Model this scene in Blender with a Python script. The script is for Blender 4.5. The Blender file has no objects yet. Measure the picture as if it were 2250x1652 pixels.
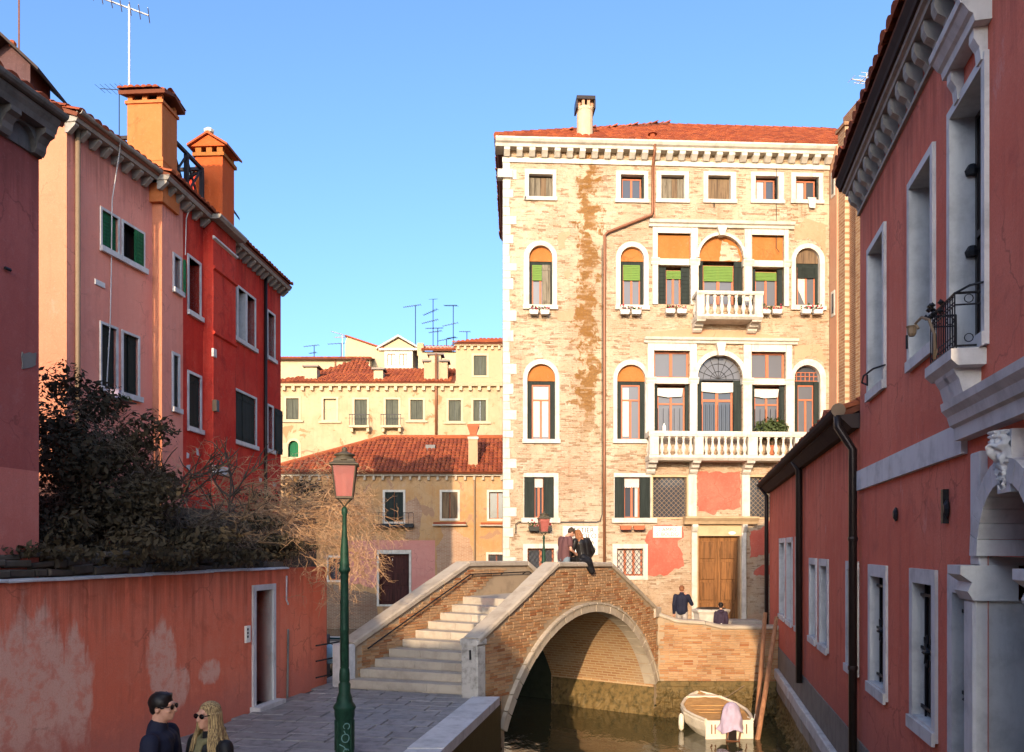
import bpy, bmesh, math, random
from mathutils import Vector, Matrix, noise
from mathutils.geometry import tessellate_polygon
random.seed(11)
R = math.radians
SC = bpy.context.scene
COL = SC.collection
# ---------------------------------------------------------------- camera, light, exposure
FPX, CX, HY, CAMZ = 1800.0, 1125.0, 1205.0, 2.8      # measured on the photograph at 2250 px width
cam_d = bpy.data.cameras.new("camera")
cam = bpy.data.objects.new("camera", cam_d)
COL.objects.link(cam)
cam.location = (0, 0, CAMZ)
cam.rotation_euler = (R(90), 0, 0)
cam_d.sensor_width = 36
cam_d.lens = 36 * FPX / 2250
cam_d.shift_y = (HY - 826) / 2250
cam_d.clip_start, cam_d.clip_end = 0.1, 3000
SC.camera = cam

SUN_AZ, SUN_EL = 11.3, 14.6                       # travel direction of the light, from +y towards +x
world = bpy.data.worlds.new("World")
SC.world = world
world.use_nodes = True
wn = world.node_tree
bg = wn.nodes["Background"]
sky = wn.nodes.new("ShaderNodeTexSky")
sky.sky_type = 'NISHITA'
sky.sun_disc = False
sky.sun_elevation = R(SUN_EL)
sky.sun_rotation = R(180 + SUN_AZ)
sky.altitude = 0
sky.air_density = 0.85
sky.dust_density = 3.2
sky.ozone_density = 4.4
wn.links.new(sky.outputs[0], bg.inputs[0])
bg.inputs[1].default_value = 0.15
sun_d = bpy.data.lights.new("sun", 'SUN')
sun = bpy.data.objects.new("sun", sun_d)
COL.objects.link(sun)
sun_d.energy = 2.0
sun_d.angle = R(0.5)
sun_d.color = (1.0, 0.75, 0.49)
L = Vector((math.sin(R(SUN_AZ)) * math.cos(R(SUN_EL)), math.cos(R(SUN_AZ)) * math.cos(R(SUN_EL)), -math.sin(R(SUN_EL))))
sun.rotation_euler = L.to_track_quat('-Z', 'Y').to_euler()
SC.view_settings.view_transform = 'Standard'
SC.view_settings.look = 'None'
SC.view_settings.exposure = 1.58
SC.view_settings.gamma = 1
SC.view_settings.use_curve_mapping = False
SC.cycles.max_bounces = 8
SC.cycles.diffuse_bounces = 6

# ---------------------------------------------------------------- frames measured from the photograph
class Fac:
    """vertical plane: local x along it, local y into the wall, z up; az from +y towards +x"""
    def __init__(s, x0, y0, az):
        s.p = (x0, y0); a = R(az)
        s.u = (math.sin(a), math.cos(a)); s.v = (-s.u[1], s.u[0])
        s.rz = math.atan2(s.u[1], s.u[0])
    def s(s, px, off=0.0):
        k = (px - CX) / FPX
        qx, qy = s.p[0] + off * s.v[0], s.p[1] + off * s.v[1]
        return -(qx - qy * k) / (s.u[0] - s.u[1] * k)
    def w(s, a, off=0.0):
        return (s.p[0] + a * s.u[0] + off * s.v[0], s.p[1] + a * s.u[1] + off * s.v[1])
    def z(s, px, py, off=0.0):
        return CAMZ + (HY - py) / FPX * s.w(s.s(px, off), off)[1]

def at(px, py, d):
    return Vector(((px - CX) / FPX * d, d, CAMZ + (HY - py) / FPX * d))

# ---------------------------------------------------------------- object helpers
def tag(o, label=None, cat=None, group=None, kind=None):
    if label: o['label'] = label
    if cat: o['category'] = cat
    if group: o['group'] = group
    if kind: o['kind'] = kind
    return o

def thing(name, label, cat, loc=(0, 0, 0), rz=0.0, group=None, fac=None):
    o = bpy.data.objects.new(name, None)
    o.empty_display_size = 0.3
    if fac:
        loc = (fac.p[0], fac.p[1], 0); rz = fac.rz
    o.location = loc; o.rotation_euler = (0, 0, rz)
    COL.objects.link(o)
    return tag(o, label, cat, group)

def link(name, me, parent=None, loc=None, rot=None, scale=None, mat=None):
    o = bpy.data.objects.new(name, me)
    if parent: o.parent = parent
    if loc is not None: o.location = loc
    if rot is not None: o.rotation_euler = rot
    if scale is not None: o.scale = scale
    COL.objects.link(o)
    return o

def copy_tree(o, parent=None):
    c = o.copy(); COL.objects.link(c)
    if parent: c.parent = parent
    for ch in o.children: copy_tree(ch, c)
    return c

class MB:
    def __init__(s):
        s.V = []; s.F = []
    def add(s, vs, fs):
        n = len(s.V); s.V += [tuple(v) for v in vs]; s.F += [tuple(i + n for i in f) for f in fs]
        return s
    def box(s, x0, x1, y0, y1, z0, z1):
        return s.add([(x0,y0,z0),(x1,y0,z0),(x1,y1,z0),(x0,y1,z0),(x0,y0,z1),(x1,y0,z1),(x1,y1,z1),(x0,y1,z1)],
                     [(0,3,2,1),(4,5,6,7),(0,1,5,4),(1,2,6,5),(2,3,7,6),(3,0,4,7)])
    def cham(s, x0, x1, y0, y1, z0, z1, c=0.01):
        """box whose front (-y) edges are chamfered"""
        return s.add([(x0,y1,z0),(x1,y1,z0),(x1,y1,z1),(x0,y1,z1),(x0,y0+c,z0),(x1,y0+c,z0),(x1,y0+c,z1),(x0,y0+c,z1),
                      (x0+c,y0,z0+c),(x1-c,y0,z0+c),(x1-c,y0,z1-c),(x0+c,y0,z1-c)],
                     [(0,3,2,1),(0,1,5,4),(1,2,6,5),(2,3,7,6),(3,0,4,7),(4,5,9,8),(5,6,10,9),(6,7,11,10),(7,4,8,11),(8,9,10,11)])
    def prism(s, poly, y0, y1):
        """polygon in x,z (counter-clockwise seen from the front) pushed from y0 (front) to y1"""
        n = len(poly)
        vs = [(a, y0, b) for a, b in poly] + [(a, y1, b) for a, b in poly]
        fs = [tuple(range(n)), tuple(range(2*n-1, n-1, -1))] + [(i, i+n, (i+1) % n + n, (i+1) % n) for i in range(n)]
        return s.add(vs, fs)
    def extx(s, prof, x0, x1):
        """profile in (y,z) swept along x, capped"""
        n = len(prof)
        vs = [(x0, a, b) for a, b in prof] + [(x1, a, b) for a, b in prof]
        fs = [tuple(range(n)), tuple(range(2*n-1, n-1, -1))] + [(i, i+n, (i+1) % n + n, (i+1) % n) for i in range(n)]
        return s.add(vs, fs)
    def prismz(s, poly, z0, z1):
        n = len(poly)
        vs = [(a, b, z0) for a, b in poly] + [(a, b, z1) for a, b in poly]
        fs = [tuple(range(n-1, -1, -1)), tuple(range(n, 2*n))] + [(i, (i+1) % n, (i+1) % n + n, i+n) for i in range(n)]
        return s.add(vs, fs)
    def tube(s, pts, r, n=6, cap=True):
        pts = [Vector(p) for p in pts]; m = len(pts)
        rs = r if isinstance(r, (list, tuple)) else [r] * m
        vs = []; prev = None
        for i, p in enumerate(pts):
            d = (pts[min(i+1, m-1)] - pts[max(i-1, 0)])
            if d.length < 1e-9: d = Vector((0, 0, 1))
            d.normalize()
            if prev is None:
                a = d.orthogonal().normalized()
            else:
                a = (prev - d * prev.dot(d))
                a = a.normalized() if a.length > 1e-6 else d.orthogonal().normalized()
            prev = a; b = d.cross(a)
            for k in range(n):
                t = 2 * math.pi * k / n
                vs.append(p + (a * math.cos(t) + b * math.sin(t)) * rs[i])
        fs = [(i*n+k, i*n+(k+1) % n, (i+1)*n+(k+1) % n, (i+1)*n+k) for i in range(m-1) for k in range(n)]
        if cap: fs += [tuple(range(n-1, -1, -1)), tuple(range((m-1)*n, m*n))]
        return s.add(vs, fs)
    def lathe(s, prof, n=12, c=(0, 0, 0), rot=0.0):
        m = len(prof)
        vs = [(c[0] + r*math.cos(2*math.pi*k/n + rot), c[1] + r*math.sin(2*math.pi*k/n + rot), c[2] + z) for r, z in prof for k in range(n)]
        fs = [(i*n+k, i*n+(k+1) % n, (i+1)*n+(k+1) % n, (i+1)*n+k) for i in range(m-1) for k in range(n)]
        fs += [tuple(range(n-1, -1, -1)), tuple(range((m-1)*n, m*n))]
        return s.add(vs, fs)
    def wall(s, outer, holes, y=0.0, rev=0.0, rholes=None):
        """flat face in x,z at y with holes; reveals pushed rev deep"""
        loops = [outer] + holes
        tri = tessellate_polygon([[Vector((a, b, 0)) for a, b in lp] for lp in loops])
        flat = [p for lp in loops for p in lp]
        fs = []
        for t in tri:
            a, b, c = [flat[i] for i in t]
            cr = (b[0]-a[0])*(c[1]-a[1]) - (b[1]-a[1])*(c[0]-a[0])
            if abs(cr) < 1e-10: continue
            fs.append(t if cr > 0 else (t[0], t[2], t[1]))
        s.add([(a, y, b) for a, b in flat], fs)
        if rev:
            for h in (holes if rholes is None else rholes):
                n = len(h)
                s.add([(a, y, b) for a, b in h] + [(a, y+rev, b) for a, b in h],
                      [(i, (i+1) % n, (i+1) % n + n, i+n) for i in range(n)])
        return s
    def mesh(s, name, mat=None, smooth=False):
        me = bpy.data.meshes.new(name)
        me.from_pydata(s.V, [], s.F)
        if mat: me.materials.append(mat)
        if smooth:
            me.polygons.foreach_set('use_smooth', [True] * len(me.polygons))
        me.update()
        return me
    def build(s, name, mat, parent=None, kind=None, smooth=False, fix=False, label=None):
        me = s.mesh(name, mat, smooth)
        if fix:
            bm = bmesh.new(); bm.from_mesh(me); bmesh.ops.recalc_face_normals(bm, faces=bm.faces); bm.to_mesh(me); bm.free()
        o = link(name, me, parent)
        if kind: o['kind'] = kind
        if label: o['label'] = label
        return o

def arch_pts(x0, x1, zs, n=14, zr=None):
    """half-circle (or half-ellipse) from right to left, springing at zs"""
    c, r = (x0+x1)/2, (x1-x0)/2
    zr = zr if zr is not None else r
    return [(c + r*math.cos(math.pi*i/n), zs + zr*math.sin(math.pi*i/n)) for i in range(n+1)]
def rect(x0, x1, z0, z1):
    return [(x0, z0), (x1, z0), (x1, z1), (x0, z1)]
def archrect(x0, x1, z0, z1, n=14):
    """round-headed opening, top at z1"""
    zs = z1 - (x1-x0)/2
    return [(x0, z0), (x1, z0)] + arch_pts(x0, x1, zs, n)
def ragged(poly, amp=0.04, step=0.12, seed=0):
    rnd = random.Random(seed); out = []
    for i, (a, b) in enumerate(poly):
        c, d = poly[(i+1) % len(poly)]
        n = max(1, int(math.hypot(c-a, d-b) / step))
        for k in range(n):
            t = k / n
            out.append((a+(c-a)*t + rnd.uniform(-amp, amp), b+(d-b)*t + rnd.uniform(-amp, amp)))
    return out
# ---------------------------------------------------------------- materials
MATS = {}
class NT:
    """small node-writing helper"""
    def __init__(s, name):
        s.m = bpy.data.materials.new(name); s.m.use_nodes = True
        s.t = s.m.node_tree; s.b = s.t.nodes["Principled BSDF"]
        s.b.inputs['Specular IOR Level'].default_value = 0.25
    def n(s, typ, **kw):
        nd = s.t.nodes.new('ShaderNode' + typ)
        for k, v in kw.items(): setattr(nd, k, v)
        return nd
    def l(s, a, b): s.t.links.new(a, b)
    def val(s, sock, v):
        if hasattr(v, 'links'): s.l(v, sock)
        else: sock.default_value = v
    def coord(s, kind='Object', scale=(1, 1, 1), loc=(0, 0, 0)):
        if kind == 'World': o = s.n('NewGeometry').outputs['Position']
        else: o = s.n('TexCoord').outputs[kind]
        mp = s.n('Mapping'); s.l(o, mp.inputs[0])
        mp.inputs['Scale'].default_value = scale; mp.inputs['Location'].default_value = loc
        return mp.outputs[0]
    def noise(s, co, scale, detail=4, rough=0.6, dist=0.0):
        nd = s.n('TexNoise'); s.l(co, nd.inputs['Vector'])
        nd.inputs['Scale'].default_value = scale; nd.inputs['Detail'].default_value = detail
        nd.inputs['Roughness'].default_value = rough; nd.inputs['Distortion'].default_value = dist
        return nd.outputs['Fac']
    def ramp(s, f, lo, hi):
        nd = s.n('MapRange'); nd.interpolation_type = 'SMOOTHSTEP'
        s.l(f, nd.inputs[0]); nd.inputs[1].default_value = lo; nd.inputs[2].default_value = hi
        return nd.outputs[0]
    def math(s, op, a, b=0.0, clamp=False):
        nd = s.n('Math', operation=op); nd.use_clamp = clamp
        s.val(nd.inputs[0], a); s.val(nd.inputs[1], b)
        return nd.outputs[0]
    def mix(s, f, a, b, mode='MIX'):
        nd = s.n('Mix', data_type='RGBA', blend_type=mode)
        s.val(nd.inputs[0], f)
        for sock, v in ((nd.inputs[6], a), (nd.inputs[7], b)):
            if hasattr(v, 'links'): s.l(v, sock)
            else: sock.default_value = (*v, 1)
        return nd.outputs[2]
    def bump(s, h, strength=0.3, dist=0.02, prev=None):
        nd = s.n('Bump'); s.l(h, nd.inputs['Height'])
        nd.inputs['Strength'].default_value = strength; nd.inputs['Distance'].default_value = dist
        if prev is not None: s.l(prev, nd.inputs['Normal'])
        return nd.outputs[0]
    def out(s, col, rough=0.85, nrm=None, spec=None, metal=0.0):
        if hasattr(col, 'links'): s.l(col, s.b.inputs['Base Color'])
        else: s.b.inputs['Base Color'].default_value = (*col, 1)
        s.val(s.b.inputs['Roughness'], rough)
        s.b.inputs['Metallic'].default_value = metal
        if nrm is not None: s.l(nrm, s.b.inputs['Normal'])
        if spec is not None: s.b.inputs['Specular IOR Level'].default_value = spec
        return s.m
    def xyz(s, co):
        nd = s.n('SeparateXYZ'); s.l(co, nd.inputs[0]); return nd.outputs
    def ell(s, co, cx, cz, rx, rz, nz, soft=0.3):
        """blotch of its own shape: 1 inside an ellipse in local x,z with a ragged edge"""
        o = s.xyz(co)
        a = s.math('DIVIDE', s.math('SUBTRACT', o[0], cx), rx); b = s.math('DIVIDE', s.math('SUBTRACT', o[2], cz), rz)
        d = s.math('SQRT', s.math('ADD', s.math('MULTIPLY', a, a), s.math('MULTIPLY', b, b)))
        d = s.math('ADD', d, s.math('MULTIPLY', s.math('SUBTRACT', nz, 0.5), 1.5))
        nd = s.n('MapRange'); nd.interpolation_type = 'SMOOTHSTEP'
        s.l(d, nd.inputs[0]); nd.inputs[1].default_value = 1 + soft/2; nd.inputs[2].default_value = 1 - soft/2
        return nd.outputs[0]

def plaster(name, base, alt, dark, streak=0.45, blotch=0.5, grain=0.25, blots=(), blotcol=None, low=None, peel=None, top=None, salt=0.0):
    """painted render: blotches, rain streaks, worn film, grime; optional blots of other paint, peeled areas, grime under the eave"""
    N = NT(name); co = N.coord('Object'); N.b.inputs['Specular IOR Level'].default_value = 0.12
    big = N.noise(co, 0.55, 6, 0.66)
    c = N.mix(N.math('MULTIPLY', N.ramp(big, 0.40, 0.62), blotch), base, alt)
    st = N.noise(N.coord('Object', (2.6, 2.6, 0.22)), 1.6, 6, 0.7)
    c = N.mix(N.math('MULTIPLY', N.ramp(st, 0.48, 0.72), streak), c, dark)
    mid = N.noise(co, 4.5, 6, 0.75, 0.3)
    c = N.mix(N.math('MULTIPLY', N.ramp(mid, 0.5, 0.68), 0.5), c, alt)
    d2 = N.noise(co, 1.7, 7, 0.72, 0.5)
    c = N.mix(N.math('MULTIPLY', N.ramp(d2, 0.54, 0.68), 0.45), c, dark)
    pale = tuple(min(0.8, x*0.75+0.12) for x in alt)
    f2 = N.noise(N.coord('Object', (1, 1, 0.5), (7, 3, 1)), 2.6, 8, 0.75, 0.2)
    c = N.mix(N.math('MULTIPLY', N.ramp(f2, 0.60, 0.70), 0.35+salt), c, pale)
    nz = N.noise(N.coord('Object', (2.2, 2.2, 0.6)), 2.2, 7, 0.68)
    for (bx, bz, rx, rz) in blots:
        e = N.ell(co, bx, bz, rx, rz, nz, 0.28)
        c = N.mix(N.math('MULTIPLY', e, N.math('ADD', 0.40, N.math('MULTIPLY', N.ramp(mid, 0.38, 0.56), 0.5))), c, blotcol)
    g = N.noise(co, 55, 4, 0.75); g2 = N.noise(co, 16, 4, 0.7)
    if peel:
        pn = N.noise(co, 1.1, 7, 0.62, 0.6)
        c = N.mix(N.ramp(pn, peel[1], peel[1] + 0.015), c, peel[0])
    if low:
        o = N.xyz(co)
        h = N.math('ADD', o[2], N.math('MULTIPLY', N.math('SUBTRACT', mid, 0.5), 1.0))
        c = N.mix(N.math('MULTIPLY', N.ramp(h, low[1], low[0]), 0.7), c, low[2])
    # hairline cracks, and small chips where the paint film has gone
    wv = N.n('VectorMath', operation='MULTIPLY_ADD'); wn_ = N.n('TexNoise'); N.l(co, wn_.inputs['Vector']); wn_.inputs['Scale'].default_value = 3.0; wn_.inputs['Detail'].default_value = 5
    N.l(wn_.outputs['Color'], wv.inputs[0]); wv.inputs[1].default_value = (0.5, 0.5, 0.5); N.l(co, wv.inputs[2])
    vo = N.n('TexVoronoi', feature='DISTANCE_TO_EDGE'); N.l(wv.outputs[0], vo.inputs['Vector']); vo.inputs['Scale'].default_value = 0.8
    ck = N.math('MULTIPLY', N.ramp(vo.outputs['Distance'], 0.012, 0.003), N.ramp(big, 0.46, 0.58))
    c = N.mix(N.math('MULTIPLY', ck, 0.38), c, tuple(x * 0.4 for x in dark))
    ch = N.noise(N.coord('Object', (1, 1, 0.8), (3, 8, 2)), 5.0, 8, 0.8)
    c = N.mix(N.math('MULTIPLY', N.math('MULTIPLY', N.ramp(ch, 0.655, 0.67), N.ramp(f2, 0.45, 0.6)), 0.8), c, tuple(min(0.75, x * 0.6 + 0.2) for x in alt))
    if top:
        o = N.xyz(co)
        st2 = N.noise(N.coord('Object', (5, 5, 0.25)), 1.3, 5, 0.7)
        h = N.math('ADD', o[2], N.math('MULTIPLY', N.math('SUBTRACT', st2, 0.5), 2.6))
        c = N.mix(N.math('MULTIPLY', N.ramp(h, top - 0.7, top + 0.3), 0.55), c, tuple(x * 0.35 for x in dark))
    c = N.mix(N.math('MULTIPLY', N.ramp(g, 0.42, 0.66), 0.22), c, tuple(x * 0.5 for x in base))
    c = N.mix(N.math('MULTIPLY', N.ramp(g2, 0.55, 0.72), 0.25), c, pale)
    b = N.bump(g, grain, 0.01); b = N.bump(mid, 0.35, 0.03, b)
    return N.out(c, 0.9, b)

def stone(name, base, dark, amt=0.5, streak=0.4, scale=1.0, rough=0.8, per=0.22):
    N = NT(name); co = N.coord('World'); N.b.inputs['Specular IOR Level'].default_value = 0.15
    a = N.noise(co, 3.0 * scale, 6, 0.65)
    c = N.mix(N.math('MULTIPLY', N.ramp(a, 0.42, 0.72), amt), base, dark)
    st = N.noise(N.coord('World', (5, 5, 0.6)), 1.5, 5, 0.65)
    c = N.mix(N.math('MULTIPLY', N.ramp(st, 0.52, 0.75), streak), c, dark)
    r = N.n('ObjectInfo').outputs['Random']
    c = N.mix(N.math('MULTIPLY', r, per), c, tuple(x * 0.6 for x in base))
    g = N.noise(co, 40, 4, 0.7)
    b = N.bump(a, 0.3, 0.02); b = N.bump(g, 0.25, 0.006, b)
    return N.out(c, rough, b)

def bricks_each(name, cols, dirt, dirtamt=0.4, mosslo=None):
    """for bricks or tiles built one by one: colour per piece"""
    N = NT(name); N.b.inputs['Specular IOR Level'].default_value = 0.1
    r = N.math('FRACT', N.math('ADD', N.n('NewGeometry').outputs['Random Per Island'], N.math('MULTIPLY', N.n('ObjectInfo').outputs['Random'], 7.31)))
    cr = N.n('ValToRGB'); N.l(r, cr.inputs[0])
    el = cr.color_ramp.elements
    for i, c in enumerate(cols):
        e = el[i] if i < 2 else el.new(0.5)
        e.position = i / (len(cols) - 1); e.color = (*c, 1)
    co = N.coord('World')
    a = N.noise(co, 1.2, 6, 0.65); f = N.noise(co, 22, 4, 0.7)
    c = N.mix(N.math('MULTIPLY', N.ramp(a, 0.45, 0.7), dirtamt), cr.outputs[0], dirt)
    c = N.mix(N.math('MULTIPLY', N.ramp(f, 0.5, 0.8), 0.4), c, dirt)
    if mosslo:
        o = N.xyz(co); h = N.math('ADD', o[2], N.math('MULTIPLY', N.math('SUBTRACT', a, 0.5), 1.2))
        c = N.mix(N.ramp(h, mosslo[1], mosslo[0]), c, mosslo[2])
    return N.out(c, 0.9, N.bump(f, 0.5, 0.01))

def plain(name, col, rough=0.6, metal=0.0, var=0.25, scale=8.0, spec=None):
    N = NT(name); co = N.coord('World')
    a = N.noise(co, scale, 4, 0.65)
    c = N.mix(N.math('MULTIPLY', N.ramp(a, 0.4, 0.75), var), col, tuple(x * 0.45 for x in col))
    return N.out(c, rough, N.bump(a, 0.12, 0.01), spec, metal)

def wood(name, col, dark, scale=1.0):
    N = NT(name); co = N.coord('World', (14 * scale, 14 * scale, 0.9 * scale))
    a = N.noise(co, 1.0, 6, 0.7, 0.5); b = N.noise(N.coord('World'), 2.5, 3)
    c = N.mix(N.ramp(a, 0.38, 0.68), col, dark)
    c = N.mix(N.math('MULTIPLY', N.ramp(b, 0.45, 0.7), 0.4), c, tuple(x * 0.6 for x in col))
    r = N.n('ObjectInfo').outputs['Random']
    c = N.mix(N.math('MULTIPLY', r, 0.3), c, dark)
    return N.out(c, 0.8, N.bump(a, 0.4, 0.006))

def glass(name, col, rough=0.06):
    N = NT(name); co = N.coord('World')
    a = N.noise(co, 1.3, 2)
    return N.out(col, rough, N.bump(a, 0.06, 0.05), 0.6)

def palazzo_wall():
    """old brick under worn lime render; rust-coloured bare brick runs down one strip"""
    N = NT('worn_brick_render'); co = N.coord('Object'); N.b.inputs['Specular IOR Level'].default_value = 0.1
    o = N.xyz(co)
    cb = N.n('CombineXYZ'); N.l(o[0], cb.inputs[0]); N.l(o[2], cb.inputs[1])
    warp = N.noise(co, 3.0, 3)
    br = N.n('TexBrick'); br.offset = 0.5
    N.l(cb.outputs[0], br.inputs['Vector'])
    br.inputs['Scale'].default_value = 1.0
    br.inputs['Brick Width'].default_value = 0.27; br.inputs['Row Height'].default_value = 0.072
    br.inputs['Mortar Size'].default_value = 0.012; br.inputs['Mortar Smooth'].default_value = 0.3
    br.inputs['Color1'].default_value = (0.30, 0.165, 0.085, 1); br.inputs['Color2'].default_value = (0.19, 0.09, 0.045, 1)
    br.inputs['Mortar'].default_value = (0.42, 0.34, 0.24, 1)
    big = N.noise(co, 0.5, 5, 0.6); mid = N.noise(co, 2.2, 6, 0.68, 0.4); fine = N.noise(co, 14, 5, 0.75)
    rowstretch = N.noise(N.coord('Object', (1.6, 1.6, 7.0)), 1.3, 6, 0.75)
    lime = N.mix(N.ramp(big, 0.35, 0.65), (0.44, 0.35, 0.24), (0.40, 0.275, 0.175))
    lime = N.mix(N.math('MULTIPLY', N.ramp(mid, 0.45, 0.7), 0.6), lime, (0.52, 0.45, 0.34))
    b2 = N.n('TexBrick'); b2.offset = 0.5; N.l(cb.outputs[0], b2.inputs['Vector'])
    for k_, v_ in (('Scale', 1.0), ('Brick Width', 0.27), ('Row Height', 0.072), ('Mortar Size', 0.0)): b2.inputs[k_].default_value = v_
    b2.inputs['Color1'].default_value = (0, 0, 0, 1); b2.inputs['Color2'].default_value = (1, 1, 1, 1)
    rnd = b2.outputs['Color']
    bare = N.math('ADD', N.math('MULTIPLY', mid, 0.55), N.math('MULTIPLY', rowstretch, 0.5))
    bare = N.math('ADD', bare, N.math('MULTIPLY', N.math('SUBTRACT', big, 0.5), 0.7))
    bm1 = N.ramp(bare, 0.60, 0.74)
    c = N.mix(N.math('MULTIPLY', bm1, 0.62), lime, br.outputs['Color'])
    # single dark bricks and open joints scattered through the render
    mk = N.math('ADD', N.math('MULTIPLY', rnd, 0.42), N.math('ADD', N.math('MULTIPLY', mid, 0.55), N.math('MULTIPLY', rowstretch, 0.35)))
    c = N.mix(N.math('MULTIPLY', N.ramp(mk, 0.775, 0.87), 0.66), c, (0.21, 0.115, 0.058))
    jt = N.math('MULTIPLY', br.outputs['Fac'], N.ramp(rowstretch, 0.50, 0.60))
    c = N.mix(N.math('MULTIPLY', jt, 0.75), c, (0.12, 0.065, 0.03))
    pk = N.noise(N.coord('Object', (1, 1, 1), (5, 2, 9)), 0.9, 5, 0.6)
    c = N.mix(N.math('MULTIPLY', N.ramp(pk, 0.60, 0.66), 0.55), c, (0.46, 0.27, 0.17))
    soot = N.noise(N.coord('Object', (3.0, 3.0, 0.25)), 1.2, 6, 0.7)
    c = N.mix(N.math('MULTIPLY', N.ramp(soot, 0.54, 0.74), 0.6), c, (0.23, 0.15, 0.085))
    # vertical strip of rusty bare brick
    sx = N.math('ABSOLUTE', N.math('SUBTRACT', N.math('ADD', o[0], N.math('MULTIPLY', N.math('SUBTRACT', big, 0.5), 0.8)), PAL_RUST))
    zz = N.ramp(o[2], 5.4, 8.5)
    st = N.math('ADD', N.math('SUBTRACT', 0.78, N.math('MULTIPLY', sx, 0.85)), N.math('MULTIPLY', N.math('SUBTRACT', mid, 0.5), 2.4))
    stm = N.math('MULTIPLY', N.math('MULTIPLY', N.ramp(st, 0.42, 0.62), zz), N.math('ADD', 0.6, N.math('MULTIPLY', N.ramp(mk, 0.46, 0.60), 0.4)))
    rust = N.mix(N.math('MULTIPLY', N.ramp(fine, 0.3, 0.65), 0.6), (0.26, 0.115, 0.022), (0.085, 0.042, 0.014))
    c = N.mix(N.math('MULTIPLY', stm, 0.9), c, rust)
    # damp dirt low down
    h = N.math('ADD', o[2], N.math('MULTIPLY', N.math('SUBTRACT', mid, 0.5), 2.0))
    c = N.mix(N.math('MULTIPLY', N.ramp(h, 2.6, 0.4), 0.35), c, (0.36, 0.24, 0.14))
    c = N.mix(N.math('MULTIPLY', N.ramp(fine, 0.52, 0.70), 0.6), c, (0.25, 0.15, 0.075))
    inv = N.math('SUBTRACT', 1.0, br.outputs['Fac'])
    bm_ = N.bump(N.math('MULTIPLY', inv, N.ramp(bare, 0.46, 0.6)), 0.7, 0.02)
    bm_ = N.bump(mid, 0.6, 0.03, bm_); bm_ = N.bump(fine, 0.3, 0.01, bm_)
    return N.out(c, 0.92, bm_)

def brick_far(name, c1, c2, mortar, bw=0.27, rh=0.072, axis=0, dirt=(0.2, 0.1, 0.06)):
    N = NT(name); co = N.coord('Object'); o = N.xyz(co); N.b.inputs['Specular IOR Level'].default_value = 0.1
    cb = N.n('CombineXYZ'); N.l(o[axis], cb.inputs[0]); N.l(o[2], cb.inputs[1])
    br = N.n('TexBrick'); N.l(cb.outputs[0], br.inputs['Vector'])
    br.inputs['Scale'].default_value = 1.0; br.inputs['Brick Width'].default_value = bw; br.inputs['Row Height'].default_value = rh
    br.inputs['Mortar Size'].default_value = 0.012
    br.inputs['Color1'].default_value = (*c1, 1); br.inputs['Color2'].default_value = (*c2, 1); br.inputs['Mortar'].default_value = (*mortar, 1)
    a = N.noise(co, 1.0, 6, 0.65)
    c = N.mix(N.math('MULTIPLY', N.ramp(a, 0.45, 0.7), 0.5), br.outputs['Color'], dirt)
    inv = N.math('SUBTRACT', 1.0, br.outputs['Fac'])
    return N.out(c, 0.92, N.bump(inv, 0.7, 0.02))

def water_mat():
    N = NT('canal_water'); co = N.coord('World', (1.0, 0.55, 1.0))
    a = N.noise(co, 2.3, 3, 0.5, 0.4); b = N.noise(co, 11, 2, 0.5)
    nrm = N.bump(a, 0.16, 0.12); nrm = N.bump(b, 0.10, 0.03, nrm)
    return N.out((0.045, 0.042, 0.018), 0.05, nrm, 0.5)

M = {}
M['istrian'] = stone('white_stone', (0.60, 0.55, 0.46), (0.27, 0.225, 0.165), 0.45, 0.5)
M['istrian_shade'] = stone('weathered_shade_stone', (0.60, 0.59, 0.57), (0.27, 0.26, 0.25), 0.55, 0.4)  # same white stone, shade put into a cooler tone; stains are its own
M['stone_dirty'] = stone('dirty_grey_stone', (0.34, 0.31, 0.27), (0.16, 0.14, 0.11), 0.6, 0.6)
M['stone_step'] = stone('worn_step_stone', (0.46, 0.40, 0.32), (0.24, 0.20, 0.16), 0.5, 0.3)
M['stone_cap'] = stone('bridge_coping_stone', (0.46, 0.39, 0.30), (0.26, 0.21, 0.15), 0.6, 0.2)
M['stone_brown'] = stone('ochre_door_stone', (0.52, 0.37, 0.21), (0.34, 0.22, 0.12), 0.5, 0.4)
M['paving'] = stone('grey_trachyte', (0.30, 0.285, 0.27), (0.10, 0.095, 0.09), 0.8, 0.2, 1.6, 0.55, 0.5)
M['paving_joint'] = plain('paving_joint', (0.075, 0.07, 0.065), 0.9)
M['ground'] = plain('dark_ground', (0.07, 0.06, 0.05), 0.9, scale=2)
M['campo'] = stone('campo_stone', (0.30, 0.27, 0.23), (0.18, 0.16, 0.14), 0.4, 0.1)
M['dark'] = plain('dark_interior', (0.012, 0.012, 0.012), 0.9)
M['iron'] = plain('black_iron', (0.02, 0.02, 0.022), 0.5, 0.3)
M['pipe_dark'] = plain('dark_painted_pipe', (0.03, 0.022, 0.02), 0.35, 0.4)
M['pipe_rust'] = plain('copper_brown_pipe', (0.22, 0.09, 0.045), 0.45, 0.2)
M['pipe_tan'] = plain('tan_pipe', (0.22, 0.15, 0.09), 0.6)
M['green_shutter'] = wood('green_shutter_paint', (0.012, 0.14, 0.05), (0.006, 0.06, 0.025))
M['dark_shutter'] = wood('dark_green_shutter_paint', (0.022, 0.029, 0.024), (0.010, 0.014, 0.011))
M['grey_shutter'] = wood('weathered_grey_board', (0.22, 0.185, 0.13), (0.07, 0.055, 0.035))
M['brown_shutter'] = wood('brown_board', (0.20, 0.13, 0.07), (0.08, 0.05, 0.03))
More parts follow.
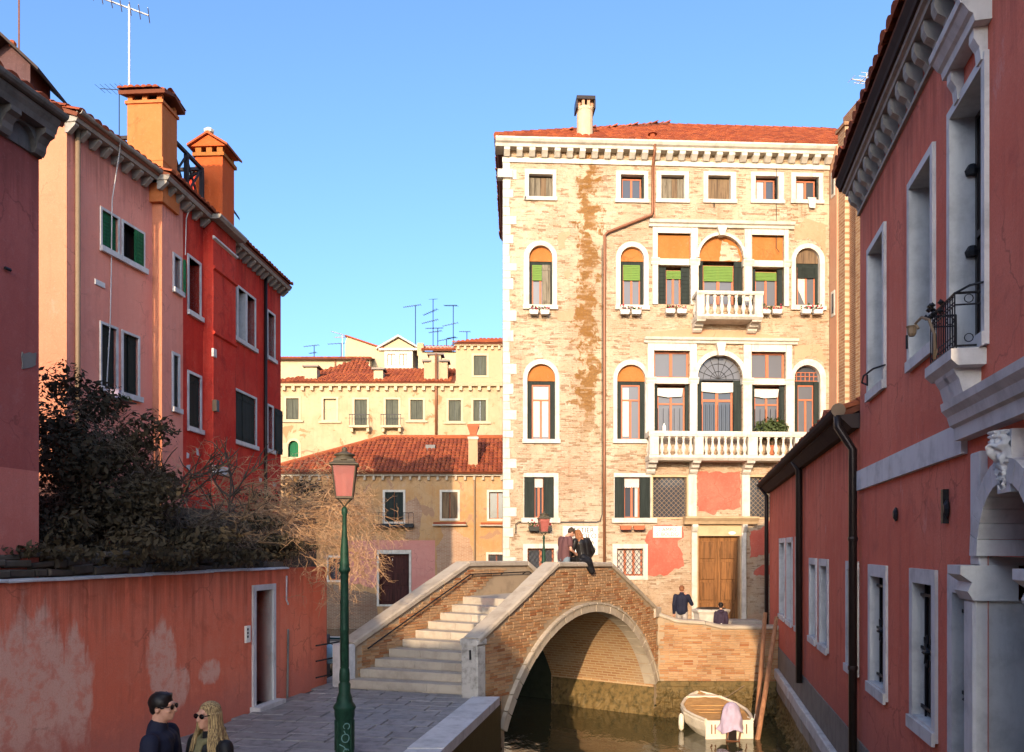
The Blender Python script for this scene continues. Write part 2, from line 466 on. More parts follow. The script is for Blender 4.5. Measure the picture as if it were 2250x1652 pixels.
M['door_wood'] = wood('old_oak_door', (0.27, 0.12, 0.04), (0.09, 0.04, 0.014))
M['door_red'] = wood('dark_red_door', (0.07, 0.02, 0.015), (0.025, 0.01, 0.008))
M['mullion'] = plain('red_brown_window_frame', (0.42, 0.13, 0.06), 0.55)
M['glass'] = glass('window_glass', (0.055, 0.06, 0.07))
M['glass_dark'] = glass('dark_window_glass', (0.018, 0.018, 0.02), 0.35)
M['dark_stone'] = stone('dark_grey_stone', (0.15, 0.135, 0.12), (0.05, 0.045, 0.04), 0.6, 0.6)  # darker grey stone for the rose house cornice
M['glass_grey'] = glass('grey_window_glass', (0.10, 0.10, 0.11), 0.3)
M['curtain'] = plain('white_curtain', (0.52, 0.48, 0.42), 0.9)
M['blind_green'] = plain('green_blind', (0.13, 0.22, 0.04), 0.7)
M['ochre_panel'] = plaster('ochre_panel', (0.37, 0.13, 0.033), (0.42, 0.175, 0.055), (0.27, 0.095, 0.028), 0.3, 0.4)
M['red_panel'] = plaster('faded_red_panel', (0.46, 0.10, 0.065), (0.52, 0.17, 0.11), (0.36, 0.075, 0.045), 0.3, 0.5)
M['pink_patch'] = plaster('salmon_patch', (0.48, 0.25, 0.15), (0.52, 0.31, 0.19), (0.40, 0.19, 0.11), 0.3, 0.5)
M['cream_patch'] = plaster('cream_patch', (0.50, 0.38, 0.25), (0.54, 0.43, 0.30), (0.40, 0.28, 0.17), 0.3, 0.5)
TILE = [(0.26, 0.062, 0.027), (0.36, 0.10, 0.04), (0.30, 0.075, 0.035), (0.40, 0.145, 0.065), (0.20, 0.05, 0.027)]
M['tile'] = bricks_each('terracotta_tile', TILE, (0.16, 0.055, 0.03), 0.35)
M['tile_under'] = plain('roof_underlay', (0.16, 0.05, 0.025), 0.9)
BR = [(0.34, 0.165, 0.075), (0.42, 0.235, 0.11), (0.31, 0.12, 0.05), (0.46, 0.29, 0.16), (0.40, 0.15, 0.075), (0.26, 0.13, 0.065), (0.43, 0.25, 0.125)]
M['bridge_brick'] = bricks_each('bridge_brick', BR, (0.15, 0.09, 0.05), 0.35, (-1.25, -0.55, (0.035, 0.035, 0.015)))
M['mortar'] = plain('lime_mortar', (0.36, 0.27, 0.175), 0.95, var=0.6, scale=2.2)
M['mossy'] = stone('mussel_crust', (0.17, 0.115, 0.045), (0.03, 0.03, 0.012), 0.8, 0.3, 2.5, 0.6)
M['algae'] = stone('algae_stone', (0.03, 0.035, 0.018), (0.012, 0.016, 0.008), 0.6, 0.4, 1.5, 0.5)
M['cement'] = stone('grey_cement', (0.20, 0.19, 0.17), (0.11, 0.10, 0.09), 0.5, 0.6)
M['oldwall'] = stone('dark_old_masonry', (0.11, 0.09, 0.07), (0.035, 0.032, 0.026), 0.7, 0.4, 0.6)
M['water'] = water_mat()
M['sign'] = plain('white_painted_plaster', (0.80, 0.77, 0.68), 0.8, var=0.12)
M['ink'] = plain('black_lettering', (0.02, 0.018, 0.016), 0.8)
M['terracotta'] = plain('terracotta_pot', (0.45, 0.13, 0.06), 0.8)
M['planter'] = plain('white_planter', (0.66, 0.62, 0.55), 0.7)
M['planter_dark'] = plain('dark_planter', (0.05, 0.05, 0.04), 0.7)
M['flower'] = plain('red_flower', (0.35, 0.03, 0.05), 0.8)
M['eave'] = plain('dark_eave_board', (0.06, 0.045, 0.04), 0.9, spec=0.05)
M['leaf'] = plain('leaf_green', (0.055, 0.075, 0.022), 0.7, var=0.6, scale=3)
# ---------------------------------------------------------------- generic building pieces
def surround(poly_out, poly_in, yf=-0.035, yb=0.2):
    b = MB()
    b.wall(poly_out, [poly_in], yf)
    n = len(poly_out)
    b.add([(a, yf, c) for a, c in poly_out] + [(a, 0.0, c) for a, c in poly_out], [(i, i+n, (i+1) % n + n, (i+1) % n) for i in range(n)])
    n = len(poly_in)
    b.add([(a, yf, c) for a, c in poly_in] + [(a, yb, c) for a, c in poly_in], [(i, (i+1) % n, (i+1) % n + n, i+n) for i in range(n)])
    return b

def sash(b, x0, x1, z0, z1, y, t=0.06, cols=2, rows=(), dp=0.05):
    """wood frame with mullions; returns pane rectangles"""
    b.box(x0, x1, y, y+dp, z0, z0+t); b.box(x0, x1, y, y+dp, z1-t, z1)
    b.box(x0, x0+t, y, y+dp, z0+t, z1-t); b.box(x1-t, x1, y, y+dp, z0+t, z1-t)
    xs = [x0+t] + [x0+(x1-x0)*i/cols for i in range(1, cols)] + [x1-t]
    zs = [z0+t] + [z0+(z1-z0)*r for r in rows] + [z1-t]
    for x in xs[1:-1]: b.box(x-t*0.75, x+t*0.75, y-0.012, y+dp, z0+t, z1-t)
    for z in zs[1:-1]: b.box(x0+t, x1-t, y-0.006, y+dp-0.004, z-t*0.6, z+t*0.6)
    return [(xs[i], xs[i+1], zs[j], zs[j+1]) for i in range(len(xs)-1) for j in range(len(zs)-1)]

def panes(par, rs, y, mat):
    for (a, b_, c, d) in rs:
        MB().box(a, b_, y, y+0.01, c, d).build('pane', mat, par)

def leaf(par, x0, x1, z0, z1, y, mat, nslat=0, name='shutter', dp=0.04):
    b = MB()
    b.box(x0, x1, y, y+dp, z0, z1)
    w = x1-x0
    if nslat:
        for i in range(nslat):
            za = z0+0.06+(z1-z0-0.12)*i/nslat; zb = z0+0.06+(z1-z0-0.12)*(i+0.82)/nslat
            b.box(x0+w*0.12, x1-w*0.12, y-0.012, y, za, zb)
    else:
        b.box(x0+0.02, x1-0.02, y-0.015, y, z0+0.1, z0+0.18); b.box(x0+0.02, x1-0.02, y-0.015, y, z1-0.2, z1-0.12)
    return b.build(name, mat, par)

def planks(par, x0, x1, z0, z1, y, n, mats, dp=0.03):
    w = (x1-x0)/n
    for i in range(n):
        me = MB().cham(-w/2+0.004, w/2-0.004, 0, dp, 0, z1-z0, 0.006).mesh('plank', mats[i % len(mats)])
        link('plank', me, par, (x0+w*(i+0.5), y+0.004*(i % 3), z0))

def baluster_mesh(h, r, mat, n=10):
    p = [(0.75, 0), (0.75, .07), (.45, .09), (.42, .14), (.8, .24), (.98, .34), (.9, .42), (.55, .58), (.38, .74), (.5, .80), (.42, .86), (.75, .92), (.75, 1)]
    return MB().lathe([(a*r, b*h) for a, b in p], n).mesh('baluster', mat, True)

def tile_mesh(mat, w=0.22, l=0.42, n=5):
    """one barrel tile lying along +y (up-slope), hump up"""
    vs = []
    for j, (yy, rr, zz) in enumerate(((0, 0.52, 0.035), (l, 0.43, 0.0))):
        for i in range(n+1):
            t = math.pi*i/n
            vs.append((w*rr*math.cos(t), yy, zz + w*0.36*math.sin(t)))
    fs = [(i, i+1, n+1+i+1, n+1+i) for i in range(n)] + [tuple(range(n, -1, -1))]
    me = bpy.data.meshes.new('roof_tile'); me.from_pydata(vs, [], [tuple(reversed(f)) for f in fs]); me.materials.append(mat)
    return me

def tile_roof(par, o, ax, up, poly, nparts=0, mat=None, w=0.22, rl=0.36, name='roof_slope', seed=1):
    """a roof plane: o origin, ax unit vector along the eave, up unit vector up the slope, poly in (along, up) coordinates (convex).
    The underlay is the part; tiles nearest the eave are pieces under it, the others one joined mesh."""
    rnd = random.Random(seed)
    mat = mat or M['tile']
    o, ax, up = Vector(o), Vector(ax).normalized(), Vector(up).normalized()
    nrm = ax.cross(up).normalized()
    rot = Matrix((ax, up, nrm)).transposed()
    pts = [o + ax*a + up*b for a, b in poly]
    base = MB().add(pts, [tuple(range(len(pts)))])
    low = [p - nrm*0.08 for p in pts]
    base.add(low, [tuple(range(len(low)-1, -1, -1))])
    n = len(pts); base.add(pts + low, [((i+1) % n, i, i+n, (i+1) % n + n) for i in range(n)])
    slope = base.build(name, M['tile_under'], par)
    def inside(a, b):
        s = None
        for i in range(len(poly)):
            x0, y0 = poly[i]; x1, y1 = poly[(i+1) % len(poly)]
            c = (x1-x0)*(b-y0) - (y1-y0)*(a-x0)
            if c < -1e-6: return False
        return True
    a0, a1 = min(p[0] for p in poly), max(p[0] for p in poly)
    b0, b1 = min(p[1] for p in poly), max(p[1] for p in poly)
    spots = []
    nb = int((b1-b0)/rl)+1; na = int((a1-a0)/w)
    for j in range(nb):
        for i in range(na):
            a = a0+(i+0.5)*w; b = b0+j*rl
            if inside(a, b+0.02) and inside(a, min(b+rl*0.5, b1)): spots.append((a, b))
    tm = tile_mesh(mat, w)
    rest = MB(); tv = [v.co.copy() for v in tm.vertices]; tf = [tuple(p.vertices) for p in tm.polygons]
    for k, (a, b) in enumerate(spots):
        j = Vector((rnd.uniform(-.012, .012), rnd.uniform(-.02, .02) - 0.03, rnd.uniform(0.005, .018)))
        yaw = Matrix.Rotation(rnd.uniform(-.04, .04), 3, 'Z')
        if k < nparts:
            t = link('roof_tile', tm, slope, o+ax*a+up*b + rot @ j, (rot @ yaw).to_euler())
        else:
            rest.add([o+ax*a+up*b + rot @ (yaw @ v + j) for v in tv], tf)
    if rest.V:
        rest.build('roof_tiles', mat, slope, kind='stuff')
    return slope

def text_piece(par, txt, x, y, z, size, mat, name='lettering', rot=(R(90), 0, 0), align='CENTER', sx=1.0):
    cu = bpy.data.curves.new(name, 'FONT'); cu.body = txt; cu.size = size; cu.align_x = align; cu.align_y = 'CENTER'; cu.extrude = 0.002
    cu.resolution_u = 3
    tmp = bpy.data.objects.new('tmp', cu); COL.objects.link(tmp)
    dg = bpy.context.evaluated_depsgraph_get()
    me = bpy.data.meshes.new_from_object(tmp.evaluated_get(dg))
    bpy.data.objects.remove(tmp); bpy.data.curves.remove(cu)
    me.name = name; me.materials.clear(); me.materials.append(mat)
    return link(name, me, par, (x, y, z), rot, (sx, 1, 1))

# ---------------------------------------------------------------- the palazzo
PF = Fac(-0.2875, 28.75, 87.05)
X, Z = PF.s, PF.z
PAL_RUST = X(1291)
M['palazzo'] = palazzo_wall()
pal = thing('palazzo', 'tall cream palazzo of worn brick with white stone balconies and arched windows', 'building', fac=PF)
PR = X(1822)                      # right end
PTOP = Z(1400, 331)               # top of wall at the cornice
GZ = 0.0

def q(v): return (X(v[0]), X(v[1]), Z((v[0]+v[1])/2, v[3]), Z((v[0]+v[1])/2, v[2]))   # px box (x0,x1,ytop,ybottom) -> s0,s1,z0,z1
holes = []
ser_h = []
wins = []
# attic row
att = [((1162, 1214.5, 383, 434), 'shut', (1153, 1222, 372.5, 441)), ((1363.7, 1415.5, 384, 437.6), 'glass', (1353, 1424, 375.7, 446)),
       ((1452.5, 1503.6, 385, 438), 'shut', (1442, 1513, 376.5, 446)), ((1555.5, 1605.6, 386, 438.5), 'brown', (1545, 1617, 377.5, 447)),
       ((1659.6, 1710, 387, 439), 'curt', (1650, 1722, 378.5, 447.5)), ((1748, 1799, 388.6, 440), 'curt', (1738, 1808, 380, 448)),]
for o_, st, fr in att:
    a, b, c, d = q(o_); f = q(fr)
    holes.append(rect(a, b, c, d)); wins.append(('attic', st, (a, b, c, d), f))
# arched windows: opening, outer, tympanum bottom
for nm, o_, fr, ty, st in (
        ('arch', (1162.6, 1213.7, 539.4, 669.4), (1150.5, 1224, 529, 680), 571.4, 'half'),
        ('arch', (1363.4, 1415, 542, 670), (1353, 1425, 531, 681), 571.4, 'blind'),
        ('arch', (1748, 1801, 545, 670.5), (1738.5, 1812, 535, 682), 576, 'brownblind'),
        ('archl', (1158.5, 1220, 799.6, 965.7), (1149, 1229, 789, 974), 835.5, 'white'),
        ('archl', (1355.8, 1418, 801, 965), (1347.5, 1425, 790, 974), 836, 'curt'),
        ('archl', (1745, 1802, 802, 961.6), (1737.6, 1814, 789, 973), 836.6, 'fan')):
    a, b, c, d = q(o_); f = q(fr)
    holes.append(archrect(a, b, c, d)); wins.append((nm, st, (a, b, c, d), f, Z(o_[0], ty)))
# serliana side lights
ser = {'u': dict(side=((1445, 1517), (1653, 1722)), top=(515, 570), low=(586, 670), cen=(1535, 1633, 518, 670), tym=571),
       'l': dict(side=((1437.5, 1515), (1651.5, 1726)), top=(772, 831), low=(845, 956), cen=(1532, 1631, 780.6, 956), tym=833)}
for k, v in ser.items():
    for (p0, p1) in v['side']:
        holes.append(rect(X(p0), X(p1), Z(1580, v['top'][1]), Z(1580, v['top'][0])))
        holes.append(rect(X(p0), X(p1), Z(1580, v['low'][1]), Z(1580, v['low'][0])))
    a, b, c, d = q(v['cen']); holes.append(archrect(a, b, c, d, 18)); ser_h += holes[-5:]
# mezzanine and ground floor
MZ = {'d1': (1151.6, 1217, 1048, 1137.7), 'd2': (1350, 1429, 1048, 1138), 'l1': (1434.7, 1509, 1048, 1136.5), 'l2': (1647, 1722, 1048, 1136.5),
      'e1': (1159, 1217.5, 1204.7, 1275), 'e2': (1355.5, 1413, 1205, 1265), 'door': (1533, 1624.6, 1177.6, 1372)}
MQ = {k: q(v) for k, v in MZ.items()}
for k, v in MQ.items():
    holes.append(rect(*v))
w_ = MB()
w_.wall(rect(0, PR, -1.0, PTOP), holes, 0.0, 0.26, ser_h)
w_.prismz([(0.004, 0.0), (0.03, 0.6), (PR-0.03, 0.6), (PR+0.4, 9.0), (0.5, 9.0)], -1.0, PTOP)
w_.build('wall', M['palazzo'], pal)

def pal_window(kind, st, o_, f, ty=None):
    a, b, c, d = o_
    w = b-a; y = 0.17
    bb = MB(); rs = []
    if kind == 'attic':
        if st in ('shut', 'brown'):
            bb.box(a, b, 0.235, 0.25, c, d)
            win = bb.build('window', M['dark'], pal)
            planks(win, a+0.01, b-0.01, c, d-0.06, 0.14, 4 if st == 'shut' else 2, [M['grey_shutter'], M['grey_shutter'], M['brown_shutter']] if st == 'shut' else [M['brown_shutter']])
        else:
            rs = sash(bb, a+0.06, b-0.08, c, d-0.08, y, 0.045, 2)
            win = bb.build('window', M['mullion'], pal); panes(win, rs, y+0.02, M['glass'])
            leaf(win, b-0.07, b-0.01, c, d-0.05, 0.05, M['dark_shutter'])
            leaf(win, a+0.005, a+0.05, c, d-0.05, 0.05, M['dark_shutter'])
            if st == 'curt':
                MB().box(a+0.1, a+w*0.42, y+0.012, y+0.018, c+0.05, d-0.15).build('curtain', M['curtain'], win)
        surround(rect(*f), rect(a, b, c, d)).build('stone_frame', M['istrian'], win)
        MB().box(f[0]-0.03, f[1]+0.03, -0.075, -0.036, f[2], f[2]+0.13).build('sill', M['istrian'], win)
        return win
    arch = archrect(a, b, c, d)
    zt = ty
    low = kind == 'archl'
    t = 0.11 if not low else 0.17
    # dark outer wood frame, then sash
    bb.box(a, a+t, 0.15, 0.2, c, zt); bb.box(b-t, b, 0.15, 0.2, c, zt); bb.box(a+t, b-t, 0.15, 0.2, zt-0.12, zt)
    win = bb.build('window', M['dark_shutter'], pal)
    sb = MB()
    top = zt-0.12
    if low:
        rs = sash(sb, a+t, b-t, c, top, y, 0.05, 1, (0.72,))
        xm = (a+b)/2; zz = c+(top-c)*0.72
        sb.box(xm-0.035, xm+0.035, y-0.01, y+0.045, c+0.05, zz)
    else:
        rs = sash(sb, a+t, b-t, c, top, y, 0.045, 2)
    sb.build('sash', M['mullion'], win)
    panes(win, rs, y+0.025, M['glass_grey'])
    if st == 'white':
        MB().box(a+t+0.06, b-t-0.06, y+0.012, y+0.02, c+0.12, top-0.08).build('curtain', M['curtain'], win)
    if st == 'curt':
        MB().box(a+t+0.06, a+w*0.45, y+0.012, y+0.02, c+0.12, top-0.1).build('curtain', M['curtain'], win)
    if st in ('blind', 'half', 'brownblind'):
        zb = top-(0.55 if st != 'brownblind' else 0.4)
        bl = MB(); n = 9
        for i in range(n):
            bl.box(a+t+0.01, (b-t-0.01) if st != 'half' else (a+w*0.56), 0.115, 0.135, zb+(top-zb)*i/n, zb+(top-zb)*(i+0.85)/n)
        bl.build('blind', M['blind_green'] if st != 'brownblind' else M['dark_shutter'], win)
    if st == 'half':
        leaf(win, a+w*0.58, b-t*0.6, c, top, 0.1, M['grey_shutter'])
    if st == 'brownblind':
        pl = [(a+t+0.02, c+0.7), (a+w*0.45, c+0.1), (a+w*0.52, c+0.1), (a+w*0.52, top-0.3), (a+t+0.02, top-0.3)]
        MB().prism(pl, y+0.012, y+0.02).build('curtain', M['curtain'], win)
    tym = [(x, z) for x, z in arch if z >= zt] + [(a, zt), (b, zt)]
    tym = [(b, zt)] + [(x, z) for x, z in arch[2:] if z > zt] + [(a, zt)]
    if st == 'fan':
        MB().prism(tym, 0.2, 0.21).build('pane', M['glass'], win)
        fb = MB()
        for i in range(5): fb.box(a+w*(i+1)/6-0.012, a+w*(i+1)/6+0.012, 0.17, 0.2, zt, zt+0.32)
        for z in (zt+0.02, zt+0.18, zt+0.32): fb.box(a+0.03, b-0.03, 0.165, 0.2, z, z+0.025)
        fb.build('fanlight_grille', M['mullion'], win)
        for s_ in ((a+0.01, a+0.16), (b-0.2, b-0.01)): leaf(win, s_[0], s_[1], c, zt-0.02, 0.08, M['dark_shutter'])
    else:
        MB().prism(tym, 0.12, 0.2).build('tympanum', M['ochre_panel'] if st != 'brownblind' else M['brown_shutter'], win)
    so = archrect(f[0], f[1], f[2]+0.001, f[3])
    surround(so, arch).build('stone_frame', M['istrian'], win)
    MB().box(f[0]-0.03, f[1]+0.03, -0.10, -0.036, f[2], f[2]+0.14).build('sill', M['istrian'], win)
    return win
for args in wins: pal_window(*args)

# serliana windows
def ser_window(v, upper):
    zt0, zt1 = Z(1580, v['top'][1]), Z(1580, v['top'][0]); zl0, zl1 = Z(1580, v['low'][1]), Z(1580, v['low'][0])
    y = 0.17
    for i, (p0, p1) in enumerate(v['side']):
        a, b = X(p0), X(p1); w = b-a
        bb = MB()
        if upper:
            MB().box(a, b, 0.1, 0.2, zt0, zt1).build('ochre_panel', M['ochre_panel'], pal)
        else:
            rs2 = sash(bb, a, b, zt0, zt1, y, 0.07, 2)
        m = 0.32 if (upper and i == 0) else 0.14
        rs = sash(bb, a+m, b-(m if i == 0 else 0.2), zl0, zl1-0.1, y, 0.05, 2, () if upper else (0.66,))
        win = bb.build('window', M['mullion'], pal)
        panes(win, rs + ([] if upper else rs2), y+0.025, M['glass_grey'])
        mt = M['dark_shutter']
        leaf(win, a+0.01, a+m, zl0, zl1, 0.1, mt, 9 if m > 0.2 else 0); leaf(win, b-(m if i == 0 else 0.2)+0.005, b-0.01, zl0, zl1, 0.1, mt, 9 if m > 0.2 else 0)
        if upper:
            bl = MB()
            for k in range(6): bl.box(a+m+0.02, b-0.22, 0.12, 0.14, zl1-0.42+0.05*k, zl1-0.38+0.05*k)
            bl.build('blind', M['blind_green'], win)
        else:
            zv = zl1-0.12
            MB().prism([(a+m, zv), (a+m, zv-0.27), (a+w*0.4, zv-0.33), (b-0.25, zv-0.3), (b-0.2, zv)][::-1], 0.1, 0.13).build('awning', M['curtain'], win)
            gb = MB()
            for k in range(6): gb.tube([(a+m+(w-m*2)*k/5, 0.06, zl0), (a+m+(w-m*2)*k/5, 0.06, zl0+0.95)], 0.008, 5)
            gb.build('bar', M['iron'], win)
    a, b, c, d = q(v['cen']); w = b-a
    zt = Z(1580, v['tym']); arch = archrect(a, b, c, d, 18)
    tym = [(b, zt)] + [(x, z) for x, z in arch[2:] if z > zt] + [(a, zt)]
    bb = MB(); m = 0.18
    rs = sash(bb, a+m, b-0.3, c, zt-0.15, y, 0.07, 2, () if upper else (0.68,))
    win = bb.build('window', M['mullion'], pal)
    panes(win, rs, y+0.025, M['glass_grey'] if upper else M['glass'])
    leaf(win, a+0.01, a+m, c, zt-0.02, 0.1, M['dark_shutter']); leaf(win, b-0.3, b-0.01, c, zt-0.02, 0.1, M['dark_shutter'])
    if upper:
        MB().prism(tym, 0.12, 0.2).build('tympanum', M['ochre_panel'], win)
        MB().prism(ragged([((a+b)/2, zt+0.02), (b-0.06, zt+0.02), (b-0.2, zt+0.5), ((a+b)/2+0.05, d-0.12)], 0.03, 0.1, 4), 0.112, 0.12).build('bare_brick_patch', M['palazzo'], win)
        bl = MB()
        for k in range(10): bl.box(a+m+0.03, b-0.34, 0.12, 0.14, zt-0.72+0.055*k, zt-0.675+0.055*k)
        bl.build('blind', M['blind_green'], win)
    else:
        MB().prism(tym, 0.19, 0.2).build('pane', M['glass_grey'], win)
        fb = MB(); cx = (a+b)/2; r = w/2
        for k in range(9):
            t = math.pi*k/8; fb.tube([(cx, 0.18, zt+0.03), (cx+r*0.97*math.cos(t), 0.18, zt+0.03+r*0.95*math.sin(t))], 0.012, 4)
        for rr in (0.35, 0.68): fb.tube([(cx+r*rr*math.cos(math.pi*k/12), 0.18, zt+0.03+r*rr*math.sin(math.pi*k/12)) for k in range(13)], 0.012, 4)
        fb.build('fanlight_grille', M['iron'], win)
        MB().prism([(a+m, zt-0.1), (a+m, zt-0.42), (a+w*0.5, zt-0.48), (b-0.3, zt-0.44), (b-0.3, zt-0.1)][::-1], 0.1, 0.13).build('awning', M['curtain'], win)
        gb = MB()
        for k in range(9): gb.tube([(a+m+(w-m-0.3)*k/8, 0.06, c), (a+m+(w-m-0.3)*k/8, 0.06, c+1.1)], 0.008, 5)
        gb.build('bar', M['iron'], win)
    return win
ser_window(ser['u'], True); ser_window(ser['l'], False)

def ser_stone(v, corn, pil, lint, arch_out, keyz):
    """entablature, pilasters with capitals, lintels, archivolt, keystone"""
    g = MB()
    a, b = X(corn[0]), X(corn[1]); z0, z1 = Z(1580, corn[3]), Z(1580, corn[2])
    h = z1-z0
    g.extx([(0.0, z0), (-0.10, z0), (-0.13, z0+h*0.4), (-0.2, z0+h*0.55), (-0.24, z1), (0.0, z1)], a, b)
    ent = g.build('entablature', M['istrian'], pal, fix=True)
    zl0, zl1 = Z(1580, lint[1]), Z(1580, lint[0])
    zb = Z(1580, v['low'][1])
    for (p0, p1) in pil:
        a, b = X(p0), X(p1); wd = b-a
        pb = MB()
        pb.box(a, b, -0.07, 0.1, zb-0.02, zl0)
        pb.box(a+wd*0.05, b-wd*0.05, -0.055, 0.1, zl1, z0)
        cap = MB()
        cap.extx([(0.1, zl0), (-0.075, zl0), (-0.11, zl0+(zl1-zl0)*0.4), (-0.10, zl0+(zl1-zl0)*0.5), (-0.15, zl1-0.03), (-0.15, zl1), (0.1, zl1)], a-0.05, b+0.05)
        p_ = pb.build('pilaster', M['istrian'], ent)
        cap.build('capital', M['istrian'], ent, fix=True)
    xs = sorted([X(p) for pr in pil for p in pr])
    for (p0, p1) in v['side']:
        a, b = X(p0), X(p1)
        # lintel butts the pilasters it lies between
        a = max([x for x in xs if x <= a+0.03] or [a]); b = min([x for x in xs if x >= b-0.03] or [b])
        MB().box(a+0.055, b-0.055, -0.06, 0.12, zl0, zl1-0.004).build('lintel', M['istrian'], ent)
        MB().box(a, b, -0.052, 0.1, Z(1580, v['top'][0]), z0).build('frieze', M['istrian'], ent)
    # archivolt in voussoirs
    a, b, c, d = q(v['cen']); cx = (a+b)/2; r0 = (b-a)/2; r1 = (X(arch_out[1])-X(arch_out[0]))/2
    zs = d-r0; n = 11
    for i in range(n):
        t0, t1 = math.pi*i/n+0.004, math.pi*(i+1)/n-0.004
        pts = [(cx+r0*math.cos(t0), zs+r0*math.sin(t0)), (cx+r1*math.cos(t0), zs+r1*math.sin(t0)), (cx+r1*math.cos((t0+t1)/2), zs+r1*math.sin((t0+t1)/2)),
               (cx+r1*math.cos(t1), zs+r1*math.sin(t1)), (cx+r0*math.cos(t1), zs+r0*math.sin(t1)), (cx+r0*math.cos((t0+t1)/2), zs+r0*math.sin((t0+t1)/2))]
        MB().prism(pts, -0.085, 0.1).build('voussoir', M['istrian'], ent)
    kb = MB().prism([(cx-0.09, zs+r0-0.04), (cx+0.09, zs+r0-0.04), (cx+0.17, z0+0.02), (cx-0.17, z0+0.02)], -0.19, 0.1)
    kb.build('keystone', M['istrian'], ent)
    # spandrel panels between archivolt and entablature
    return ent
ser_stone(ser['u'], (1425, 1743, 489, 502), ((1433, 1445), (1517, 1533.5), (1634.5, 1651), (1722, 1732)), (571, 585), (1528, 1639), 489)
ser_stone(ser['l'], (1414.5, 1750.6, 744.8, 756), ((1422, 1437), (1515, 1531), (1632, 1651), (1726, 1740)), (831, 844.5), (1521, 1641), 744)

def balcony(px0, px1, yr0, yr1, yb, ys, posts, nb, corbels, ycb, proj, label=None):
    b0, b1 = X(px0), X(px1)
    z0, z1, zb, zs = Z(1580, yr1), Z(1580, yr0), Z(1580, yb), Z(1580, ys)
    g = MB()
    g.extx([(-0.002, zs), (-proj+0.05, zs), (-proj-0.03, zs+(zb-zs)*0.5), (-proj-0.03, zb), (-0.002, zb)], b0, b1)
    bal = g.build('balcony', M['istrian'], pal, fix=True)
    MB().extx([(-proj+0.2, z0), (-proj-0.01, z0), (-proj-0.04, z0+(z1-z0)*0.5), (-proj-0.04, z1), (-proj+0.2, z1)], b0-0.02, b1+0.02).build('rail', M['istrian'], bal, fix=True)
    bm_ = baluster_mesh(z0-zb, 0.088, M['istrian'])
    for p0, p1 in posts:
        MB().cham(X(p0), X(p1), -proj-0.012, -proj+0.19, zb, z0, 0.02).build('post', M['istrian'], bal)
    for (p0, p1), n in zip([(posts[i][1], posts[i+1][0]) for i in range(len(posts)-1)], nb):
        a, b = X(p0), X(p1)
        for k in range(n):
            link('baluster', bm_, bal, (a+(b-a)*(k+0.5)/n, -proj+0.085, zb))
    for sx in (b0+0.1, b1-0.1):
        for k in range(2):
            link('baluster', bm_, bal, (sx, -proj+0.36+0.25*k, zb))
        MB().box(sx-0.1, sx+0.1, -proj+0.2, -0.001, z0, z1).build('rail', M['istrian'], bal)
    for p0, p1 in corbels:
        a, b = X(p0), X(p1); zc = Z(1580, ycb); h = zs-zc
        MB().extx([(-0.04, zs), (-0.04, zc), (-0.12, zc+h*0.04), (-0.2, zc+h*0.22), (-0.22, zc+h*0.38), (-0.36, zc+h*0.5), (-0.42, zc+h*0.72), (-proj+0.1, zc+h*0.82), (-proj+0.06, zs)][::-1], a, b).build('corbel', M['istrian'], bal, fix=True)
    return bal
balcony(1519, 1660, 654, 661, 704, 713, ((1519, 1535), (1643, 1660)), (7,), ((1520, 1539), (1639, 1659)), 733, 0.75)
balcony(1417, 1752, 954, 965, 1005, 1016, ((1418, 1438), (1515, 1534), (1630, 1650), (1731, 1751)), (5, 7, 5), ((1418, 1437), (1513, 1530), (1629, 1646), (1731, 1748)), 1043, 0.7)

# cornice with modillions
g = MB(); zc0, zc1 = Z(1400, 338), Z(1400, 321)
h = zc1-zc0
g.extx([(0.3, zc0), (-0.34, zc0), (-0.36, zc0+h*0.35), (-0.44, zc0+h*0.5), (-0.5, zc1-0.06), (-0.5, zc1), (0.3, zc1)], -0.3, PR+0.25)
cor = g.build('cornice', M['istrian'], pal, fix=True)
zf0, zf1 = Z(1400, 364), Z(1400, 353.5)
MB().box(-0.05, PR, -0.06, 0.2, zf0, zf1).build('frieze', M['istrian'], cor)
mm = MB().extx([(0.0, 0), (-0.12, 0.0), (-0.2, 0.07), (-0.3, 0.15), (-0.3, zc0-zf1), (0.0, zc0-zf1)][::-1], -0.1, 0.1).mesh('modillion', M['istrian'])
bm = bmesh.new(); bm.from_mesh(mm); bmesh.ops.recalc_face_normals(bm, faces=bm.faces); bm.to_mesh(mm); bm.free()
nm = 27
for i in range(nm): link('modillion', mm, cor, (0.1+(PR-0.2)*i/(nm-1), -0.02, zf1))
# left string-course stub
MB().box(-0.22, 0.3, -0.12, 0.2, Z(1110, 392), Z(1110, 374)).build('corner_stone', M['istrian'], cor)

# quoins
qz = -0.3; k = 0
rq = random.Random(3)
while qz < zf0-0.05:
    hq = rq.uniform(0.24, 0.42); wq = (0.2, 0.34, 0.24, 0.45, 0.22)[k % 5]
    MB().cham(-0.03, wq, -0.03-0.004*(k % 2), 0.3, qz+0.004, min(qz+hq, zf0)-0.004, 0.01).build('quoin', M['istrian'], pal)
    qz += hq; k += 1

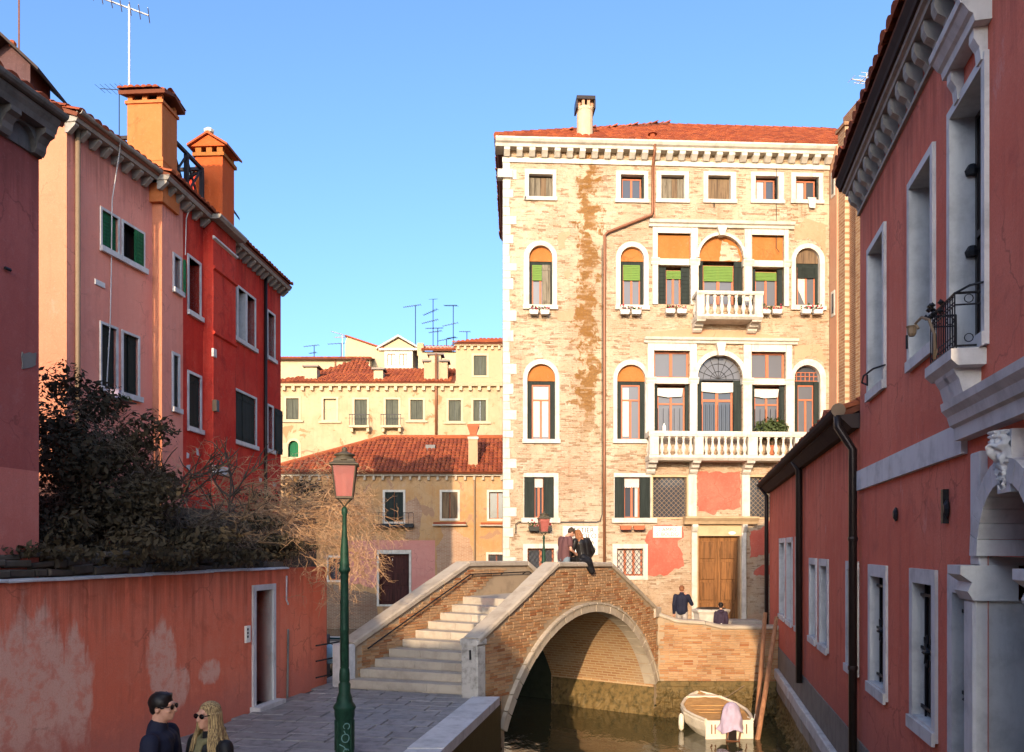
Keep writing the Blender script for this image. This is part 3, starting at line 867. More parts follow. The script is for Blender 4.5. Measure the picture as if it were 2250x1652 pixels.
# roof: hipped, ridge behind
dz = 3.95; rd = 6.2
zt = zc1 - 0.02
sl = math.hypot(rd+0.4, dz)
wr = PR+0.5
ridge0 = 6.9+0.3
upv = Vector((0, rd+0.4, dz)).normalized()
tile_roof(pal, (-0.28, -0.44, zt), (1, 0, 0), upv, [(0, 0), (wr+0.2, 0), (wr+2.9, sl), (ridge0, sl)], 300, rl=0.36, name='roof_slope')
up2 = Vector((ridge0, 0, dz)).normalized(); sl2 = math.hypot(ridge0, dz)
tile_roof(pal, (0.25, 9.0, zt), Vector((-0.053, -0.94, 0)), Vector((ridge0, -0.4, dz)), [(0, 0), (9.4, 0), (9.4-rd-0.4, sl2), (2.6, sl2)], 0, name='roof_slope')
rg = MB()
p0_, p1_ = Vector((-0.28, -0.44, zt+0.05)), Vector((ridge0-0.28, rd, zt+dz+0.05))
nrt = 22
for i in range(nrt):
    rg.tube([p0_.lerp(p1_, i/nrt), p0_.lerp(p1_, (i+1.15)/nrt)], [0.13, 0.10], 7)
for i in range(18):
    a = ridge0-0.28+i*0.42; rg.tube([(a, rd, zt+dz+0.05), (a+0.46, rd, zt+dz+0.05)], [0.13, 0.10], 7)
rg.build('ridge_tiles', M['tile'], pal, kind='stuff')
# roof window and vent
MB().box(X(1597), X(1637), 1.2, 2.0, zt+0.95, zt+1.08).build('skylight', M['pipe_tan'], pal)
# chimney
ch = MB().box(X(1268), X(1312), 0.2, 0.95, zt-0.3, Z(1290, 290)).build('chimney', M['cream_patch'], pal)
MB().box(X(1266), X(1314), 0.16, 0.99, Z(1290, 297), Z(1290, 291)).build('collar', M['istrian'], ch)
cxm = (X(1272)+X(1308))/2; rr = (X(1308)-X(1272))/2
z0, z1 = Z(1290, 291), Z(1290, 221)
MB().lathe([(rr, z0-0.05), (rr*1.02, z0+0.2), (rr, z0+0.3), (rr, z1-0.12), (rr*1.06, z1-0.1), (rr*1.06, z1), (rr*0.8, z1)], 18, (cxm, 0.57, 0)).build('chimney_shaft', M['cream_patch'], ch, smooth=False)
cb = MB()
for k in range(8):
    t = 2*math.pi*k/8+0.4; cb.box(cxm+rr*0.85*math.cos(t)-0.05, cxm+rr*0.85*math.cos(t)+0.05, 0.57+rr*0.85*math.sin(t)-0.05, 0.57+rr*0.85*math.sin(t)+0.05, z1, z1+0.2)
cb.build('merlon', M['pink_patch'], ch)
MB().box(cxm-rr*1.15, cxm+rr*1.15, 0.57-rr*1.15, 0.57+rr*1.15, z1+0.2, z1+0.32).build('chimney_cap', M['pipe_dark'], ch)
cs = MB()
for sx in (-1, 1): cs.box(cxm+sx*rr*1.1-0.03, cxm+sx*rr*1.1+0.03, 0.57-rr, 0.57+rr, z1-0.1, z1+0.2)
cs.build('cap_side', M['pipe_dark'], ch)
# second small flue
fl = MB().lathe([(0.10, zt-0.1), (0.10, Z(1433, 297)), (0.17, Z(1433, 296.5)), (0.12, Z(1433, 293))], 10, (X(1433), -0.05, 0)).build('flue', M['tile'], pal)

# rain pipes
yp = -0.09
def pz(px, py): return (X(px), yp, Z(px, py))
MB().tube([(X(1433), -0.42, Z(1433, 330)), (X(1433), -0.4, Z(1433, 345)), pz(1433, 368), pz(1433, 466), pz(1431, 474), pz(1335, 512), pz(1328, 519), pz(1327, 700), pz(1327, 1000), pz(1327, 1262)], 0.05, 8).build('rain_pipe', M['pipe_rust'], pal, smooth=True)
MB().tube([(X(1437.5), -0.05, Z(1437, 350)), (X(1437.5), -0.05, Z(1437, 478)), (X(1430), -0.05, Z(1430, 483))], 0.02, 6).build('thin_pipe', M['pipe_rust'], pal)
MB().tube([pz(1322, 540), pz(1322, 1130), pz(1318, 1144), pz(1310, 1147), pz(1205, 1147), pz(1138, 1147), pz(1133, 1152), pz(1133, 1172)], 0.014, 5).build('cable', M['iron'], pal)
MB().tube([(X(1705), -0.04, Z(1705, 365)), (X(1705), -0.03, Z(1705, 545)), (X(1712), -0.03, Z(1712, 555))], 0.01, 4).build('cable', M['iron'], pal)

# mezzanine windows
for k in ('d1', 'd2'):
    a, b, c, d = MQ[k]; bb = MB()
    rs = sash(bb, a+0.36, b-0.36, c, d, 0.17, 0.05, 2)
    win = bb.build('window', M['mullion'], pal); panes(win, rs, 0.195, M['glass'])
    leaf(win, a+0.01, a+0.36, c, d, 0.04, M['dark_shutter']); leaf(win, b-0.36, b-0.01, c, d, 0.04, M['dark_shutter'])
    n = 14; pts = [(b-0.38, d-0.05), (a+0.38, d-0.05)]
    sc = [(a+0.38+(b-a-0.76)*i/n, d-0.33-0.05*abs(math.sin(i*1.35))) for i in range(n+1)]
    MB().prism((pts + sc), 0.12, 0.15).build('valance', M['curtain'], win, fix=True)
    if k == 'd2': MB().box((a+b)/2+0.12, b-0.42, 0.182, 0.188, c+0.05, d-0.3).build('curtain', M['curtain'], win)
    f = (a-0.02, b+(0.16 if k == 'd1' else 0.03), c-0.02, d+0.14)
    surround(rect(*f), rect(a, b, c, d)).build('stone_frame', M['istrian'], win)
    s_ = MB().box(a-0.1, b+0.22, -0.11, -0.036, c-0.17, c+0.0).build('sill', M['istrian'], win)
for k in ('l1', 'l2'):
    a, b, c, d = MQ[k]
    win = MB().box(a, b, 0.23, 0.245, c, d).build('window', M['glass'], pal)
    lt = MB(); st = 0.17; w = b-a; h = d-c
    def clipd(x, z, sgn):
        pts = []
        t0 = max((a-x), -10); 
        return pts
    for sgn in (1, -1):
        kk = -int(h/st)-1
        while kk*st < w+h:
            # line x = a + kk*st + sgn*(z-c)
            x0_ = a+kk*st if sgn > 0 else a+kk*st
            za, zb2 = c, d
            xa = x0_; xb = x0_+sgn*h
            # clip to [a,b]
            def at_x(xx): return c+(xx-x0_)*sgn
            lo, hi = (xa, xb) if xa < xb else (xb, xa)
            l2, h2 = max(lo, a), min(hi, b)
            if h2-l2 > 0.03: lt.tube([(l2, 0.10+0.012*sgn, at_x(l2)), (h2, 0.10+0.012*sgn, at_x(h2))], 0.011, 4)
            kk += 1
    lt.build('lattice', M['pipe_tan'], win)
    surround(rect(a-0.06, b+0.06, c-0.06, d+0.06), rect(a, b, c, d), -0.02).build('stone_frame', M['stone_brown'], win)
for k in ('e1', 'e2'):
    a, b, c, d = MQ[k]; bb = MB()
    rs = sash(bb, a, b, c, d, 0.18, 0.06, 3 if k == 'e2' else 2)
    win = bb.build('window', M['mullion'], pal); panes(win, rs, 0.2, M['curtain'] if k == 'e2' else M['glass'])
    lt = MB(); st = 0.16; w = b-a; h = d-c
    for sgn in (1, -1):
        for kk in range(-14, 16):
            x0_ = a+kk*st; xa, xb = x0_, x0_+sgn*h*0.75
            lo, hi = min(xa, xb), max(xa, xb); l2, h2 = max(lo, a), min(hi, b)
            if h2-l2 > 0.03:
                lt.tube([(l2, 0.08+0.01*sgn, c+(l2-x0_)*sgn/0.75), (h2, 0.08+0.01*sgn, c+(h2-x0_)*sgn/0.75)], 0.01, 4)
    lt.build('lattice', M['iron'], win)
    surround(rect(a-0.16, b+0.16, c-0.14, d+0.16), rect(a, b, c, d)).build('stone_frame', M['istrian'], win)
# ground-floor pilasters and door case
for p0, p1 in ((1511, 1529), (1629, 1646)):
    MB().extx([(0.1, Z(1580, 1138)), (-0.09, Z(1580, 1138)), (-0.09, Z(1580, 1043)), (0.1, Z(1580, 1043))][::-1], X(p0), X(p1)).build('pilaster', M['istrian'], pal, fix=True)
a, b, c, d = MQ['door']
dr = MB().box(a, b, 0.2, 0.24, c, d).build('door', M['door_wood'], pal)
xm = (a+b)/2
for s0, s1 in ((a+0.01, xm-0.008), (xm+0.008, b-0.01)):
    MB().box(s0, s1, 0.15, 0.2, c, d-0.06).build('door_leaf', M['door_wood'], dr)
    hh = (d-c-0.2)/4
    for r_ in range(4):
        MB().cham(s0+0.1, s1-0.1, 0.118, 0.15, c+0.12+hh*r_, c+0.12+hh*(r_+0.86), 0.02).build('door_panel', M['door_wood'], dr)
do = (X(1519), X(1637), c, Z(1580, 1154))
surround(rect(*do), rect(a, b, c, d), -0.08).build('door_case', M['stone_brown'], dr)
for p0, p1 in ((1518, 1530), (1627.5, 1637.5)):
    MB().cham(X(p0), X(p1), -0.14, -0.081, c, Z(1580, 1170), 0.015).build('door_pilaster', M['istrian'], dr)
    MB().extx([(-0.081, Z(1580, 1170)), (-0.15, Z(1580, 1168)), (-0.26, Z(1580, 1158)), (-0.26, Z(1580, 1152)), (-0.081, Z(1580, 1152))], X(p0), X(p1)).build('bracket', M['istrian'], dr, fix=True)
MB().extx([(0.0, Z(1580, 1152)), (-0.24, Z(1580, 1152)), (-0.3, Z(1580, 1146)), (-0.42, Z(1580, 1139)), (-0.42, Z(1580, 1136)), (0.0, Z(1580, 1134))], X(1500), X(1660)).build('door_hood', M['stone_brown'], dr, fix=True)
MB().prism([(X(1607)+0.13*math.cos(t*math.pi/8), Z(1607, 1171)+0.06*math.sin(t*math.pi/8)) for t in range(16)], -0.095, -0.082).build('number_plate', M['sign'], dr)

# irregular patches of coloured render
def c1(x, y): return ((1500+x/3.754)/1.13778, (1140+y/3.754)/1.13778)
def patch(pts, mat, t=0.012, seed=1, conv=c1, amp=0.035):
    pl = [(X(conv(*p)[0]), Z(*conv(*p))) for p in pts]
    ar = sum(pl[i][0]*pl[(i+1) % len(pl)][1]-pl[(i+1) % len(pl)][0]*pl[i][1] for i in range(len(pl)))
    if ar < 0: pl = pl[::-1]
    b_ = MB(); rg_ = ragged(pl, amp, 0.11, seed)
    b_.wall(rg_, [], -t)
    n = len(rg_); b_.add([(u_, -t, v_) for u_, v_ in rg_] + [(u_, 0, v_) for u_, v_ in rg_], [(i, i+n, (i+1) % n + n, (i+1) % n) for i in range(n)])
    return b_.build('render_patch', mat, pal)
patch([(425, 760), (440, 1000), (445, 1125), (560, 1115), (625, 1122), (700, 1062), (790, 1035), (770, 920), (735, 840), (725, 790), (778, 760), (775, 665), (690, 650), (600, 635), (500, 660)], M['red_panel'], 0.012, 2)
patch([(1412, 700), (1500, 690), (1590, 610), (1760, 620), (1760, 905), (1590, 910), (1410, 955)], M['red_panel'], 0.012, 3)
patch([(1435, 1115), (1465, 1050), (1500, 1040), (1560, 1015), (1690, 1030), (1700, 1115)], M['red_panel'], 0.012, 4)
patch([(917, 150), (1318, 150), (1318, 470), (1240, 500), (1100, 505), (1060, 560), (1030, 535), (920, 520)], M['red_panel'], 0.012, 5)
def cD(x, y): return (x, y)
patch([(1226, 512), (1250, 508), (1254, 515), (1240, 530), (1243, 545), (1228, 549), (1225, 530)], M['pink_patch'], 0.008, 6, cD, 0.02)
patch([(1240, 596), (1252, 590), (1254, 604), (1246, 614), (1241, 606)], M['pink_patch'], 0.008, 7, cD, 0.015)
patch([(1224, 690), (1262, 676), (1260, 702), (1226, 706)], M['pink_patch'], 0.008, 8, cD, 0.02)
patch([(1745, 500), (1770, 480), (1814, 492), (1816, 600), (1815, 640), (1812, 560), (1800, 535), (1775, 522), (1745, 530)], M['pink_patch'], 0.008, 9, cD, 0.03)
patch([(1745, 760), (1800, 755), (1816, 790), (1812, 800), (1790, 782), (1752, 788), (1745, 800)], M['pink_patch'], 0.008, 10, cD, 0.03)
patch([(1415, 740), (1440, 728), (1520, 722), (1640, 730), (1740, 742), (1740, 744), (1415, 744)], M['pink_patch'], 0.006, 11, cD, 0.015)
# iron lamp hook etc. on the facade
for (px, py) in ((1567, 448), (1155, 432)):
    MB().tube([(X(px), -0.02, Z(px, py)), (X(px)-0.03, -0.25, Z(px, py+6)), (X(px)-0.05, -0.3, Z(px, py+14))], 0.015, 5).build('hook', M['iron'], pal)

# street-name panels painted on the wall
def nameplate(px0, px1, py0, py1, lines, label):
    s0, s1, z0, z1 = X(px0), X(px1), Z(px0, py1), Z(px0, py0)
    t = thing('name_sign', label, 'sign', (*PF.w(s0, -0.014), z0), PF.rz)
    w, h = s1-s0, z1-z0
    MB().cham(0, w, -0.012, 0.012, 0, h, 0.006).build('panel', M['sign'], t)
    bd = MB()
    for x0_, x1_, a_, b_ in ((0.02, w-0.02, h-0.032, h-0.022), (0.02, w-0.02, 0.022, 0.032), (0.02, 0.03, 0.032, h-0.032), (w-0.03, w-0.02, 0.032, h-0.032)):
        bd.box(x0_, x1_, -0.014, -0.0115, a_, b_)
    bd.build('border', M['ink'], t)
    for txt, fx, fz, sz in lines:
        text_piece(t, txt, w*fx, -0.0145, h*fz, sz, M['ink'])
    return t
nameplate(1434.7, 1497.5, 1156, 1181, (('CAMPO', 0.5, 0.68, 0.185), ('S. BOLDO', 0.5, 0.28, 0.185)), 'white street sign reading CAMPO S. BOLDO left of the wooden door')
nameplate(1236.6, 1314, 1156, 1219, (('SESTIER', 0.55, 0.85, 0.25), ('S. POLO', 0.6, 0.65, 0.25), ('A', 0.84, 0.43, 0.2), ('A', 0.89, 0.23, 0.2)), 'tall white street sign behind the couple on the bridge')
# ---------------------------------------------------------------- left row of houses
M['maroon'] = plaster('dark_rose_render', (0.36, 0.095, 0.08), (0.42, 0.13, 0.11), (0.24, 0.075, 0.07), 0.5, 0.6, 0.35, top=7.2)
M['rose_low'] = plaster('lighter_rose_render', (0.56, 0.17, 0.13), (0.62, 0.23, 0.18), (0.40, 0.12, 0.09), 0.4, 0.6, 0.35)  # lighter rose tone for the lower part of the wall
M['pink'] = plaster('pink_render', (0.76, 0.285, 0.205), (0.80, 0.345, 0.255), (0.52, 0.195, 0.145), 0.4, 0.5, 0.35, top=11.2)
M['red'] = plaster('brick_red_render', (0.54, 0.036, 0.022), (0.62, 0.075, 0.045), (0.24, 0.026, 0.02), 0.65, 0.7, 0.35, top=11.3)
M['chim_peach'] = plaster('orange_peach_render', (0.50, 0.155, 0.05), (0.54, 0.19, 0.07), (0.38, 0.11, 0.035), 0.35, 0.4)
M['orange'] = plaster('orange_render', (0.62, 0.22, 0.055), (0.66, 0.27, 0.08), (0.50, 0.15, 0.04), 0.3, 0.4)
M['peach'] = plaster('sunlit_pink_render', (0.54, 0.205, 0.115), (0.57, 0.24, 0.14), (0.44, 0.15, 0.085), 0.35, 0.4)  # pink house end faces, warm sunlight put into the colour
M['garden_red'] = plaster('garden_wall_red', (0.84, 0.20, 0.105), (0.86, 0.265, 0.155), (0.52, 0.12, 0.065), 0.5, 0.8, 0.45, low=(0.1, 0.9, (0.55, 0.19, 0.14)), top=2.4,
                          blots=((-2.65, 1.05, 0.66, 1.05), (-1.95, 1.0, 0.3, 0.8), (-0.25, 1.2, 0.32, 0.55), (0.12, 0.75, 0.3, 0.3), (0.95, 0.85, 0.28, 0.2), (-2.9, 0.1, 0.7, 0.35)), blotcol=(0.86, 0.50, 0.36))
M['red_sunlit'] = plaster('sunlit_red_render', (0.54, 0.10, 0.025), (0.58, 0.135, 0.04), (0.42, 0.08, 0.03), 0.4, 0.5)  # red house paint on the chimney, warm sun put into the colour
M['shade_brown'] = plaster('shaded_brown_render', (0.10, 0.055, 0.055), (0.13, 0.07, 0.07), (0.05, 0.03, 0.03))  # chimney face under its eave, the shade put into the colour
M['wood_dark'] = wood('weathered_terrace_timber', (0.05, 0.042, 0.045), (0.02, 0.018, 0.02))
M['blue_shutter'] = wood('blue_grey_board', (0.04, 0.09, 0.11), (0.02, 0.045, 0.06))

def gutter(par, x0, x1, y, z, r=0.07, mat=None, name='gutter'):
    n = 6
    prof = [(y + r*math.cos(math.pi + math.pi*k/n), z + r*math.sin(math.pi + math.pi*k/n)) for k in range(n+1)]
    prof += [(a + (0.012 if a < y else -0.012), b_ + 0.012) for a, b_ in prof[::-1]]
    return MB().extx(prof, x0, x1).build(name, mat or M['pipe_dark'], par, fix=True, smooth=False)

def side_window(par, F, px0, px1, pyt, pyb, frame=0.1, mode='dark', leafw=0.0, thick=0.22, fmat=None, jamb=True, sillout=0.06, lint=True):
    """window given by its px extent and the top/bottom row at its first edge; returns opening for the wall"""
    a, b = F.s(px0), F.s(px1); d, c = F.z(px0, pyt), F.z(px0, pyb)
    fmat = fmat or M['istrian_shade']
    o_ = (a+frame, b-frame, c+frame, d-frame)
    bb = MB(); rs = sash(bb, o_[0], o_[1], o_[2], o_[3], thick-0.03, 0.05, 2 if o_[1]-o_[0] > 0.5 else 1, dp=0.04)
    win = bb.build('window', M['pipe_dark'], par); panes(win, rs, thick-0.01, M['glass'])
    surround(rect(a, b, c, d), rect(*o_), -0.03, thick).build('stone_frame', fmat, win)
    MB().box(a-0.05, b+0.05, -0.03-sillout, -0.031, c-0.03, c+frame*0.8).build('sill', fmat, win)
    return win, o_

# ---- nearest house (dark rose), only its end bay stands in the picture
MF = Fac(-5.66, 9.8, 10.0)
mh = thing('row_house', 'dark rose house with bracketed stone cornice behind the garden wall at the left edge', 'building', fac=MF)
mz = 7.46
w_ = MB().box(-9, 0, 0, 4.2, 3.72, mz); w_.build('wall', M['maroon'], mh)
MB().box(-9, -0.0, 0.0, 4.2, -0.2, 3.72).build('low_wall', M['rose_low'], mh)
zt = 7.86
g = MB().extx([(0.3, zt-0.12), (-0.22, zt-0.12), (-0.24, zt-0.05), (-0.27, zt), (-0.28, zt+0.04), (0.3, zt+0.04)], -9, 0.02)
cor = g.build('cornice', M['dark_stone'], mh, fix=True)
MB().box(-9, 0.015, -0.03, 0.2, mz-0.0, zt-0.121).build('frieze', M['dark_stone'], cor)
mm = MB().extx([(0.0, -0.0), (-0.05, 0.0), (-0.08, 0.05), (-0.09, 0.12), (-0.14, 0.19), (-0.20, 0.22), (-0.20, 0.28), (0.0, 0.28)], -0.075, 0.075).mesh('bracket', M['dark_stone'])
bm = bmesh.new(); bm.from_mesh(mm); bmesh.ops.recalc_face_normals(bm, faces=bm.faces); bm.to_mesh(mm); bm.free()
for i in range(12): link('bracket', mm, cor, (-0.09-0.52*i, -0.03, zt-0.402))
# scalloped panels between the brackets
sc = MB()
for i in range(11):
    x1_ = -0.09-0.52*i-0.08; x0_ = x1_-0.36
    pts = arch_pts(x0_, x1_, zt-0.33, 8)
    sc.prism([(x1_, zt-0.122)] + [(x0_, zt-0.122)] + pts[::-1], -0.10, -0.03)
sc.build('scallop', M['dark_stone'], cor, fix=True)
gutter(mh, -9, 0.06, -0.30, zt+0.11, 0.065, M['dark_stone'])
upm = Vector((0, 2.2, 0.85)).normalized()
tile_roof(mh, (-9, -0.27, zt+0.08), (1, 0, 0), upm, [(0, 0), (9.1, 0), (9.1, 2.5), (0, 2.5)], 220, rl=0.36)
tile_roof(mh, (0.15, 4.5, zt+0.06), (-1, 0, 0), Vector((0, -2.2, 0.85)), [(0, 0), (9.15, 0), (9.15, 2.7), (0, 2.7)], 0)
# gabled chimney on its roof with a mast
gc = MF.s(14, 1.0)
def gable_chimney(par, x, y, w, dp, z0, z1, rise, mat, capmat, over=0.12, name='chimney'):
    ch = MB().box(x-w/2, x+w/2, y, y+dp, z0, z1).build(name, mat, par)
    up_ = MB()
    up_.prism([(x-w/2, z1), (x+w/2, z1), (x, z1+rise)], y+0.02, y+dp-0.02)
    up_.build('gable', mat, ch)
    rf = MB()
    for sg in (-1, 1):
        p0_, p1_ = (x+sg*(w/2+over), z1-over*rise/(w/2)), (x, z1+rise)
        q_ = [p0_, p1_, (p1_[0], p1_[1]+0.07), (p0_[0], p0_[1]+0.07)]
        rf.prism(q_, y-over, y+dp+over)
    rf.build('gable_roof', capmat, ch, fix=True)
    return ch
dormer = thing('roof_chimney', 'gabled dark chimney box with a thin mast on the roof at the top left corner', 'chimney', (at(15, 0, 18.5).x, 18.5, at(15, 192, 18.5).z), R(6))
px_, pt_ = -0.0, 0
dch = gable_chimney(dormer, 0, 0, 1.0, 1.0, -0.6, 0.55, 0.46, M['shade_brown'], M['eave'], 0.3)
MB().tube([(0.12, 0.3, 0.9), (0.12, 0.3, 4.0)], 0.02, 5).build('mast', M['pipe_rust'], dormer)
MB().lathe([(0.07, 0.93), (0.09, 1.0), (0.05, 1.06)], 8, (0.12, 0.0, 0)).build('ridge_cap', M['tile'], dormer)
MB().tube([(-0.55, -0.03, 5.97), (-0.47, -0.03, 5.97)], 0.02, 5).build('wall_stub', M['iron'], mh)
pl = ragged([(MF.s(45), MF.z(45, 775)), (MF.s(78), MF.z(78, 775)), (MF.s(76), MF.z(76, 805)), (MF.s(50), MF.z(50, 808))], 0.02, 0.05, 2)
MB().prism(pl, -0.012, 0).build('mortar_patch', M['cement'], mh)

# ---- pink house
QF = Fac(-9.12, 16.8, 10.4)
qh = thing('row_house', 'pink house with green shutters and tall peach chimney', 'building', fac=QF)
qe = QF.s(337); qz = 11.5
wl = MB(); hs = []
specs = [(219, 262, 452, 549, 'up'), (266, 317, None, None, 'up2'), (218, 258, 704, 858, 'lo'), (266, 306, None, None, 'lo2')]
zu1, zu0 = QF.z(219, 452), QF.z(219, 549); zl1, zl0 = QF.z(218, 704), QF.z(218, 858)
for (p0, p1, yt, yb, m) in specs:
    a, b = QF.s(p0), QF.s(p1)
    c, d = (zu0, zu1) if m.startswith('up') else (zl0, zl1)
    fr = 0.055
    o_ = (a+fr, b-fr, c+0.12, d-fr)
    bb = MB(); rs = sash(bb, o_[0], o_[1], o_[2], o_[3], 0.19, 0.05, 2, dp=0.04)
    win = bb.build('window', M['pipe_dark'], qh); panes(win, rs, 0.2, M['glass_dark'])
    surround(rect(a, b, c, d), rect(*o_), -0.03, 0.22).build('stone_frame', M['istrian_shade'], win)
    MB().box(a-0.03, b+0.03, -0.1, -0.031, c-0.02, c+0.1).build('sill', M['istrian_shade'], win)
    hs.append(rect(*o_))
    if m == 'up':
        leaf(win, o_[0], o_[0]+(b-a)*0.55, o_[2], o_[3], 0.03, M['green_shutter'], 8); leaf(win, o_[1]-0.12, o_[1], o_[2], o_[3], 0.05, M['green_shutter'], 8)
    elif m == 'up2':
        s_ = leaf(win, o_[0]+(b-a)*0.5, o_[1], o_[2], o_[3], -0.03, M['green_shutter'], 8); leaf(win, o_[0], o_[0]+0.1, o_[2], o_[3], 0.06, M['dark_shutter'], 8)
    elif m == 'lo':
        leaf(win, o_[0], o_[0]+(b-a)*0.42, o_[2], o_[3], 0.05, M['dark_shutter']); leaf(win, o_[1]-(b-a)*0.42, o_[1], o_[2], o_[3], 0.05, M['dark_shutter'])
    else:
        leaf(win, o_[0], o_[0]+(b-a)*0.3, o_[2], o_[3], 0.05, M['dark_shutter']); leaf(win, o_[1]-(b-a)*0.42, o_[1], o_[2], o_[3], 0.05, M['dark_shutter'])
wl.wall(rect(0, qe, -0.5, qz), hs, 0, 0.22)
wl.prismz([(0, 0), (0.0, 0.4), (qe, 0.4), (qe, 7.5), (0, 7.5)], -0.5, qz) if False else None
wl.box(0.0, qe, 0.4, 7.5, -0.5, qz); wl.box(0, 0.05, 0.001, 0.4, -0.5, qz); wl.box(qe-0.05, qe, 0.001, 0.4, -0.5, qz)
wl.build('wall', M['pink'], qh)
MB().box(-0.015, -0.001, 0.0, 7.4, -0.5, qz-0.05).build('end_wall', M['peach'], qh)

def dentil_cornice(par, x0, x1, z, step=0.34, mat=None, pr=0.28):
    mat = mat or M['stone_dirty']
    c_ = MB().extx([(0.2, z), (-pr, z), (-pr-0.04, z+0.07), (-pr-0.04, z+0.12), (0.2, z+0.12)], x0, x1).build('cornice', mat, par, fix=True)
    me = MB().extx([(0.0, -0.2), (-0.07, -0.2), (-pr+0.04, -0.05), (-pr+0.04, 0), (0, 0)], -0.055, 0.055).mesh('modillion', mat)
    b2 = bmesh.new(); b2.from_mesh(me); bmesh.ops.recalc_face_normals(b2, faces=b2.faces); b2.to_mesh(me); b2.free()
    n = int((x1-x0-0.1)/step)
    for i in range(n+1): link('modillion', me, c_, (x0+0.08+i*(x1-x0-0.16)/max(n, 1), -0.001, z-0.002))
    return c_
dentil_cornice(qh, -0.1, qe+0.02, qz)
gutter(qh, -0.1, qe+0.02, -0.36, qz+0.2, 0.07, M['stone_dirty'])
tile_roof(qh, (-0.15, -0.36, qz+0.14), (1, 0, 0), (0, 0.9, 0.32), [(0, 0), (qe+0.2, 0), (qe+0.2, 4.2), (0, 4.2)], 0)
MB().tube([(0.22, -0.07, qz), (0.22, -0.07, 2.0)], 0.05, 8).build('rain_pipe', M['pipe_tan'], qh, smooth=True)
cabz = [(QF.s(228), -0.4, QF.z(228, 315)), (QF.s(236), -0.3, QF.z(236, 335)), (QF.s(242), -0.05, QF.z(242, 440)), (QF.s(240), -0.05, QF.z(240, 600)), (QF.s(238), -0.05, QF.z(238, 700)), (QF.s(230), -0.05, QF.z(230, 850))]
MB().tube(cabz, 0.012, 4).build('cable', M['istrian_shade'], qh)
MB().cham(QF.s(207), QF.s(229), -0.03, 0.0, QF.z(207, 624), QF.z(207, 612), 0.008).build('wall_plate', M['istrian_shade'], qh)
# peach chimney
CF_x = QF.s(340)
pch = thing('chimney', 'tall peach chimney with tiled cap standing on the pink roof', 'chimney', (at(356, 0, 19.5).x, 19.5, qz-0.1), R(-4))
cw, cd_ = 0.86, 0.75
zb_, ze_ = 0, at(300, 226, 19.5).z-(qz-0.1)
c0 = MB().box(-cw, 0, 0, cd_, 0.0, ze_).build('shaft', M['chim_peach'], pch)
MB().box(-cw-0.05, 0.05, -0.05, cd_+0.05, 0.62, 0.70).build('band', M['chim_peach'], pch)
MB().box(-cw-0.04, 0.04, -0.04, cd_+0.04, -0.35, 0.62).build('base', M['chim_peach'], pch)
MB().box(-cw-0.04, 0.04, -0.04, cd_+0.04, ze_, ze_+0.07).build('collar', M['chim_peach'], pch)
for i in range(3):
    xx = -cw+0.07+(cw-0.14)*i/2
    for y_ in (0, cd_-0.1): MB().box(xx-0.06, xx+0.06, y_, y_+0.1, ze_+0.07, ze_+0.24).build('cap_pier', M['chim_peach'], pch)
MB().box(-cw+0.1, -0.1, 0.12, cd_-0.12, ze_+0.07, ze_+0.2).build('flue', M['dark'], pch)
tile_roof(pch, (-cw-0.14, -0.16, ze_+0.25), (1, 0, 0), (0, 0.95, 0.3), [(0, 0), (cw+0.28, 0), (cw+0.28, 0.6), (0, 0.6)], 60, w=0.145, rl=0.3, name='cap_roof')
tile_roof(pch, (0.14, cd_+0.16, ze_+0.25), (-1, 0, 0), (0, -0.95, 0.3), [(0, 0), (cw+0.28, 0), (cw+0.28, 0.6), (0, 0.6)], 60, w=0.145, rl=0.3, name='cap_roof')
# roof block behind that chimney
rb = MB().prism([(QF.s(210), qz), (QF.s(330), qz), (QF.s(330), qz+1.15), (QF.s(265), qz+1.3)], 2.2, 3.2)
rb.build('roof_gable', M['orange'], qh, fix=True)
MB().prism([(QF.s(205), qz+0.3), (QF.s(268), qz+1.4), (QF.s(268), qz+1.5), (QF.s(203), qz+0.4)], 2.0, 3.3).build('gable_roof', M['stone_dirty'], qh, fix=True)

def antenna(name, label, base, h, yagi, group=None, r=0.012, mat=None, rz=0.0):
    """mast with yagi booms: (height, length, elements, direction deg, tilt)"""
    t = thing(name, label, 'antenna', base, rz, group)
    mat = mat or M['iron']
    MB().tube([(0, 0, 0), (0, 0, h)], r, 5).build('mast', mat, t)
    for (zh, ln, ne, dr_, el) in yagi:
        a = R(dr_); d = Vector((math.cos(a), math.sin(a), el)); n_ = Vector((-math.sin(a), math.cos(a), 0))
        b_ = MB(); p = Vector((0, 0, zh))
        b_.tube([p-d*ln*0.3, p+d*ln*0.7], r*0.8, 4)
        for k in range(ne):
            c_ = p+d*ln*(-0.3+k/max(1, ne-1)); wd = 0.32*(1-0.35*k/max(1, ne-1))
            b_.tube([c_-n_*wd, c_+n_*wd], r*0.45, 3)
        b_.build('boom', mat, t)
    return t
antenna('tv_antenna', 'pale tall lattice mast antenna above the peach chimney', (at(284, 205, 20.6).x, 20.6, qz+0.3), at(278, 10, 20.6).z-qz-0.3, ((at(278, 18, 20.6).z-qz-0.3, 1.5, 8, 200, 0.18),), None, 0.026, M['istrian_shade'])
antenna('tv_antenna', 'small side antenna pointing left beside the peach chimney', (at(262, 215, 21.5).x, 21.5, qz), at(262, 195, 21.5).z-qz, ((at(262, 197, 21.5).z-qz, 0.8, 6, 170, 0.15),), None, 0.012)

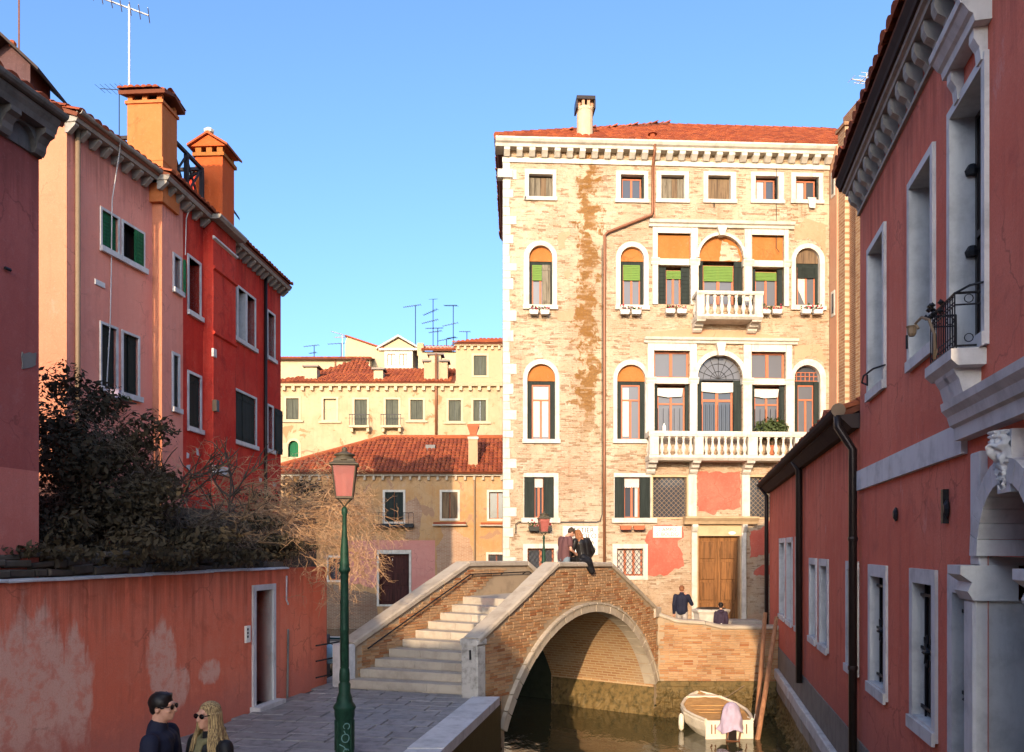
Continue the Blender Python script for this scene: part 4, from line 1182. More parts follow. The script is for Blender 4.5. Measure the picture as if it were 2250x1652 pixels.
# ---- further pink bay and the brick-red house (one facade line, set forward)
x1, y1 = QF.w(qe, -0.235)
RF = Fac(x1, y1, 4.2)
rh = thing('row_house', 'brick red house with three-light windows and a red chimney', 'building', fac=RF)
bh = thing('row_house', 'narrow pink bay set forward between pink and red houses', 'building', fac=RF)
rs_, re = RF.s(402), RF.s(617)
rz_ = 11.5
fmat = M['istrian_shade']
hs_b, hs_r = [], []
def rw(par, p0, p1, yt, yb, hs, lights=1, shut=None, fr=0.07):
    a, b = RF.s(p0), RF.s(p1); d, c = RF.z(p0, yt), RF.z(p0, yb)
    o_ = (a+fr, b-fr, c+0.14, d-fr)
    bb = MB(); rs = sash(bb, o_[0], o_[1], o_[2], o_[3], 0.26, 0.05, lights*2 if lights > 1 else 2, dp=0.04)
    win = bb.build('window', M['pipe_dark'], par); panes(win, rs, 0.275, M['glass_dark'])
    surround(rect(a, b, c, d), rect(*o_), -0.03, 0.3).build('stone_frame', fmat, win)
    MB().box(a-0.04, b+0.04, -0.09, -0.031, c, c+0.12).build('sill', fmat, win)
    if lights > 1 and shut is None:
        for i in range(1, lights):
            xm = o_[0]+(o_[1]-o_[0])*i/lights
            MB().box(xm-0.07, xm+0.07, -0.02, 0.25, o_[2], o_[3]).build('stone_mullion', fmat, win)
    if shut:
        n = shut
        for i in range(n):
            xa = o_[0]+(o_[1]-o_[0])*i/n; xb = o_[0]+(o_[1]-o_[0])*(i+1)/n
            leaf(win, xa+0.012, xb-0.012, o_[2], o_[3], 0.02+0.01*(i % 2), M['dark_shutter'])
    hs.append(rect(*o_)); return win
wb1 = rw(bh, 379, 398, 553, 641, hs_b)
# green leaf swung open against the wall
aa = RF.s(398); d_, c_ = RF.z(379, 556), RF.z(379, 636)
leaf(wb1, aa+0.0, min(aa+0.28, rs_-0.01), c_, d_, -0.09, M['green_shutter'], 7)
rw(bh, 377, 394, 771, 904, hs_b, 1, 1)
rw(rh, 411, 441, 556, 690, hs_r)
wr1 = rw(rh, 411, 442, 812, 946, hs_r, 1, 2)
rw(rh, 498, 561, 607, 737, hs_r, 3); rw(rh, 502, 563, 845, 971, hs_r, 3, 4)
rw(rh, 586, 604, 678, 789, hs_r)
wr3 = rw(rh, 586, 600, 886, 994, hs_r)
leaf(wr3, RF.s(601), RF.s(616), RF.z(586, 990), RF.z(586, 890), -0.08, M['dark_shutter'])
for par, a, b, hs, mt in ((bh, 0.0, rs_, hs_b, M['pink']), (rh, rs_, re, hs_r, M['red'])):
    wl = MB().wall(rect(a, b, -1.0, rz_), hs, 0, 0.3)
    wl.box(a, b, 0.45, 7.5, -1.0, rz_); wl.box(a, a+0.03, 0.001, 0.45, -1.0, rz_); wl.box(b-0.03, b, 0.001, 0.45, -1.0, rz_)
    wl.build('wall', mt, par)
MB().box(-0.014, -0.001, 0.0, 0.5, -1.0, rz_-0.02).build('return_wall', M['peach'], bh)
br0, br1 = RF.s(446), RF.s(497)
brs = MB().box(br0, br1, -0.28, 0.0, -1.0, rz_).build('chimney_breast', M['red'], rh)
for z in (RF.z(446, 735), RF.z(446, 592)):
    MB().extx([(-0.28, z), (-0.34, z+0.03), (-0.34, z+0.08), (-0.28, z+0.1)], br0-0.02, br1+0.02).build('string', M['red'], brs, fix=True)
dentil_cornice(bh, -0.28, rs_, rz_, 0.34)
cr1 = dentil_cornice(rh, rs_+0.001, br0-0.03, rz_, 0.34); dentil_cornice(rh, br1+0.03, re+0.12, rz_, 0.34)
MB().extx([(-0.2, rz_), (-0.5, rz_), (-0.56, rz_+0.07), (-0.56, rz_+0.12), (-0.2, rz_+0.12)], br0-0.15, br1+0.15).build('breast_cornice', M['stone_dirty'], rh, fix=True)
MB().extx([(-0.28, rz_-0.5), (-0.34, rz_-0.47), (-0.34, rz_-0.42), (-0.28, rz_-0.4)], br0-0.04, br1+0.04).build('string', M['istrian_shade'], brs, fix=True)
tile_roof(bh, (-0.28, -0.34, rz_+0.14), (1, 0, 0), (0, 0.92, 0.3), [(0, 0), (rs_+0.28, 0), (rs_+0.28, 4), (0, 4)], 0)
tile_roof(rh, (rs_, -0.34, rz_+0.14), (1, 0, 0), (0, 0.92, 0.3), [(0, 0), (re+0.15-rs_, 0), (re+0.15-rs_, 4), (0, 4)], 0)
MB().tube([(RF.s(580), -0.06, rz_), (RF.s(580), -0.06, 1.0)], 0.055, 8).build('rain_pipe', M['pipe_dark'], rh, smooth=True)
# stone shelf bits, meter boxes and patches on the red wall
MB().cham(RF.s(444), RF.s(474), -0.4, -0.281, RF.z(444, 1040), RF.z(444, 1022), 0.01).build('meter_box', M['istrian_shade'], brs)
MB().box(RF.s(442), RF.s(449), -0.34, -0.281, RF.z(442, 783), RF.z(442, 765)).build('small_box', M['istrian_shade'], brs)
MB().box(RF.s(443)+0.02, RF.s(450), -0.4, -0.281, RF.z(443, 903), RF.z(443, 878)).build('vent_box', M['pipe_dark'], brs)
rp = random.Random(5)
pt = MB()
for (px, py, w, h) in ((409, 995, 6, 12), (431, 985, 5, 16), (410, 1020, 7, 12), (412, 1063, 6, 9), (569, 1050, 6, 8), (600, 1060, 6, 8)):
    pt.prism(ragged(rect(RF.s(px), RF.s(px+w), RF.z(px, py+h), RF.z(px, py)), 0.03, 0.1, px), -0.01, 0)
pt.build('bare_patch', M['istrian_shade'], rh)
# cords hanging on the facade
MB().tube([(RF.s(404), -0.04, RF.z(404, 560)), (RF.s(406), -0.04, RF.z(406, 480)), (RF.s(409), -0.2, RF.z(409, 430))], 0.012, 4).build('cable', M['istrian_shade'], rh)
# red chimney with pitched cap
x0_, y0_ = RF.w(br1-0.02, -0.24)
och = thing('chimney', 'red chimney in sunlit orange tone with little gabled tiled cap and white vents', 'chimney', (x0_, y0_, rz_+0.1), R(-3))
cw = 0.76; cl = RF.s(497)-RF.s(452)
zt_ = at(445, 335, y0_-1.0).z-rz_-0.1
MB().box(-cw, 0, -cl*0.62, 0, 0, zt_).build('shaft', M['red_sunlit'], och)
fz = at(445, 385, 23.4).z-rz_-0.1
MB().box(-cw-0.06, 0.06, -cl*0.62-0.06, 0.06, zt_, zt_+0.09).build('collar', M['ochre_panel'], och)
for xx in (-cw+0.08, -cw/2, -0.08):
    for yy in (-cl*0.62+0.06, -0.06): MB().box(xx-0.08, xx+0.08, yy-0.06, yy+0.06, zt_+0.09, zt_+0.26).build('cap_pier', M['ochre_panel'], och)
MB().box(-cw+0.1, -0.1, -cl*0.62+0.14, -0.14, zt_+0.09, zt_+0.2).build('flue', M['dark'], och)
MB().prism([(-cw-0.1, zt_+0.26), (0.1, zt_+0.26), (-cw/2, zt_+0.56)], -cl*0.62-0.06, 0.06).build('gable', M['red_sunlit'], och)
gr = MB()
for sg in (-1, 1):
    p0_, p1_ = (-cw/2+sg*(cw/2+0.18), zt_+0.24), (-cw/2, zt_+0.58)
    gr.prism([p0_, p1_, (p1_[0], p1_[1]+0.06), (p0_[0], p0_[1]+0.06)], -cl*0.62-0.14, 0.14)
gr.build('gable_roof', M['tile'], och, fix=True)
MB().lathe([(0.05, 0), (0.13, 0.05), (0.14, 0.12), (0.05, 0.18)], 8, (-cw/2, -cl*0.62, zt_+0.6)).build('finial', M['istrian'], och)

# timber roof terrace between the two chimneys
tx, ty = RF.w(RF.s(384), 0.1)
ter = thing('roof_terrace', 'dark timber roof terrace railing with crossed braces between the chimneys', 'roof terrace', (tx, ty, at(380, 425, 20.8).z), RF.rz)
tl, tw, th = 2.6, 2.2, 1.15
tl = RF.s(457)-RF.s(384)
MB().box(0, tl, 0, tw, -0.12, 0).build('deck', M['wood_dark'], ter)
for x in (0.05, tl*0.5, tl-0.05):
    for y in (0.05, tw-0.05):
        MB().box(x-0.05, x+0.05, y-0.05, y+0.05, -0.9 if y > 1 or 1 else 0, th).build('post', M['wood_dark'], ter)
for y in (0.05, tw-0.05):
    MB().box(0, tl, y-0.04, y+0.04, th, th+0.08).build('rail', M['wood_dark'], ter)
    MB().box(0.1, tl-0.1, y-0.025, y+0.025, 0.1, 0.17).build('rail', M['wood_dark'], ter)
    for i in range(2):
        xa, xb = 0.1+(tl-0.2)*i/2, 0.1+(tl-0.2)*(i+1)/2
        MB().tube([(xa, y-0.01, 0.15), (xb, y-0.01, th)], 0.03, 4).build('brace', M['wood_dark'], ter); MB().tube([(xa, y+0.02, th), (xb, y+0.02, 0.15)], 0.03, 4).build('brace', M['wood_dark'], ter)
for x in (0.05, tl-0.05):
    MB().box(x-0.04, x+0.04, 0.09, tw-0.09, th, th+0.08).build('rail', M['wood_dark'], ter)
    MB().tube([(x, 0.1, 0.1), (x, tw-0.1, th)], 0.035, 4).build('brace', M['wood_dark'], ter)
    MB().tube([(x+0.03, tw-0.1, 0.1), (x+0.03, 0.1, th)], 0.035, 4).build('brace', M['wood_dark'], ter)
# blue-grey dormer on the red roof
dx, dy = RF.w(RF.s(508), 0.5)
dm = thing('roof_dormer', 'blue grey boarded dormer on the red roof behind the red chimney', 'dormer', (dx, dy, rz_+0.1), R(2))
MB().box(-0.9, 0.0, 0, 1.3, 0, 1.5).build('wall', M['red'], dm)
MB().prism([(-1.0, 1.5), (0.1, 1.5), (-0.35, 2.1)], -0.02, 1.35).build('gable', M['red'], dm)
gr = MB()
for p0_, p1_ in (((0.28, 1.25), (-0.35, 2.2)), ((-1.15, 1.35), (-0.35, 2.2))):
    gr.prism([p0_, p1_, (p1_[0], p1_[1]+0.08), (p0_[0], p0_[1]+0.08)], -0.15, 1.5)
gr.build('gable_roof', M['blue_shutter'], dm, fix=True)
MB().box(-0.42, 0.0, -0.06, -0.005, 0.2, 1.3).build('shutter', M['blue_shutter'], dm)

# ---- garden wall
GF = Fac(-4.97, 12.0, 12.2)
ge = GF.s(718)
gw = thing('garden_wall', 'long rose red garden wall with white coping and doorway', 'wall', fac=GF)
a, b = GF.s(553), GF.s(603); dz1, dz0 = GF.z(553, 1286), GF.z(553, 1548)
do = (a+0.1, b-0.09, 0.02, dz1-0.1)
GT = 2.42
gb = MB().wall(rect(-8, ge, -1.0, GT), [rect(*do)], 0, 0.35)
gb.box(-8, do[0]-0.2, 0.36, 0.42, -1, GT); gb.box(ge-0.02, ge, 0.0, 0.4, -1.8, GT); gb.box(do[1]+0.1, ge, 0.36, 0.42, -1, GT)
gb.box(-8, ge, 0.001, 0.42, GT-0.02, GT)
gb.build('wall', M['garden_red'], gw)
dr = MB().box(do[0], do[1], 0.32, 0.36, do[2], do[3]).build('door', M['dark_shutter'], gw)
MB().box(do[0]+0.08, do[1]-0.08, 0.30, 0.32, do[2]+0.1, do[3]-0.1).build('door_panel', M['dark_shutter'], dr)
surround(rect(a, b, 0.02, dz1), rect(do[0], do[1], 0.02, do[3]), -0.035, 0.34).build('stone_frame', M['istrian_shade'], dr)
MB().box(a-0.06, b+0.06, -0.2, 0.0, -0.05, 0.06).build('threshold', M['istrian_shade'], dr)
# coping tiles one by one
ct = MB().extx([(-0.05, 0), (-0.05, 0.02), (-0.015, 0.035), (0.10, 0.04), (0.10, 0)], 0, 0.49).mesh('coping_tile', M['istrian_shade'])
bm = bmesh.new(); bm.from_mesh(ct); bmesh.ops.recalc_face_normals(bm, faces=bm.faces); bm.to_mesh(ct); bm.free()
rq = random.Random(9)
x = -8.0
while x < GF.s(630):
    link('coping_tile', ct, gw, (x, rq.uniform(-.012, .012), GT+rq.uniform(-.006, .008)), (0, rq.uniform(-.012, .012), 0)); x += 0.5
rq = random.Random(14)
for row_, (za_, y0_) in enumerate(((GT+0.04, 0.10), (GT+0.15, 0.14), (GT+0.25, 0.17))):
    x = -8.0+0.13*row_
    while x < GF.s(640)-0.5*row_-(2.2 if row_ == 2 else 0):
        wv = rq.uniform(0.16, 0.42); hv = rq.uniform(0.07, 0.12)
        b_ = MB().cham(0, wv-0.015, -rq.uniform(0, .04), 0.22, 0, hv, 0.018)
        if rq.random() < 0.9:
            o_ = b_.build('old_stone', M['oldwall'], gw); o_.location = (x, y0_+rq.uniform(-.015, .02), za_+rq.uniform(-.015, .015)); o_.rotation_euler = (rq.uniform(-.06, .06), rq.uniform(-.07, .07), rq.uniform(-.05, .05))
        x += wv
# fittings
ic = MB().cham(GF.s(537), GF.s(546.5), -0.04, 0, GF.z(540, 1412), GF.z(540, 1375), 0.006).build('intercom', M['sign'], gw)
for k in range(3):
    MB().box(GF.s(538.5), GF.s(541), -0.046, -0.04, GF.z(540, 1385+8*k), GF.z(540, 1380+8*k)).build('bell_button', M['iron'], ic)
MB().tube([(GF.s(626.5), -0.03, GF.z(626, 1265)), (GF.s(626), -0.03, GF.z(626, 1318)), (GF.s(630), -0.03, GF.z(630, 1328))], 0.016, 5).build('cable_pipe', M['istrian_shade'], gw)
MB().tube([(GF.s(630), -0.03, GF.z(630, 1382)), (GF.s(629), -0.03, GF.z(629, 1470)), (GF.s(628), -0.03, 0.0)], 0.022, 6).build('conduit', M['cement'], gw)
# quay railing at the end of the wall: three bars running over the water edge
rl = thing('railing', 'three dark horizontal bars closing the gap between wall and bridge', 'railing', (*GF.w(ge-0.75, -0.12), 0), GF.rz)
p2 = Vector((at(756, 1440, 17.2).x, 17.2))
dv = Vector(((p2.x-GF.w(ge-0.75, -0.12)[0]), (p2.y-GF.w(ge-0.75, -0.12)[1])))
la, lb = dv.x*GF.u[0]+dv.y*GF.u[1], dv.x*GF.v[0]+dv.y*GF.v[1]
for z in (0.22, 0.55, 0.86):
    MB().tube([(0, 0, z), (la, lb, z)], 0.017, 6).build('bar', M['iron'], rl)
for t in (1.0,):
    MB().tube([(la*t, lb*t, 0), (la*t, lb*t, 0.9)], 0.02, 6).build('post', M['iron'], rl)
# ---------------------------------------------------------------- right-hand houses along the canal
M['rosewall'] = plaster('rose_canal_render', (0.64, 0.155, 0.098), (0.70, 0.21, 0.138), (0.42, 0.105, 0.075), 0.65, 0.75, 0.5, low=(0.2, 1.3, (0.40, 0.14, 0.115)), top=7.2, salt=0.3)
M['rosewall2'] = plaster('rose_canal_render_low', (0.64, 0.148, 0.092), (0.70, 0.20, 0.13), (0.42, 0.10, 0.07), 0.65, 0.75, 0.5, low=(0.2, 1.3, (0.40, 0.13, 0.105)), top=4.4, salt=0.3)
TF = Fac(5.2, 13.3, 192.5)
S, TZ = TF.s, TF.z
tall = thing('canal_house', 'tall rose house with bracketed cornice, balcony and carved portal at right', 'building', fac=TF)
low = thing('canal_house', 'low rose house with slit windows and dark gutter beside the canal', 'building', fac=TF)
s_far, s_join, s_near = S(1691), S(1890), S(1890)+16.0
lz = 4.46
shs = []; ths = []
IS = M['istrian_shade']
def slit(par, p0, p1, zt, zb, hs, fr, bars=0, dp_=0.10):
    a, b = S(p0), S(p1); o_ = (a+fr, b-fr, zb+fr, zt-fr*1.2)
    bb = MB(); rs = sash(bb, o_[0], o_[1], o_[2], o_[3], dp_, 0.03, 1, dp=0.04)
    win = bb.build('window', M['pipe_dark'], par); panes(win, rs, dp_+0.015, M['glass_dark'])
    surround(rect(a, b, zb, zt), rect(*o_), -0.03, dp_+0.05).build('stone_frame', IS, win)
    MB().box(a-0.01, b+0.01, -0.06, -0.031, zb-0.03, zb+fr*0.8).build('sill', IS, win)
    if bars:
        g_ = MB()
        for k in range(bars): g_.tube([(o_[0]+(o_[1]-o_[0])*(k+0.5)/bars, dp_-0.03, o_[2]), (o_[0]+(o_[1]-o_[0])*(k+0.5)/bars, dp_-0.03, o_[3])], 0.012, 6)
        for f_ in (0.06, 0.5, 0.9): g_.box(o_[0], o_[1], dp_-0.05, dp_-0.035, o_[2]+(o_[3]-o_[2])*f_, o_[2]+(o_[3]-o_[2])*f_+0.03)
        g_.build('grille', M['iron'], win)
        if bars > 2:
            r_ = MB(); cx, cz = (o_[0]+o_[1])/2, (o_[2]+o_[3])/2
            for sg in (-1, 1):
                for s2 in (-1, 1):
                    r_.tube([(cx+sg*0.02, dp_-0.055, cz), (cx+sg*0.13, dp_-0.055, cz+s2*0.03), (cx+sg*0.15, dp_-0.055, cz+s2*0.13), (cx+sg*0.06, dp_-0.055, cz+s2*0.15), (cx+sg*0.05, dp_-0.055, cz+s2*0.08)], 0.014, 5)
            r_.lathe([(0.05, -0.02), (0.07, 0), (0.04, 0.02)], 8, (cx, dp_-0.06, cz))
            r_.build('rosette', M['iron'], win)
    hs.append(rect(*o_)); return win
for p0, p1 in ((1713.8, 1726), (1730, 1742.5), (1749.5, 1763)):
    slit(low, p0, p1, 3.06, 1.03, shs, 0.10)
for p0, p1 in ((1780.5, 1796), (1802.5, 1821.5), (1862, 1888)):
    slit(low, p0, p1, 2.62, 1.05, shs, 0.10)
slit(tall, 1912, 1951.5, 2.60, 1.02, ths, 0.12, 3); slit(tall, 2004, 2061.5, 2.60, 1.0, ths, 0.12, 3)
# portal-side tall window (barred door)
slit(tall, 2089, 2159, 2.58, 0.55, ths, 0.13, 4)
# upper windows: deep stone reveals
def tallwin(p0, p1, zt, zb, fr=0.08, dark=0.42):
    a, b = S(p0), S(p1); o_ = (a+fr, b-fr, zb+fr, zt-fr)
    bb = MB(); rs = sash(bb, o_[0], o_[1], o_[2], o_[3], 0.17, 0.05, 2, (0.5,), dp=0.04)
    win = bb.build('window', M['pipe_dark'], tall); panes(win, rs, 0.185, M['glass_dark'])
    surround(rect(a, b, zb, zt), rect(*o_), -0.035, 0.22).build('stone_frame', IS, win)
    MB().box(a, b, -0.055, -0.036, zb-0.01, zb+0.10).build('sill', IS, win)
    ths.append(rect(*o_)); return win, o_
w1, _ = tallwin(1909.8, 1948, 6.62, 4.68); w2, _ = tallwin(2000, 2057, 6.58, 4.63); w3, o3 = tallwin(2089, 2174, 6.60, 4.36)
for w_ in (w1, w2):
    MB().tube([(S(1915 if w_ is w1 else 2004), -0.05, 4.86), (S(1915 if w_ is w1 else 2004), -0.05, 5.0)], 0.012, 5).build('shutter_catch', M['iron'], w_)
MB().tube([(S(1951), -0.03, 4.93), (S(1943), -0.12, 4.93), (S(1932), -0.18, 4.9), (S(1924), -0.16, 4.86), (S(1927), -0.13, 4.82)], 0.012, 5).build('hook', M['iron'], tall)
for z in (6.05, 5.35):
    MB().lathe([(0.05, -0.04), (0.06, 0), (0.03, 0.05)], 8, (o3[0]+0.02, 0.14, z)).build('hinge', M['iron'], w3)

# portal
pc = S(2233); zsp = 2.62; pr0 = 0.55
arch_open = [(pc-pr0, -0.4), (pc+pr0, -0.4)] + arch_pts(pc-pr0, pc+pr0, zsp+0.12, 16)
ths.append(arch_open)
tz = 7.62
w_ = MB().wall(rect(s_join, s_near, 0.2, tz), [h if h is not arch_open else [(pc-pr0, 0.2001), (pc+pr0, 0.2001)] + arch_open[2:] for h in ths], 0, 0.46, [arch_open[2:]])
w_.box(s_join, s_near, 0.9, 6.5, -0.5, tz); w_.box(s_join, s_join+0.02, 0.001, 0.9, 0.2, tz)
w_.box(s_near-0.03, s_near, 0.002, 0.9, -0.5, tz)
w_.box(s_join, s_near, 0.47, 0.9, tz-0.03, tz)
w_.build('wall', M['rosewall'], tall)
w_ = MB().wall(rect(s_far, s_join, 0.18, lz), shs, 0, 0)
w_.box(s_far, s_join, 0.5, 3.5, -0.5, lz); w_.box(s_far, s_far+0.02, 0.001, 0.5, 0.18, lz)
w_.build('wall', M['rosewall2'], low)
por = MB().prism([(pc-pr0-0.0, -0.4), (pc+pr0, -0.4)] + arch_pts(pc-pr0, pc+pr0, zsp+0.12, 16), 0.5, 0.52).build('portal', M['dark'], tall)
gt = MB()
for k in range(6): gt.tube([(pc-pr0+0.1+k*0.18, 0.4, -0.3), (pc-pr0+0.1+k*0.18, 0.4, zsp+0.3)], 0.014, 5)
for z in (0.4, 1.4, 2.4): gt.box(pc-pr0, pc+pr0, 0.38, 0.4, z, z+0.04)
gt.build('gate', M['iron'], por)
for sg in (-1, 1):
    xa, xb = sorted((pc+sg*(pr0+0.02), pc+sg*(pr0+0.26)))
    MB().cham(xa, xb, -0.10, 0.4, -0.4, zsp-0.22, 0.02).build('pier', IS, por)
    MB().extx([(0.2, zsp-0.22), (-0.11, zsp-0.22), (-0.15, zsp-0.15), (-0.12, zsp-0.08), (-0.2, zsp-0.02), (-0.2, zsp+0.05), (0.2, zsp+0.05)], xa-0.06, xb+0.04).build('capital', IS, por, fix=True)
    MB().cham(xa+0.03, xb-0.0, -0.06, 0.3, zsp+0.05, 3.55, 0.01).build('upper_pier', IS, por)
n = 13
for i in range(n):
    t0, t1 = math.pi*i/n+0.006, math.pi*(i+1)/n-0.006
    r0, r1 = pr0-0.02, pr0+0.15
    zs = zsp+0.12
    MB().prism([(pc+r0*math.cos(t0), zs+r0*math.sin(t0)), (pc+r1*math.cos(t0), zs+r1*math.sin(t0)), (pc+r1*math.cos(t1), zs+r1*math.sin(t1)), (pc+r0*math.cos(t1), zs+r0*math.sin(t1))], -0.09, 0.35).build('voussoir', IS, por)
# carved bearded mask as keystone: lumpy wedge
kz0, kz1 = 3.34, 3.62
def mask():
    b_ = MB(); rq = random.Random(8); nu, nv = 30, 36
    vs = []
    for j in range(nv+1):
        v = j/nv
        for i in range(nu+1):
            u = -1+2*i/nu
            wd = 0.115+0.025*math.sin(math.pi*v)-(0.05*max(0, 0.35-v)/0.35)
            dp = (0.05+0.09*v)*math.sqrt(max(0.0, 1-u*u*0.92))
            # brows, nose, cheeks, beard curls
            dp += 0.05*math.exp(-((v-0.72)/0.06)**2)*(1-0.5*abs(u)) + 0.07*math.exp(-(u/0.16)**2-((v-0.6)/0.1)**2)
            dp -= 0.05*math.exp(-((abs(u)-0.4)/0.16)**2-((v-0.63)/0.05)**2) + 0.05*math.exp(-(u/0.35)**2-((v-0.44)/0.03)**2)
            dp += 0.03*math.exp(-((abs(u)-0.5)/0.2)**2-((v-0.53)/0.09)**2)
            if v < 0.45: dp += 0.028*math.sin(u*15+4*math.sin(v*18))*math.cos(v*34)
            if v > 0.8: dp += 0.03*math.sin(u*17)*math.sin(v*40)
            dp += 0.008*(noise.noise(Vector((u*5, v*9, 1))))
            vs.append((pc+u*wd, -0.05-dp*0.8, kz0-0.10+(kz1+0.10-kz0)*v+0.035*math.sin(u*9)*(1-v)))
    fs = [(j*(nu+1)+i, j*(nu+1)+i+1, (j+1)*(nu+1)+i+1, (j+1)*(nu+1)+i) for j in range(nv) for i in range(nu)]
    b_.add(vs, fs)
    return b_
mask().build('carved_mask', IS, por, smooth=True)
MB().prism([(pc-0.12, kz0-0.15), (pc+0.12, kz0-0.15), (pc+0.15, kz1), (pc-0.15, kz1)], -0.08, 0.2).build('keystone', IS, por)
# portal hood (entablature) and the string band
h0 = S(2105)
MB().extx([(0.0, 3.70), (-0.10, 3.70), (-0.12, 3.80), (-0.12, 3.86), (0.0, 3.86)], s_join+0.03, S(2182)).build('string_band', IS, tall, fix=True) if False else None
MB().box(s_join+0.02, S(2126), -0.05, 0.0, 3.58, 3.84).build('string_band', IS, tall)
MB().extx([(0.0, 3.60), (-0.065, 3.60), (-0.09, 3.66), (-0.09, 3.72), (0.0, 3.72)], S(2090), S(2178)).build('band_moulding', IS, tall, fix=True) if False else None
hood = MB().extx([(0.0, 3.68), (-0.11, 3.68), (-0.12, 3.78), (-0.15, 3.80), (-0.17, 3.87), (-0.21, 3.92), (-0.22, 3.98), (0.0, 4.02)], S(2130), pc*2-S(2130)).build('portal_hood', IS, tall, fix=True)
# tie plates
for (px, py, r_) in ((1972, 1130, 0.05), (2085, 1118, 0.055), (2157, 1108, 0.065)):
    t_ = TF.z(px, py); k = S(px)
    MB().lathe([(0.02, 0), (r_, 0.005), (r_*1.1, 0.02), (r_*0.5, 0.045)], 10, (0, 0, 0)).build('tie_plate', M['iron'], tall).matrix_local = Matrix.Translation((k, -0.002, t_)) @ Matrix.Rotation(R(90), 4, 'X') @ Matrix.Diagonal((1, 1.5, 1, 1))
MB().cham(S(2080), S(2085), -0.05, 0, TF.z(2082, 1150), TF.z(2082, 1075), 0.005).build('tie_bar', M['iron'], tall)

# main cornice with brackets
c0 = s_join-0.02
MB().box(c0, s_near, -0.035, 0.1, 7.30, 7.345).build('frieze', M['stone_dirty'], tall)
cor = MB().extx([(0.3, 7.60), (-0.17, 7.60), (-0.18, 7.635), (-0.215, 7.65), (-0.22, 7.69), (0.3, 7.69)], c0-0.05, s_near).build('cornice', M['stone_dirty'], tall, fix=True)
MB().extx([(0.3, 7.69), (-0.25, 7.69), (-0.26, 7.73), (-0.30, 7.80), (0.3, 7.84)], c0-0.1, s_near).build('eave_moulding', M['eave'], tall, fix=True)
mm = MB().extx([(0.0, 0), (-0.035, 0), (-0.06, 0.05), (-0.13, 0.10), (-0.155, 0.16), (-0.155, 0.255), (0, 0.255)], -0.055, 0.055).mesh('modillion', M['stone_dirty'])
bm = bmesh.new(); bm.from_mesh(mm); bmesh.ops.recalc_face_normals(bm, faces=bm.faces); bm.to_mesh(mm); bm.free()
i = 0
while c0+0.1+i*0.33 < s_near: link('modillion', mm, cor, (c0+0.1+i*0.33, -0.002, 7.345)); i += 1
tile_roof(tall, (c0-0.1, -0.3, 7.84), (1, 0, 0), (0, 0.93, 0.32), [(0, 0), (s_near-c0, 0), (s_near-c0, 3.4), (0, 3.4)], 0)

# hood over the balcony door
ha, hb = S(2048, -0.2), S(2180)
MB().extx([(0.0, 6.80), (-0.12, 6.80), (-0.13, 6.86), (-0.16, 6.88), (-0.20, 6.94), (-0.22, 6.95), (-0.23, 7.0), (0.0, 7.03)], ha, hb).build('window_hood', IS, tall, fix=True)
for x in (ha+0.06, hb-0.2):
    MB().extx([(0, 6.55), (-0.05, 6.55), (-0.06, 6.65), (-0.10, 6.72), (-0.10, 6.80), (0, 6.80)], x, x+0.11).build('hood_bracket', IS, tall, fix=True)
# balcony
proj = 0.25
ba, bb_ = S(2032, -proj), S(2168)
bal = MB().extx([(0.0, 4.22), (-proj+0.05, 4.22), (-proj+0.02, 4.25), (-proj, 4.27), (-proj, 4.35), (0.0, 4.35)], ba, bb_).build('balcony', IS, tall, fix=True)
for x in (ba+0.1, bb_-0.42):
    MB().extx([(0.0, 3.98), (-0.10, 3.98), (-0.13, 4.03), (-0.16, 4.14), (-proj+0.06, 4.19), (-proj+0.05, 4.22), (0, 4.22)], x, x+0.30).build('corbel', IS, bal, fix=True)
def railrun(p, q_, n):
    p, q_ = Vector(p), Vector(q_); d = q_-p
    MB().tube([p+Vector((0, 0, RH)), q_+Vector((0, 0, RH))], 0.011, 6).build('rail', M['iron'], bal)
    MB().tube([p+Vector((0, 0, 0.03)), q_+Vector((0, 0, 0.03))], 0.009, 5).build('rail', M['iron'], bal)
    MB().tube([p+Vector((0, 0, 0.35)), q_+Vector((0, 0, 0.35))], 0.007, 5).build('rail', M['iron'], bal)
    bm_ = MB().tube([(0, 0, 0.03), (0, 0, RH)], 0.006, 5).mesh('bar', M['iron'])
    for k in range(n+1): link('bar', bm_, bal, p+d*(k/n))
    for k in range(n):
        c_ = p+d*((k+0.5)/n)
        dn = d.normalized()
        rr_ = min(0.032, d.length/n*0.42)
        for z_ in (0.395, 0.09):
            MB().tube([c_+dn*rr_*math.cos(t*math.pi/5)+Vector((0, 0, z_+rr_*math.sin(t*math.pi/5))) for t in range(11)], 0.004, 4).build('scroll', M['iron'], bal)
zb = 4.35
RH = 0.44
railrun((ba+0.03, -proj+0.04, zb), (bb_-0.05, -proj+0.04, zb), 11)
railrun((bb_-0.05, -proj+0.04, zb), (bb_-0.05, -0.01, zb), 1); railrun((ba+0.03, -proj+0.04, zb), (ba+0.03, -0.01, zb), 2)
MB().tube([(bb_-0.05, -proj+0.04, zb+RH), (bb_+0.0, -0.12, zb+RH+0.04), (bb_+0.05, -0.01, zb+RH+0.05)], 0.010, 6).build('stay', M['iron'], bal)
